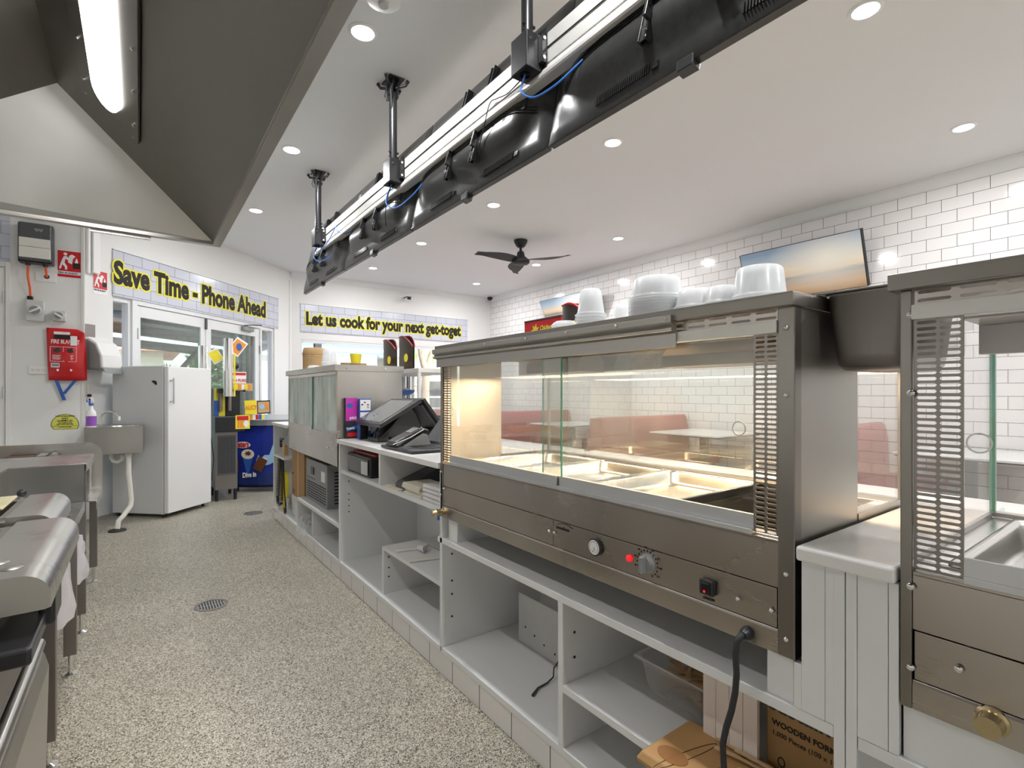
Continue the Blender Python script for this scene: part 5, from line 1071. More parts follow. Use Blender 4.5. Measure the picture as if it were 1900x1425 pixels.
shape(ell(0, 0, .035, .03, 16, -40, 140), MF @ Vector((-.001, .16, 1.345)), MF.to_3x3() @ Vector((0, -1, 0)), (0, 0, 1), 'letter', fr, 'sticker')
sk = thing('hand_basin', 'small stainless hand wash basin with purple bottle on it, left of the fridge', 'basin', (-.2, 6.1, .69))
pl_ = [(-.40, 5.90), (.03, 5.90), (.03, 6.26), (-.22, 6.56), (-.37, 6.56), (-.40, 6.44)]
def ringpts(s_, cx=-.17, cy=6.06): return [(cx+(x-cx)*s_, cy+(y-cy)*s_) for x, y in pl_]
b = MB(); n = 6
o_ = [(x, y, .69) for x, y in pl_]; u_ = [(x, y, .936) for x, y in pl_]
b.add(o_+u_, [tuple(range(n))[::-1]]+[(i, (i+1) % n, n+(i+1) % n, n+i) for i in range(n)])
b.build('basin_apron', 'steel', sk, bevel=.003)
bx0, bx1, by0, by1 = -.26, .0, 5.93, 6.2
b = MB(); er = ell((bx0+bx1)/2, (by0+by1)/2, .128, .12, 24); b2 = []
R_ = [[(x, y, .937) for x, y in er], [((bx0+bx1)/2+(x-(bx0+bx1)/2)*.96, (by0+by1)/2+(y-(by0+by1)/2)*.96, .925) for x, y in er], [((bx0+bx1)/2+(x-(bx0+bx1)/2)*.8, (by0+by1)/2+(y-(by0+by1)/2)*.8, .83) for x, y in er]]
b.add([p for q in R_ for p in q], [(i*24+k, i*24+(k+1) % 24, (i+1)*24+(k+1) % 24, (i+1)*24+k) for i in range(2) for k in range(24)]+[tuple(range(48, 72))]).build('bowl', 'tray', sk, smooth=60)
# deck ring between outline and bowl
cx, cy = (bx0+bx1)/2, (by0+by1)/2; out = []
for x, y in er:
    d = Vector((x-cx, y-cy)).normalized(); best = 9
    for i in range(6):
        p, q = Vector(pl_[i]), Vector(pl_[(i+1) % 6]); e = q-p; den = d.x*(-e.y)+d.y*e.x
        if abs(den) < 1e-9: continue
        w_ = p-Vector((cx, cy)); t_ = (w_.x*(-e.y)+w_.y*e.x)/den; s_ = (d.x*w_.y-d.y*w_.x)/den
        if t_ > 0 and -1e-6 <= s_ <= 1+1e-6: best = min(best, t_)
    out.append((cx+d.x*best, cy+d.y*best, .937))
MB().add([(x, y, .937) for x, y in er]+out, [(k, (k+1) % 24, 24+(k+1) % 24, 24+k) for k in range(24)]).build('deck', 'steel', sk)
MB().tube([(-.30, 6.30, .938), (-.30, 6.30, 1.01), (-.285, 6.28, 1.05), (-.25, 6.22, 1.072), (-.20, 6.15, 1.07), (-.17, 6.10, 1.05), (-.155, 6.08, 1.025)], .011, n=12).build('tap', 'chrome', sk, smooth=True)
MB().cyl((-.155, 6.08, 1.026), (-.155, 6.08, .99), .012).build('tap_nozzle', 'white', sk)
MB().lathe((-.21, 6.07, .665), [(.022, .03), (.022, 0)], caps=False).tube([(-.21, 6.07, .69), (-.21, 6.07, .64), (-.195, 6.07, .61), (-.165, 6.07, .60), (-.135, 6.06, .62), (-.13, 6.06, .66)], .019, n=12).build('trap', 'pvc', sk, smooth=True)
MB().cyl((-.08, 5.98, .69), (-.08, 5.98, .655), .026).tube([(-.08, 5.98, .67), (-.08, 5.97, .5), (-.06, 5.93, .25), (-.065, 5.92, .20), (-.12, 5.86, .12), (-.15, 5.84, .09), (-.16, 5.83, .02)], .021, n=14).build('waste_pipe', 'pvc', sk, smooth=True)
MB().lathe((-.16, 5.83, 0), [(.07, 0), (.065, .012), (.025, .02)], caps=False).build('floor_flange', 'black_m', sk, smooth=True)
B(-.40, -.39, 6.4, 6.52, .60, .69).build('wall_bracket', 'steel', sk)
bt = thing('spray_bottle', 'purple cleaner spray bottle with blue trigger standing on the hand basin', 'bottle', (-.365, 6.0, .938))
x, y = -.352, 5.99
MB().lathe((x, y, .938), [(.001, 0), (.036, 0), (.038, .006), (.038, .115), (.034, .14), (.016, .165), (.013, .20), (.001, .20)], caps=False).build('bottle_body', 'white', bt, smooth=True)
MB().lathe((x, y, .95), [(.0385, 0), (.0386, .09)], caps=False).build('purple_label', 'purple', bt, smooth=True)
MB().cyl((x, y, 1.135), (x, y, 1.155), .017).box(x-.018, x-.004, y-.008, y+.008, 1.15, 1.20).build('blue_cap', 'blue', bt)
MB().prism([(x-.03, 1.185), (x-.02, 1.205), (x+.012, 1.205), (x+.024, 1.165), (x+.01, 1.17), (x-.004, 1.185)], 'y', y-.008, y+.008).build('spray_head', 'white', bt, bevel=.002)
MB().tube([(x-.02, y, 1.20), (x-.032, y, 1.185), (x-.026, y, 1.165)], .005).build('trigger', 'blue', bt)
# slush machine: narrow stainless tower on legs
sm_ = thing('drink_machine', 'narrow black and steel slush drink machine with tall cup tubes beside the fridge', 'drink machine', (.85, 7.0, 0))
MB().box(.70, .93, 6.72, 7.22, .13, .80).build('base_cabinet', 'steel_dark', sm_, bevel=.004)
b = MB()
for k in range(12): b.box(.735+k*.0145, .742+k*.0145, 6.714, 6.72, .32, .74)
MB().box(.72, .915, 6.716, 6.72, .30, .76).build('grille_frame', 'dgrey', sm_); b.build('grille', 'black_m', sm_)
for px_, py_ in ((.72, 6.75), (.91, 6.75), (.72, 7.19), (.91, 7.19)): MB().cyl((px_, py_, 0), (px_, py_, .13), .017, .02).build('leg', 'black', sm_)
MB().box(.695, 1.0, 6.66, 7.22, .80, .98).build('drip_housing', 'black', sm_, bevel=.008)
MB().box(.71, .98, 6.86, 7.2, .98, 1.29).build('dispenser_body', 'black', sm_, bevel=.006)
MB().cyl((.765, 6.82, 1.04), (.765, 6.82, 1.25), .022).cyl((.86, 6.82, 1.04), (.86, 6.82, 1.25), .022).build('mixing_tube', 'steel_dark', sm_, smooth=True)
MB().box(.73, .9, 6.74, 6.86, 1.25, 1.30).tube([(.9, 6.78, 1.275), (1.0, 6.78, 1.275)], .006).ball((1.01, 6.78, 1.275), .016, n=6).build('tap_block', 'black', sm_)
MB().cyl((.83, 6.70, 1.21), (.83, 6.70, 1.88), .052, n=28).build('cup_tube', 'chrome', sm_, smooth=True)
MB().cyl((.60, 6.93, 1.40), (.60, 6.93, 1.80), .046, n=28).build('cup_tube', 'chrome', sm_, smooth=True)
MB().tube([(.68, 6.8, 1.30), (.66, 6.78, .8), (.69, 6.74, .5), (.67, 6.72, .25)], .005).build('hose', 'black_m', sm_, smooth=True)
MB().box(.885, .90, 6.66, 6.68, 1.21, 1.70).build('yellow_tube_label', 'yellow', sm_)
def placard(cx, y, z, w_, h, m, ang, label_name, parent, m2=None):
    R = Vector((math.cos(ang), 0, math.sin(ang))); U = Vector((-math.sin(ang), 0, math.cos(ang)))
    shape([(-w_/2, -h/2), (w_/2, -h/2), (w_/2, h/2), (-w_/2, h/2)], (cx, y, z), R, U, m, parent, label_name, depth=.004)
    if m2: shape([(-w_*.42, -h*.4), (w_*.42, -h*.4), (w_*.42, h*.4), (-w_*.42, h*.4)], (cx, y-.0045, z), R, U, m2, parent, label_name+'_print', depth=.0006)
placard(.95, 6.86, 1.80, .14, .20, 'letter_w', -.6, 'tilted_card', sm_, 'orange')
shape(ell(0, 0, .03, .045), (.965, 6.852, 1.80), (1, 0, 0), (0, 0, 1), 'blue', sm_, 'card_oval')
placard(.72, 6.86, 1.68, .12, .16, 'letter_w', .55, 'tilted_card', sm_, 'yellow')
MB().ball((.93, 6.85, 1.57), .04, n=8).build('round_knob', 'black', sm_, smooth=True)
placard(.965, 6.84, 1.42, .15, .16, 'letter_w', 0, 'shopping_card', sm_)
text('SH PURE', .045, 'redgloss', (.895, 6.833, 1.385), (1, 0, 0), (0, 0, 1), sm_, bold=.001, xs=.85)
shape([(-.07, 0), (.07, 0), (.07, .03), (-.07, .03)], (.965, 6.8355, 1.46), (1, 0, 0), (0, 0, 1), 'redgloss', sm_, 'red_band')
placard(1.0, 6.82, 1.32, .21, .09, 'kraft', 0, 'flavour_strip', sm_)
for k, cc in enumerate(('yellow', 'orange', 'letter_w', 'yellow', 'orange')): shape([(-.015, -.03), (.015, -.03), (.015, .03), (-.015, .03)], (.93+.035*k, 6.8145, 1.32), (1, 0, 0), (0, 0, 1), cc, sm_, 'flavour_patch')
placard(.76, 6.84, 1.12, .11, .36, 'yellow', 0, 'side_poster', sm_); shape([(-.05, -.12), (.0, -.15), (.01, .06), (-.05, .06)], (.75, 6.833, 1.1), (1, 0, 0), (0, 0, 1), 'blue', sm_, 'poster_patch')
MB().box(.90, 1.05, 6.655, 6.66, .83, .99).build('front_placard', 'yellow', sm_)
shape([(-.06, 0), (.06, 0), (.06, .05), (-.06, .05)], (.975, 6.654, .93), (1, 0, 0), (0, 0, 1), 'redgloss', sm_, 'placard_band'); shape(ell(0, 0, .028, .04), (1.01, 6.653, .89), (1, 0, 0), (0, 0, 1), 'letter_w', sm_, 'placard_patch')
for k in range(3): shape([(-.012, -.04), (.01, -.04), (.014, .04), (-.008, .04)], (.93+.028*k, 6.6535, .885), (1, 0, 0), (0, 0, 1), 'orange', sm_, 'placard_patch')
placard(1.09, 6.85, 1.075, .13, .17, 'yellow', .05, 'saucy_card', sm_)
text('AUCY', .075, 'orange', (1.03, 6.843, 1.045), (1, 0, .05), (-.05, 0, 1), sm_, bold=.003, xs=.65)
placard(1.235, 6.86, 1.075, .15, .165, 'scoop_dark', .04, 'picture_card', sm_, 'kraft')
shape(ell(0, 0, .03, .03), (1.215, 6.853, 1.08), (1, 0, 0), (0, 0, 1), 'splash', sm_, 'card_patch'); shape(ell(0, 0, .02, .045), (1.27, 6.853, 1.085), (1, 0, .3), (-.3, 0, 1), 'orange', sm_, 'card_patch')
for k, cc in enumerate(('blue', 'orange', 'letter_w', 'redgloss', 'blue', 'yellow', 'splash')): shape([(-.016, -.03), (.016, -.03), (.016, .03), (-.016, .03)], (1.06+.034*k, 6.86, .955), (1, 0, 0), (0, 0, 1), cc, sm_, 'small_sticker')
# ice cream freezer with curved blue front
fz = thing('ice_cream_freezer', 'blue ice cream freezer with a curved glass lid reading Dive in, beyond the drink machine', 'freezer', (1.35, 7.5, 0))
def bowx(t): return Vector((.93+.75*t, 7.30-.38*t+.10*(t-.5)**2*4-.10, 0))
N = 14; fr_ = [bowx(i/N) for i in range(N+1)]; back = Vector((.45, .62, 0)).normalized()*.55
b = MB(); lo_ = [Vector((p.x, p.y, .09)) for p in fr_]; hi_ = [Vector((p.x, p.y, .84)) for p in fr_]
vs = lo_+hi_+[p+back for p in lo_]+[p+back for p in hi_]; K = N+1
fs = [(i, i+1, K+i+1, K+i) for i in range(N)]+[(2*K+i, 3*K+i, 3*K+i+1, 2*K+i+1) for i in range(N)]+[(K+i, K+i+1, 3*K+i+1, 3*K+i) for i in range(N)]+[(i, 2*K+i, 2*K+i+1, i+1) for i in range(N)]+[(0, K, 3*K, 2*K), (N, 2*K+N, 3*K+N, K+N)]
M['fblue'] = mat('freezer_blue', (.01, .03, .30), .3)
b.add(vs, fs).build('cabinet', 'fblue', fz)
def fp(t, z, o=.0): 
    p = bowx(t); q = bowx(t+.01)-bowx(t-.01); n_ = Vector((q.y, -q.x, 0)).normalized(); return Vector((p.x, p.y, z))+n_*o
b = MB(); n = 10
def band(t0, t1, z0, z1, m, nm, o=.003):
    nn_ = 8; v_ = [fp(t0+(t1-t0)*i/nn_, z0, o) for i in range(nn_+1)]+[fp(t0+(t1-t0)*i/nn_, z1, o) for i in range(nn_+1)]+[fp(t0+(t1-t0)*i/nn_, z0, 0) for i in range(nn_+1)]+[fp(t0+(t1-t0)*i/nn_, z1, 0) for i in range(nn_+1)]; k_ = nn_+1
    f_ = [(i, i+1, k_+i+1, k_+i) for i in range(nn_)]+[(2*k_+i, 3*k_+i, 3*k_+i+1, 2*k_+i+1) for i in range(nn_)]+[(i, 2*k_+i, 2*k_+i+1, i+1) for i in range(nn_)]+[(k_+i, k_+i+1, 3*k_+i+1, 3*k_+i) for i in range(nn_)]
    return MB().add(v_, f_).build(nm, m, fz)
band(0, 1, .10, .24, 'navy', 'lower_band'); band(0, 1, .84, .91, 'mgrey', 'lid_rim', .03); band(0, 1, .06, .10, 'black_m', 'kick_strip', -.0)
b = MB(); b.add([fp(i/N, .90, .02) for i in range(K)]+[fp(i/N, .95, 0)+back for i in range(K)]+[fp(i/N, .905, .02) for i in range(K)]+[fp(i/N, .955, 0)+back for i in range(K)], [(i, i+1, K+i+1, K+i) for i in range(N)]+[(2*K+i, 3*K+i, 3*K+i+1, 2*K+i+1) for i in range(N)]).build('glass_lid', 'alu', fz)
dirf = (fp(.45, 0)-fp(.05, 0)).normalized()
fo = lambda t, z, o=.012: fp(t, z, o)
shape(ell(0, 0, .10, .042), fo(.17, .595), dirf, (0, 0, 1), 'letter_w', fz, 'brand_oval')
text('Peters', .11, 'redgloss', fo(.17, .57, .03), dirf, (0, 0, 1), fz, bold=.0035, align='CENTER', xs=.62, shear=.15, name='brand_lettering')
shape([(-.05, .02), (.04, -.04), (.12, -.02), (.22, .03), (.30, .12), (.24, .10), (.26, .20), (.19, .12), (.17, .24), (.12, .10), (.06, .10), (.02, .06), (-.02, .10)], fo(.40, .37, .010), dirf, (0, 0, 1), 'splash', fz, 'water_splash')
shape([(-.075, .11), (.075, .11), (.012, -.15), (-.012, -.15)], fo(.24, .37, .014), dirf, (0, 0, 1), 'blue', fz, 'cone_print')
shape(ell(0, 0, .082, .062), fo(.24, .48, .016), dirf, (0, 0, 1), 'ice', fz, 'cone_cream'); shape([(.05*math.cos(a)*(1 if k % 2 else .55), .035*math.sin(a)*(1 if k % 2 else .55)) for k, a in enumerate([math.pi*2*i/14 for i in range(14)])], fo(.245, .49, .02), dirf, (0, 0, 1), 'choc', fz, 'chocolate_print')
shape([(-.08, -.06), (.03, -.11), (.11, .04), (.0, .095)], fo(.39, .36, .016), dirf, (0, 0, 1), 'choc', fz, 'choc_bar_print'); shape(ell(0, 0, .045, .04), fo(.46, .40, .021), dirf, (0, 0, 1), 'ice', fz, 'bar_filling')
shape([(-.04, -.1), (.03, -.1), (.03, .06), (-.03, .08)], fo(.09, .36, .016), dirf, (0, 0, 1), 'choc', fz, 'choc_bar_print')
text('Dive in', .085, 'letter_w', fo(.17, .185, .016), dirf+Vector((0, 0, .1)), (-.07, .05, 1), fz, bold=.004, xs=.72, shear=.15, name='slogan_lettering')
for t_ in (.05, .95): MB().cyl(fp(t_, 0, -.06), fp(t_, .09, -.06), .02).build('castor', 'black', fz)
# ------------------------------------------------------------------ things on the pillar wall (Y = 6.45)
YP = 6.45
t = thing('control_box', 'black and white hood speed controller with two orange cables high on the white pillar', 'controller', (-.76, YP, 2.45))
MB().box(-.875, -.655, 6.30, 6.345, 2.455, 2.795).build('front_cover', 'dgrey', t, bevel=.012, seg=3)
MB().box(-.885, -.645, 6.34, YP-.002, 2.44, 2.80).build('case', 'black', t, bevel=.008)
MB().box(-.872, -.662, 6.293, 6.301, 2.575, 2.655).box(-.872, -.660, 6.29, 6.301, 2.475, 2.572).build('terminal_cover', 'offwhite', t, bevel=.003)
shape([(-.03, .012), (.03, .012), (.03, .0), (.015, -.018), (0, -.006), (-.015, -.018), (-.03, 0)], (-.74, 6.2995, 2.735), (1, 0, 0), (0, 0, 1), 'mgrey', t, 'maker_emblem')
for x in (-.82, -.70): MB().cyl((x, 6.36, 2.45), (x, 6.36, 2.415), .022, .018).build('cable_gland', 'black', t, smooth=True)
MB().tube([(-.82, 6.36, 2.43), (-.822, 6.37, 2.32), (-.812, 6.40, 2.22), (-.808, 6.41, 2.13)], .009).build('orange_cable', 'orange_cable', t, smooth=True)
MB().tube([(-.70, 6.36, 2.43), (-.70, 6.39, 2.38), (-.70, 6.43, 2.335)], .009).build('orange_cable', 'orange_cable', t, smooth=True)
def fire_sign(M4, x, z, s, label, w_=.178, h_=.26, foot=True):
    """red fire blanket sign: M4 maps (across, outwards, up)"""
    O = M4 @ Vector((x, -.001, z)); R = (M4.to_3x3() @ Vector((1, 0, 0))); U = Vector((0, 0, 1))
    t = thing('fire_blanket_sign', label, 'sign', O)
    def sh(p, m, nm, o=.0016): return shape(p, O, R, U, m, t, nm, off=o)
    W = w_/2
    sh([(-W, 0), (W, 0), (W, h_), (-W, h_)], 'letter_w', 'sign_plate', .0)
    sh([(-W+.005, h_*.24), (W-.005, h_*.24), (W-.005, h_-.005), (-W+.005, h_-.005)], 'redgloss', 'red_field', .0012)
    if foot: sh([(-W+.005, .006), (W-.005, .006), (W-.005, h_*.12), (-W+.005, h_*.12)], 'redgloss', 'red_foot', .0012)
    k = w_/.178; b = h_*.24
    sh(ell(-.028*k, b+.163*k, .014*k, .014*k, 14), 'letter_w', 'figure_head', .0024)
    sh([(-.055*k, b+.10*k), (-.04*k, b+.14*k), (-.02*k, b+.145*k), (.0*k, b+.12*k), (.012*k, b+.125*k), (.01*k, b+.112*k), (-.01*k, b+.105*k), (-.028*k, b+.118*k), (-.034*k, b+.08*k), (-.015*k, b+.045*k), (-.016*k, b+.015*k), (-.03*k, b+.015*k), (-.032*k, b+.04*k), (-.05*k, b+.062*k), (-.062*k, b+.018*k), (-.075*k, b+.02*k), (-.063*k, b+.07*k)], 'letter_w', 'figure_body', .0024)
    sh([(.0, b+.15*k), (.018*k, b+.165*k), (.045*k, b+.15*k), (.026*k, b+.12*k), (.02*k, b+.07*k), (-.01*k, b+.085*k), (-.008*k, b+.12*k)], 'letter_w', 'blanket', .0028)
    sh([(.025*k, b+.03*k), (.078*k, b+.03*k), (.078*k, b+.085*k), (.025*k, b+.085*k)], 'letter', 'pan_block', .0024)
    sh([(.04*k, b+.086*k), (.064*k, b+.086*k), (.062*k, b+.11*k), (.052*k, b+.135*k), (.046*k, b+.112*k)], 'letter_w', 'flame', .0024)
    text('FIRE BLANKET', .0235*k, 'navy' if foot else 'letter', O+R*(-W+.008)+U*(h_*.145), R, U, t, off=.0015, bold=.0004, xs=.97)
I4 = Matrix.Translation((0, YP, 0))
fire_sign(I4, -.541, 2.352, 1, 'larger red and white fire blanket sign on the pillar beside the black controller')
fire_sign(MD, .17, 2.245, 1, 'smaller red fire blanket sign on the angled wall right of the pillar', w_=.155, h_=.24, foot=False)
t = thing('cover_plate', 'white cable outlet plate below the black controller', 'plate', (-.72, YP, 2.29)); MB().box(-.78, -.635, 6.438, YP, 2.292, 2.375).build('plate', 'white', t, bevel=.003); MB().lathe((-.70, 6.438, 2.34), [(.02, 0), (.014, -.008), (.001, -.008)], ax='y').build('grommet', 'black_m', t)
def isolator(x, z, w_, h_, ang, label):
    t = thing('isolator_switch', label, 'switch', (x, YP, z-h_/2))
    MB().box(x-w_/2, x+w_/2, 6.375, YP-.001, z-h_/2, z+h_/2).build('box', 'lgrey2', t, bevel=.004)
    MB().lathe((x, 6.375, z), [(w_*.42, 0), (w_*.42, -.012), (w_*.38, -.016)], ax='y').build('dial', 'lgrey', t, smooth=True)
    MB().cyl((x, 6.359, z), (x, 6.352, z), w_*.32).build('dial_face', 'mgrey', t)
    d = Vector((math.cos(ang), 0, math.sin(ang)))*w_*.33; n_ = Vector((-d.z, 0, d.x)).normalized()*.008; c = Vector((x, 6.352, z)); o = Vector((0, -.014, 0))
    MB().hexa([c-d-n_, c+d-n_, c+d+n_, c-d+n_], [p+o for p in (c-d-n_, c+d-n_, c+d+n_, c-d+n_)]).build('lever', 'white', t, bevel=.002)
M['lgrey2'] = mat('switch_box_grey', (.62, .62, .6), .4)
isolator(-.775, 2.01, .12, .19, .55, 'larger grey rotary isolator switch at the end of the long orange cable')
MB().box(-.83, -.79, 6.38, 6.44, 2.105, 2.14).build('cable_gland', 'black', bpy.data.objects['isolator_switch'], bevel=.006)
isolator(-.61, 1.975, .095, .095, -.55, 'smaller grey rotary isolator switch above the fire blanket pouch')
t = thing('fire_blanket', 'red fire blanket pouch with blue pull straps hanging on the pillar', 'fire blanket', (-.57, YP, 1.35))
vs = []; N = 10
for i in range(N+1):
    for j in range(N+1):
        u, v = i/N, j/N; x = -.70+.275*u+(.018*v if u < .5 else -.0)*(1-v); x += .018*(1-v)*(1 if u < .1 else 0)
        y = 6.425-.035*math.sin(math.pi*u)*math.sin(math.pi*min(1, v*1.1))-(.03 if u > .9 and v > .8 else 0)*.5+.006*math.sin(6*u+4*v); vs.append((x+.02*(1-v)*(u-.2), y, 1.37+.49*v-(.03*(u-.8)/.2 if u > .8 and v > .95 else 0)))
b = MB().add(vs, [(i*(N+1)+j, i*(N+1)+j+1, (i+1)*(N+1)+j+1, (i+1)*(N+1)+j) for i in range(N) for j in range(N)]); o = b.build('pouch', 'redgloss', t, smooth=80); sd = o.modifiers.new('s', 'SOLIDIFY'); sd.thickness = .012; sd.offset = 1
yf = 6.376
MB().box(-.645, -.53, yf, yf+.002, 1.80, 1.825).build('white_strip', 'letter_w', t); MB().box(-.645, -.52, yf, yf+.002, 1.76, 1.798).build('black_strip', 'letter', t)
MB().box(-.527, -.478, yf-.006, yf-.003, 1.70, 1.79).build('paper_tag', 'letter_w', t)
text('FIRE BLANKET', .052, 'letter_w', (-.665, yf-.001, 1.715), (1, 0, 0), (0, 0, 1), t, bold=.0008, xs=.62)
for x0, x1, z0, z1 in ((-.672, -.483, 1.545, 1.548), (-.672, -.483, 1.682, 1.685), (-.672, -.669, 1.545, 1.685), (-.486, -.483, 1.545, 1.685), (-.579, -.576, 1.545, 1.685)): MB().box(x0, x1, yf, yf+.0012, z0, z1).build('printed_line', 'letter_w', t)
for x in (-.625, -.53): shape([(-.025, -.01), (.0, -.025), (.028, -.012), (.018, .01), (.022, .028), (-.005, .02), (-.022, .012)], (x, yf+.001, 1.65), (1, 0, 0), (0, 0, 1), 'scoop_dark', t, 'printed_picture')
for k in range(4):
    for x in (-.655, -.565): MB().box(x, x+.06-.008*(k % 2), yf+.0005, yf+.0015, 1.60-.012*k, 1.604-.012*k).build('printed_line', 'letter_w', t)
MB().box(-.665, -.605, yf, yf+.0012, 1.49, 1.53).build('barcode_panel', 'letter_w', t)
for k in range(9): MB().box(-.66+.0058*k, -.657+.0058*k+.001*(k % 2), yf-.0006, yf, 1.497, 1.525).build('barcode_bar', 'letter', t)
for x in (-.625, -.53): MB().box(x, x+.015, yf, yf+.0012, 1.455, 1.475).build('white_square', 'letter_w', t)
def strap(a, b_, w_):
    a, b_ = Vector(a), Vector(b_); n_ = Vector((1, 0, 0))*w_/2; return MB().hexa([a-n_, a+n_, b_+n_, b_-n_], [p+Vector((0, .003, 0)) for p in (a-n_, a+n_, b_+n_, b_-n_)])
strap((-.635, 6.42, 1.38), (-.575, 6.42, 1.18), .028).build('pull_strap', 'blue', t); strap((-.49, 6.415, 1.38), (-.578, 6.415, 1.24), .028).build('pull_strap', 'blue', t)
t = thing('socket_plate', 'white triple switch plate partly behind the fire blanket pouch', 'socket', (-.74, YP, 1.42)); MB().box(-.825, -.68, 6.436, YP, 1.425, 1.505).build('plate', 'white', t, bevel=.003)
for k in range(3): MB().box(-.805+.035*k, -.785+.035*k, 6.431, 6.437, 1.455, 1.475).build('rocker', 'offwhite', t, bevel=.002)
t = thing('extinguisher_label', 'yellow domed wet chemical extinguisher label low on the pillar', 'label', (-.57, YP, .90))
out = [(-.075, 0), (.085, 0), (.098, .025), (.098, .04)]+[(.098*math.cos(a), .04+.10*math.sin(a)) for a in [math.pi*i/12 for i in range(1, 12)]]+[(-.098, .04), (-.09, .02)]
shape([(x*1.05, y*1.05-.003) for x, y in out], (-.572, YP, .905), (1, 0, 0), (0, 0, 1), 'letter', t, 'black_edge', depth=.0008); shape(out, (-.572, YP-.0012, .905), (1, 0, 0), (0, 0, 1), 'ylabel', t, 'yellow_field', depth=.0008)
M['_'] = None
for s_, z, sz in (('THIS EXTINGUISHER', .118, .0155), ('WET', .092, .024), ('CHEMICAL', .071, .024), ('FOR ANIMAL FATS', .055, .012), ('AND VEGETABLE OILS', .041, .012), ('COOKING OIL FIRES', .016, .010)): text(s_, sz, 'letter', (-.572, YP-.0025, .905+z), (1, 0, 0), (0, 0, 1), t, align='CENTER', bold=.0004)
MB().box(-.665, -.48, YP-.0028, YP-.0022, .9335, .9355).build('printed_line', 'letter', t)
# angled wall
t = thing('conduit_cover', 'white vertical plastic cable cover on the angled wall under the hood edge', 'cable cover', md(.07, 0, 2.44)); MB(MD).box(.02, .05, -.03, 0, 2.43, 2.95).box(.055, .13, -.05, 0, 2.44, 2.95).build('cover', 'white', t, bevel=.006)
t = thing('towel_dispenser', 'grey and white paper towel dispenser beside the red fire blanket pouch', 'dispenser', md(.1, -.1, 1.47))
MB(MD).prism([(-.22, 1.49), (-.21, 1.62), (-.15, 1.74), (-.05, 1.80), (0, 1.80), (0, 1.49)], 'x', -.005, .215).build('shell', 'white', t, bevel=.015, seg=3)
MB(MD).prism([(-.20, 1.492), (-.19, 1.61), (-.14, 1.72), (-.05, 1.775), (0, 1.775), (0, 1.492)], 'x', -.012, -.005).build('side_cheek', 'mgrey', t); MB(MD).box(-.01, .11, -.01, 0, 1.80, 1.93).build('back_plate', 'steel_dark', t)
MB(MD).prism([(-.22, 1.492), (-.235, 1.475), (-.25, 1.44), (-.22, 1.47), (0, 1.482), (0, 1.492)], 'x', -.002, .21).build('tear_lip', 'mgrey', t)
t = thing('socket_plate', 'cream upright socket strip with black plug on the angled wall above the spray bottle', 'socket', md(.03, -.01, 1.2)); MB(MD).box(.022, .062, -.02, 0, 1.21, 1.36).build('plate', 'offwhite', t, bevel=.003); MB(MD).cyl((.03, -.045, 1.225), (.03, -.018, 1.225), .013).build('plug', 'black', t)

# ------------------------------------------------------------------ cooking line on the left
bn = thing('steel_bench', 'far stainless bench with tall rounded splash end at the left below the pillar', 'bench', (-.7, 4.1, 0))
MB().prism([(-1.25, .612), (-.20, .612), (-.20, .82)]+[(-.28+.08*math.cos(a), .84+.08*math.sin(a)) for a in [math.pi/2*i/8 for i in range(9)]]+[(-1.25, .925)], 'y', 4.40, 4.404).build('end_splash', 'steel_table', bn)
MB().box(-1.25, -.202, 3.90, 4.40, .606, .612).box(-.206, -.202, 3.90, 4.40, .56, .606).build('low_shelf', 'steel_table', bn, bevel=.001)
for x, y in ((-.245, 4.36), (-1.2, 4.36)): 
    MB().box(x-.02, x+.02, y-.02, y+.02, .10, .606).build('leg', 'steel_dark', bn, bevel=.002); MB().cyl((x, y, .012), (x, y, .10), .009).lathe((x, y, 0), [(.028, 0), (.028, .006), (.01, .014)]).build('foot', 'chrome', bn)
b = MB().box(-1.25, -.215, 3.375, 3.87, .886, .892).box(-.219, -.215, 3.375, 3.87, .85, .886).box(-1.25, -.219, 3.866, 3.87, .85, .886); b.build('bench_top', 'steel_table', bn, bevel=.001)
MB().box(-.52, -.225, 3.372, 3.376, .66, .886).build('front_splash', 'steel_worn2' if 'steel_worn2' in M else 'steel', bn)
MB().box(-1.25, -.505, 2.95, 3.375, .886, .892).box(-.509, -.505, 2.95, 3.375, .66, .886).build('side_top', 'steel_table', bn, bevel=.001)
for x, y in ((-.245, 3.47), (-1.2, 3.47), (-1.2, 3.84)):
    MB().box(x-.02, x+.02, y-.02, y+.02, .10, .886 if y > 3.4 else .7).build('leg', 'steel_dark', bn, bevel=.002); MB().cyl((x, y, .012), (x, y, .10), .009).lathe((x, y, 0), [(.028, 0), (.028, .006), (.01, .014)]).build('foot', 'chrome', bn)
MB().box(-1.15, -.25, 4.12, 4.3, .612, .8).box(-1.0, -.3, 3.95, 4.1, .612, .78).build('drainer_tray', 'tray', bn, bevel=.004)
t = thing('cutting_board', 'thick pale timber board on the far bench at the left edge', 'board', (-.9, 3.95, .895)); MB().box(-1.1, -.69, 3.78, 3.98, .8925, .928).build('board', 'wood', t, bevel=.004)
t = thing('chip_scoop', 'stainless rack with dark food scraps tray behind the timber board', 'rack', (-.6, 4.0, .8)); MB().box(-.66, -.52, 4.20, 4.36, .801, .86).build('tray', 'brownscrap' if 'brownscrap' in M else 'bark', t, bevel=.004); MB().box(-.50, -.46, 4.14, 4.36, .801, .87).box(-.44, -.42, 4.14, 4.36, .801, .87).build('rack_bar', 'chrome', t)
st = thing('steel_stand', 'low open stainless stand with shallow top between the bench and the fryers', 'stand', (-.6, 2.9, 0))
MB().box(-1.2, -.222, 2.26, 3.36, .694, .70).box(-.226, -.222, 2.26, 3.36, .655, .694).build('stand_top', 'steel_table', st, bevel=.001)
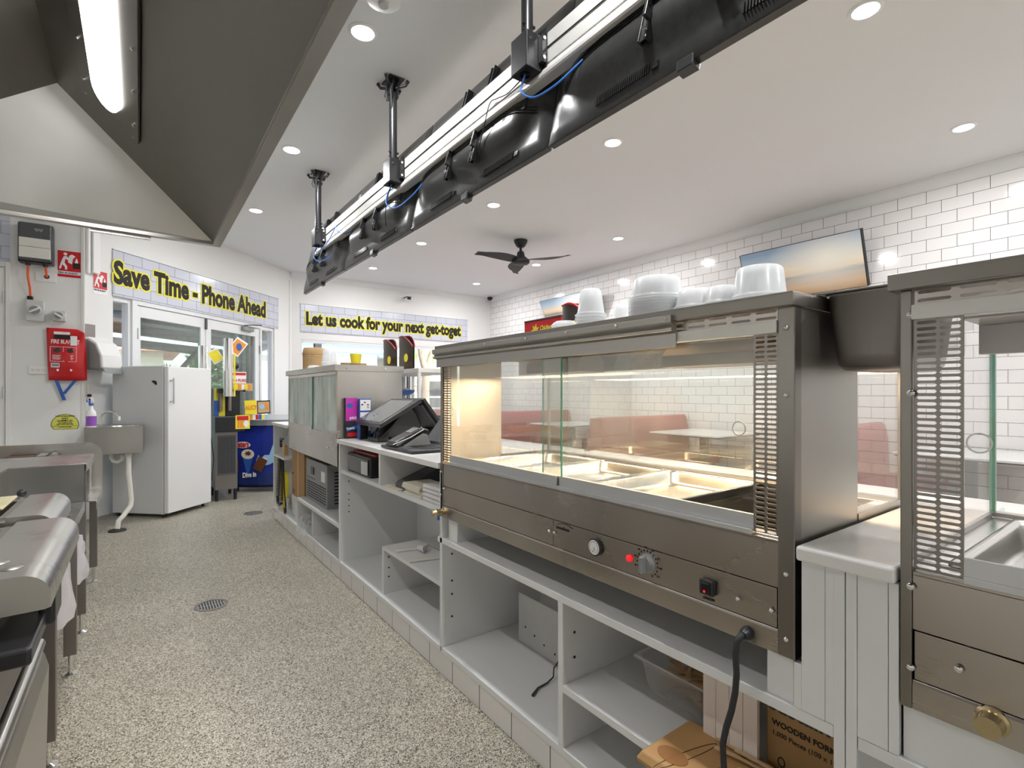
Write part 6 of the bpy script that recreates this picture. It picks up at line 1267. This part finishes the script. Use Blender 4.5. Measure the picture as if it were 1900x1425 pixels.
MB().box(-1.2, -.25, 2.28, 3.34, .352, .358).box(-.254, -.25, 2.28, 3.34, .315, .352).build('undershelf', 'steel_table', st, bevel=.001)
for x, y in ((-.247, 2.985), (-.247, 2.29), (-1.15, 2.985), (-1.15, 2.29)):
    MB().box(x-.022, x+.022, y-.022, y+.022, .09, .655).build('leg', 'steel_dark', st, bevel=.002); MB().cyl((x, y, .012), (x, y, .09), .009).lathe((x, y, 0), [(.028, 0), (.028, .006), (.01, .014)]).build('foot', 'chrome', st)
for i, (x, y, h, lb) in enumerate(((-.285, 2.66, .27, 'pale pink plastic bag on the undershelf behind the nearer stand leg'), (-.275, 3.2, .2, 'pale crumpled plastic bag on the undershelf between the two farther legs'))):
    rnd = random.Random(i); b = MB(); vs = []; n = 14; m_ = 8
    for r in range(m_+1):
        for k in range(n):
            a = 2*math.pi*k/n; rr = (.115*(1-.35*(r/m_)**2))*(1+.13*math.sin(a*5+r)+.08*rnd.random()); vs.append((x+rr*math.cos(a)*.62, y+rr*math.sin(a), .3595+h*r/m_+.012*rnd.random()*(r > 0)))
    b.add(vs, [(r*n+k, r*n+(k+1) % n, (r+1)*n+(k+1) % n, (r+1)*n+k) for r in range(m_) for k in range(n)]+[tuple(range(n))[::-1], tuple(range(m_*n, m_*n+n))])
    tag(b.build('plastic_bag', 'bag', smooth=60), lb, 'bag', 'plastic bags on the undershelf')
def fryer(y0, y1, label, zt=.885, body=True, z0=.70, xe=-.16, xi=-.30):
    T = thing('fryer', label, 'fryer', (-.6, (y0+y1)/2, 0 if body else z0))
    r = .048
    prof = [(xi, zt)]+[(xe-r+r*math.sin(a), zt-r+r*math.cos(a)) for a in [math.pi/2*i/10 for i in range(11)]]+[(xe, zt-.072), (xe-.01, zt-.075), (xi+.015, zt-.077), (xi+.015, zt-.12), (xi, zt-.12)]
    MB().prism(prof, 'y', y0, y1).build('bullnose_top', 'steel_table', T, smooth=35)
    xw = xi
    MB().box(-1.15, xw, y0, y0+.035, zt-.172, zt-.012).box(-1.15, xw, y1-.035, y1, zt-.172, zt-.012).box(-1.15, -1.1, y0+.035, y1-.035, zt-.172, zt+.06).box(xw-.02, xw, y0+.035, y1-.035, zt-.172, zt-.004).build('well_wall', 'steel', T, bevel=.002)
    MB().box(-1.1, xw-.02, y0+.035, y1-.035, zt-.165, zt-.16).build('well_floor', 'well', T)
    if body:
        MB().box(-1.12, -.275, y0+.01, y1-.01, .1, zt-.12).build('cabinet', 'steel_dark', T, bevel=.003)
    return T
F1 = fryer(2.07, 2.49, 'stainless fryer with rounded front edge nearer the far bench', body=False, z0=.70, xe=-.205, xi=-.315)
MB().box(-1.1, -.33, 2.09, 2.47, .701, .76).build('base', 'steel_dark', F1)
F2 = fryer(1.42, 2.03, 'nearest stainless fryer with rounded front edge and dark handle at bottom left', zt=.878, xe=-.148, xi=-.285)
for y in (1.56, 1.50): MB().lathe((-.25+.03*(y < 1.53), y, .8785), [(.02, 0), (.014, .0025), (.001, .003)]).build('raised_spot', 'steel', F2, smooth=True)
MB().lathe((-.235, 1.4195, .84), [(.011, 0), (.009, -.004), (.001, -.004)], ax='y').build('screw', 'steel_dark', F2)
MB().box(-1.12, -.22, 1.10, 1.90, .60, .74).build('drawer_front', 'steel_dark', F2, bevel=.01)
MB().box(-.24, -.17, 1.36, 1.66, .715, .752).box(-.185, -.155, 1.56, 1.68, .72, .80).build('handle', 'black', F2, bevel=.008, seg=3)
MB().prism([(-.26, .08), (-.205, .08), (-.195, .52), (-.205, .56), (-.235, .575), (-.26, .575)], 'y', .6, 1.84).build('door', 'steel', F2, bevel=.006, seg=3)
MB().tube([(-.215, .62, .585), (-.215, 1.83, .585)], .014, n=12).build('door_rail', 'steel', F2, smooth=True)
MB().box(-.20, -.175, 1.06, 1.26, .40, .445).build('badge_bar', 'alu', F2, bevel=.003)
for k in range(8): MB().box(-.1745, -.1735, 1.08+.02*k, 1.092+.02*k, .413, .434).build('badge_mark', 'blue' if k % 3 else 'navy', F2)
t = thing('fryer_lid', 'pale oily board resting over the well of the farther fryer', 'board', (-.7, 2.1, .9)); MB().box(-.9, -.34, 2.2, 2.44, .8865, .895).build('lid_plate', 'oil', t, bevel=.006);  # this and the next are fryer lids lying over the wells
t = thing('fryer_lid', 'yellow-edged pale scraper board resting on the nearest fryer well', 'board', (-.7, 1.7, .88)); MB().prism([(-.9, 1.66), (-.36, 1.68), (-.31, 1.74), (-.31, 1.86), (-.36, 1.9), (-.9, 1.9)], 'z', .8795, .888).build('lid_plate', 'oil', t, bevel=.003); MB().tube([(-.9, 1.658, .884), (-.36, 1.678, .884), (-.308, 1.74, .884)], .004).build('yellow_edge', 'yellow', t)
t = thing('drain_tap', 'small black tap knob standing in the well by the far bench', 'tap', (-.44, 3.2, .70)); MB().cyl((-.44, 3.25, .70), (-.44, 3.25, .77), .008).build('stem', 'chrome', t); MB().ball((-.44, 3.25, .785), .018, n=6).build('knob', 'black', t, smooth=True)

# ------------------------------------------------------------------ dining area
def booth(y, label, x0=4.29):
    T = thing('booth_seat', label, 'booth', (5.15, y, 0), 'red vinyl booth seats along the tiled wall')
    b = MB(); R_ = []
    for z, hw in ((.0, .24), (.42, .23), (.46, .15), (.75, .10), (.92, .07), (.955, .045), (.962, .0)):
        R_.append((z, hw))
    pr = [(y-hw, z) for z, hw in R_]+[(y+hw, z) for z, hw in reversed(R_[:-1])]
    b.prism([(y-.10, .10), (y-.10, .45), (y-.085, .80), (y-.06, .93), (y-.03, .96), (y+.03, .96), (y+.06, .93), (y+.085, .80), (y+.10, .45), (y+.10, .10)], 'x', x0+.05, 5.97); b.build('backrest', 'red', T, bevel=.03, seg=4, smooth=50)
    for s_ in (-1, 1):
        ys = (y+.11, y+.55) if s_ > 0 else (y-.55, y-.11); MB().box(x0+.06, 5.97, ys[0], ys[1], .36, .47).build('seat', 'red', T, bevel=.035, seg=4, smooth=50)
        MB().box(x0+.12, 5.95, ys[0]+.04, ys[1]-.04, .0, .36).build('seat_base', 'black_m', T)
    MB().prism([(y-.14, 0), (y-.14, .45), (y-.10, .80), (y-.07, .95), (y+.07, .95), (y+.10, .80), (y+.14, .45), (y+.14, 0)], 'x', x0, x0+.05).build('end_panel', 'red', T, bevel=.02, seg=3, smooth=50)
    return T
booth(4.23, 'red vinyl booth back seen through the middle of the large warmer'); booth(6.55, 'red vinyl booth back farther off, beyond the first white table'); booth(1.95, 'red vinyl booth back seen through the gap between the two near warmers')
def table(x0, x1, y0, y1, z, label):
    T = thing('dining_table', label, 'table', ((x0+x1)/2, (y0+y1)/2, 0), 'white dining tables by the tiled wall')
    MB().box(x0, x1, y0, y1, z-.018, z).build('tabletop', 'marble', T, bevel=.003); MB().box(x0+.01, x1-.01, y0+.01, y1-.01, z-.03, z-.018).build('table_edge', 'black_m', T)
    xc, yc = (x0+x1)/2, (y0+y1)/2
    MB().box(xc-.04, xc+.04, yc-.04, yc+.04, .02, z-.03).build('pedestal', 'black_m', T); MB().box(xc-.22, xc+.22, yc-.11, yc+.11, 0, .02).box(xc-.15, xc+.15, yc-.15, yc+.15, z-.04, z-.03).build('base_plate', 'black_m', T)
table(5.02, 5.93, 3.12, 4.02, .78, 'white dining table nearest, in front of the middle red booth'); table(4.92, 5.93, 5.42, 6.25, .78, 'white dining table farther off, left of the middle red booth'); table(5.05, 5.95, .75, 1.55, .76, 'white dining table at the far right, seen through the clear end of the nearest warmer')
T = thing('booth_seat', 'red curved booth seat near the servery window, lower left through the large warmer', 'booth', (3.9, 7.9, 0))
N = 16; b = MB(); cx, cy = 4.4, 7.2
def arc(r, z): return [(cx+r*math.cos(a), cy+r*math.sin(a), z) for a in [math.radians(85+110*i/N) for i in range(N+1)]]
R_ = [arc(1.0, .1), arc(1.0, .85), arc(1.04, .94), arc(1.12, .94), arc(1.16, .85), arc(1.16, .1)]; K = N+1
b.add([p for q in R_ for p in q], [(i*K+k, i*K+k+1, ((i+1) % 6)*K+k+1, ((i+1) % 6)*K+k) for i in range(6) for k in range(N)]+[tuple(K*i for i in range(6)), tuple(K*i+N for i in range(6))]); b.build('backrest', 'red', T, smooth=50)
b = MB(); R_ = [arc(.55, .38), arc(.55, .47), arc(.99, .47), arc(.99, .38)]
b.add([p for q in R_ for p in q], [(i*K+k, i*K+k+1, ((i+1) % 4)*K+k+1, ((i+1) % 4)*K+k) for i in range(4) for k in range(N)]+[tuple(K*i for i in range(4)), tuple(K*i+N for i in range(4))]); b.build('seat', 'red', T, smooth=50)
# beach canvases leaning out from the wall
def canvas(ya, yb, zb_, zt_, label):
    t = thing('beach_picture', label, 'picture', (5.9, (ya+yb)/2, zb_))
    O = [Vector((5.93, ya, zb_)), Vector((5.93, yb, zb_)), Vector((5.74, yb, zt_)), Vector((5.74, ya, zt_))]; n_ = Vector((.05, 0, .018))
    MB().hexa(O, [p+n_ for p in O]).build('frame', 'black_m', t); c = sum(O, Vector())/4; q = [c+(p-c)*.985 for p in O]; m_ = Vector((-.003, 0, -.001))
    MB().hexa([p+m_ for p in q], q).build('print', 'picture', t)
canvas(5.66, 7.02, 2.50, 2.872, 'sunset beach picture on the tiled wall, the smaller-looking one beyond the red carton')
canvas(2.02, 3.28, 2.33, 2.87, 'sunset beach picture on the tiled wall, the larger-looking one behind the clear tubs')

# ------------------------------------------------------------------ outside
tag(MB().box(-30, 40, 9.12, 70, -.16, -.06).build('paving', 'concrete'), 'pale street paving outside the windows', 'paving', kind='structure'); 
o = MB().prism([(-30, 4), (-1.8, 6.6), (-.52, 6.7), (1.95, 9.119), (-30, 9.119)], 'z', -.16, -.06).build('paving', 'concrete'); tag(o, 'paved terrace outside the double doors', 'paving', kind='structure')
# terrace roof with beams beyond the doors
t = thing('terrace_roof', 'dark green steel terrace roof with beams outside the double doors', 'roof', (-2, 11, 0))
MB(MD).prism([(-4, .9), (5.1, .9), (15.6, 7.4), (-4, 7.4)], 'z', 2.95, 3.0).build('roof_sheet', 'dgreen', t)
for y, z in ((1.6, 2.70), (3.0, 2.62), (4.6, 2.58), (6.6, 2.5)): MB(MD).box(-4.0, 3.6+1.6*y, y, y+.12, z-.1, z+.12).build('beam', 'dgreen', t)
for u in (-3.8, 4.5, 9.4): MB(MD).box(u, u+.14, 6.6, 6.74, -.06, 2.5).build('post', 'dgreen', t)
b = MB(MD).tube([(7.2, 6.6, .6), (9.2, 6.6, 2.5)], .07, n=6); b.build('brace', 'dgreen', t)
t = thing('door_jamb_post', 'dark red steel post just outside the left side light', 'post', md(.44, .3, 0)); MB(MD).box(.415, .455, .25, .33, -.06, 2.6).build('red_face', 'red', t); MB(MD).box(.455, .50, .25, .33, -.06, 2.6).build('dark_face', 'black_m', t)
t = thing('door_jamb_post', 'red and dark steel post just outside the right side light', 'post', md(2.95, .3, 0)); MB(MD).box(2.93, 2.98, .25, .33, -.06, 2.6).build('red_face', 'red', t); MB(MD).box(2.98, 3.03, .25, .33, -.06, 2.6).build('dark_face', 'black_m', t)
for k, u in enumerate((3.72, 3.92, 4.09)):
    o = MB(MD).box(u, u+.085, 1.2, 1.28, -.06, 2.6).build('screen_slat', 'dgreen'); tag(o, 'dark upright timber slat outside the right-hand door', 'slat', 'upright slats outside the right-hand door')
t = thing('planter_shrub', 'bright green pointed shrub outside the left door', 'shrub', (.42, 11.0, -.06))
c = Vector((.42, 11.0, 0))
MB().lathe((c.x, c.y, -.06), [(.16, 0), (.2, .45), (.18, .45), (.001, .42)], caps=False).build('planter', 'lgrey', t)
rnd = random.Random(4)
def blades(cx_, cy_, z0, h, r, n, w_=.02):
    b = MB()
    for k in range(n):
        a = rnd.uniform(0, 6.28); rr = r*math.sqrt(rnd.random()); z = z0+rnd.random()**.8*h*.8; rad = rr*(1-(z-z0)/h); x, y = cx_+rad*math.cos(a), cy_+rad*math.sin(a); L = rnd.uniform(.10, .22)
        d = Vector((math.cos(a)*.5, math.sin(a)*.5, .9)).normalized()*L; s_ = Vector((-math.sin(a), math.cos(a), 0))*w_/2; p = Vector((x, y, z))
        b.add([p-s_, p+s_, p+d], [(0, 1, 2)])
    return b
b = blades(c.x, c.y, .4, 1.55, .26, 900, .035); b.build('foliage', 'leaf', t)
c = Vector((.86, 10.9, 0)); t = thing('planter_shrub', 'second green pointed shrub right beside the first, outside the left door', 'shrub', (c.x, c.y, -.06)); blades(c.x, c.y, -.05, 2.15, .26, 900, .035).build('foliage', 'leaf', t); MB().cyl((c.x, c.y, -.06), (c.x, c.y, 1.2), .02).build('stem', 'bark', t)
# houses, hedge and car beyond the doors
def house(x0, x1, y0, y1, h, wallm, roofm, label, wins=()):
    t = thing('building', label, 'building', ((x0+x1)/2, (y0+y1)/2, -.06)); MB().box(x0, x1, y0, y1, -.06, h).build('wall', wallm, t)
    MB().box(x0-.5, x1+.5, y0-.6, y1+.5, h, h+.22).build('roof', roofm, t)
    for a, b_, z0, z1 in wins:
        f = MB().box(a-.05, b_+.05, y0-.04, y0, z0-.05, z1+.05).build('window_frame', 'lam', t); MB().box(a, b_, y0-.05, y0-.04, z0, z1).build('window_pane', 'window_dark', f)
        MB().box((a+b_)/2-.03, (a+b_)/2+.03, y0-.06, y0-.05, z0, z1).box(a, b_, y0-.06, y0-.05, (z0+z1)/2-.03, (z0+z1)/2+.03).build('glazing_bar', 'lam', f)
house(-5.5, .7, 22, 27, 2.7, 'cream', 'brick', 'low cream house with terracotta roof beyond the left door', ((-2.6, -1.6, .9, 1.9), (-.6, .3, .9, 1.9)))
house(9.6, 16, 19.5, 25, 2.9, 'cream', 'lam', 'cream building with dark gridded window across the street', ((9.9, 11.4, .4, 1.75), (13.0, 15.0, .0, 1.9)))
t = thing('shop_front', 'white shop front with long blue striped awning across the street', 'building', (6.2, 23, -.06))
MB().box(3.4, 9.0, 23, 26, -.06, 3.0).build('wall', 'lam', t); MB().prism([(21.6, 3.15), (21.6, 3.28), (23.2, 3.6), (23.2, 3.45)], 'x', 3.2, 9.2).build('awning', 'sky_roof', t); MB().box(3.2, 9.2, 21.58, 21.6, 3.02, 3.14).build('awning_edge', 'lam', t); MB().box(3.2, 9.2, 21.57, 21.6, 2.92, 3.0).build('blue_stripe', 'sky_roof', t)
o = MB().box(3.5, 3.66, 13, 13.16, -.06, 3.6).build('dark_post', 'black_m'); tag(o, 'dark square post outside the servery window, above the kraft bowls', 'post')
t = thing('slatted_fence', 'dark slatted fence seen through the glass display cabinet', 'fence', (7, 15, -.06))
b = MB()
for k in range(15): b.box(6.0, 6.75, 15.0, 15.03, -.02+k*.11, .04+k*.11)
b.build('slats', 'dgreen', t); 
for x in (6.0, 6.38, 6.75): MB().box(x-.04, x+.04, 14.98, 15.05, -.06, 1.62).build('post', 'dgreen', t)
t = thing('palm_tree', 'leaning pale palm trunk forking outside the servery window', 'tree', (5.95, 11.5, -.06))
MB().tube([(5.80, 11.4, -.06), (5.73, 11.4, .6), (5.68, 11.4, 1.2), (5.72, 11.4, 1.75), (5.95, 11.4, 2.4), (6.20, 11.4, 3.1), (6.40, 11.4, 4.0)], [.14, .11, .10, .095, .085, .075, .07], n=12).tube([(5.72, 11.4, 1.7), (5.58, 11.4, 2.2), (5.50, 11.4, 3.0), (5.45, 11.4, 4.0)], [.08, .075, .07, .065], n=10).build('trunk', 'bark', t, smooth=True)
b = MB()
for k in range(26):
    a = rnd.uniform(0, 6.28); base_ = Vector((6.3+rnd.uniform(-.8, .6), 11.4+rnd.uniform(-.3, .3), rnd.uniform(3.2, 3.9))); d = Vector((math.cos(a), math.sin(a)*.6, 0))
    for q in range(9):
        p = base_+d*q*.12+Vector((0, 0, .1*q-.03*q*q)); b.add([p, p+Vector((.03, 0, 0)), p+Vector((.03+rnd.uniform(-.05, .05), rnd.uniform(-.05, .05), -.38))], [(0, 1, 2)])
b.build('fronds', 'leaf', t)
for px_ in (5.74, 5.88): o = MB().box(px_, px_+.07, 12.8, 12.92, -.06, 3.4).build('dark_post', 'black_m'); tag(o, 'dark veranda post outside, seen through the display cabinet'+(', left of two' if px_ < 5.8 else ', right of two'), 'post')
t = thing('parked_van', 'white van with lettering parked beyond the left side light', 'van', (-2.2, 14, -.16))
MB().prism([(-4.2, .12), (-4.2, .9), (-3.7, 1.1), (-3.2, 1.85), (-3.0, 1.92), (-.25, 1.92), (-.2, 1.85), (-.2, .12)], 'y', 13.0, 14.8).build('body', 'carwhite', t, bevel=.06, seg=3)
MB().prism([(-3.55, 1.12), (-3.2, 1.7), (-2.6, 1.72), (-2.6, 1.12)], 'y', 12.985, 13.0).box(-2.4, -.5, 12.985, 13.0, 1.15, 1.78).build('side_window', 'window_dark', t)
for u in (-3.4, -1.0): MB().cyl((u, 12.97, .16), (u, 13.2, .16), .32).build('wheel', 'black_m', t)
text('bell', .36, 'letter_w', (-.98, 12.98, 1.42), (1, 0, 0), (0, 0, 1), t, bold=.004)
t = thing('hedge', 'dark green hedge far behind the terrace', 'hedge', md(14.9, 11, -.06))
b = MB()
for k in range(900):
    u, w_, z = rnd.uniform(14.2, 15.6), rnd.uniform(10.8, 11.3), rnd.uniform(-.06, 2.9); p = md(u, w_, z); d = Vector((rnd.uniform(-1, 1), rnd.uniform(-1, 1), rnd.uniform(-.3, 1))).normalized()*.42; s_ = d.orthogonal().normalized()*.12; b.add([p-s_, p+s_, p+d], [(0, 1, 2)])
b.build('foliage', 'leafdark', t)
M.pop('_')
# person walking past outside
t = thing('person', 'person in a white shirt and cap walking past outside the servery window', 'person', (8.03, 17.0, -.16))
def skin_body(pts, edges, rad, nm, m, parent, lv=2):
    me = bpy.data.meshes.new(nm); me.from_pydata([tuple(Vector(p)-ORG[parent.name]) for p in pts], edges, []); o = bpy.data.objects.new(nm, me); COL.objects.link(o); o.parent = parent
    o.modifiers.new('skin', 'SKIN'); 
    for i, r in enumerate(rad): me.skin_vertices[0].data[i].radius = (r, r*.85) if not isinstance(r, tuple) else r
    me.skin_vertices[0].data[0].use_root = True
    s_ = o.modifiers.new('sub', 'SUBSURF'); s_.levels = lv; s_.render_levels = lv; me.materials.append(M[m]); ORG[o.name] = ORG[parent.name]; return o
X, Y_, Z0 = 8.03, 17.0, -.16
bp = [(X, Y_, Z0+.92), (X, Y_, Z0+1.12), (X+.01, Y_, Z0+1.35), (X+.02, Y_, Z0+1.46), (X+.03, Y_, Z0+1.54), (X+.03, Y_, Z0+1.66),
      (X-.02, Y_-.17, Z0+1.38), (X-.04, Y_-.22, Z0+1.12), (X+.06, Y_-.22, Z0+.92), (X+.04, Y_+.17, Z0+1.38), (X+.02, Y_+.22, Z0+1.12), (X+.10, Y_+.2, Z0+.9),
      (X+.02, Y_-.09, Z0+.86), (X+.12, Y_-.09, Z0+.48), (X+.06, Y_-.09, Z0+.10), (X+.16, Y_-.09, Z0+.06), (X-.02, Y_+.09, Z0+.86), (X-.08, Y_+.09, Z0+.48), (X-.2, Y_+.09, Z0+.12), (X-.12, Y_+.09, Z0+.06)]
be = [(0, 1), (1, 2), (2, 3), (3, 4), (4, 5), (2, 6), (6, 7), (7, 8), (2, 9), (9, 10), (10, 11), (0, 12), (12, 13), (13, 14), (14, 15), (0, 16), (16, 17), (17, 18), (18, 19)]
skin_body(bp, be, [.13, .125, .14, .055, .085, .085, .055, .042, .035, .055, .042, .035, .085, .06, .045, .035, .085, .06, .045, .035], 'body', 'skin', t)
skin_body([bp[0], bp[1], bp[2], (X+.015, Y_, Z0+1.43), bp[6], (X-.035, Y_-.21, Z0+1.2), bp[9], (X+.03, Y_+.21, Z0+1.2)], [(0, 1), (1, 2), (2, 3), (2, 4), (4, 5), (2, 6), (6, 7)], [.15, .145, .16, .075, .075, .065, .075, .065], 'shirt', 'cloth', t)
skin_body([bp[0], bp[12], bp[13], bp[14], bp[16], bp[17], bp[18]], [(0, 1), (1, 2), (2, 3), (0, 4), (4, 5), (5, 6)], [.145, .10, .075, .06, .10, .075, .06], 'trousers', 'khaki', t)
MB().ball((X+.035, Y_, Z0+1.70), .105, sz=.75, n=8).box(X+.08, X+.2, Y_-.07, Y_+.07, Z0+1.685, Z0+1.70).build('cap', 'khaki', t, smooth=True)
MB().cyl((X+.09, Y_-.035, Z0+1.655), (X+.125, Y_-.035, Z0+1.655), .012).cyl((X+.09, Y_+.035, Z0+1.655), (X+.125, Y_+.035, Z0+1.655), .012).build('eyes', 'hair', t)
# ------------------------------------------------------------------ world and camera
wd = bpy.data.worlds.new('sky'); SC.world = wd; wd.use_nodes = True
nt = wd.node_tree; bg = nt.nodes['Background']
sk = nt.nodes.new('ShaderNodeTexSky'); sk.sky_type = 'NISHITA'; sk.sun_disc = False; sk.sun_elevation = math.radians(48); sk.sun_rotation = math.radians(150); sk.dust_density = 2.5; sk.ozone_density = 1
nt.links.new(sk.outputs[0], bg.inputs[0]); bg.inputs[1].default_value = .8
sl_ = bpy.data.lights.new('sun', 'SUN'); sl_.energy = 9; sl_.angle = .01; sl_.color = (1, .95, .86)
so = bpy.data.objects.new('sun', sl_); COL.objects.link(so); so.rotation_euler = (math.radians(42), 0, math.radians(10))
cam = bpy.data.cameras.new('camera'); co = bpy.data.objects.new('camera', cam); COL.objects.link(co); SC.camera = co
cam.sensor_fit = 'HORIZONTAL'; cam.sensor_width = 36; cam.lens = 945/1900*36; cam.shift_y = 16.5/1900; cam.clip_start = .02; cam.clip_end = 300
co.location = (0, 0, 1.25); co.rotation_euler = (math.radians(90), 0, math.radians(-36.2))
vs_ = SC.view_settings; SC.display_settings.display_device = 'sRGB'; vs_.view_transform = 'Standard'; vs_.look = 'None'; vs_.exposure = .12; vs_.gamma = 1; vs_.use_curve_mapping = False
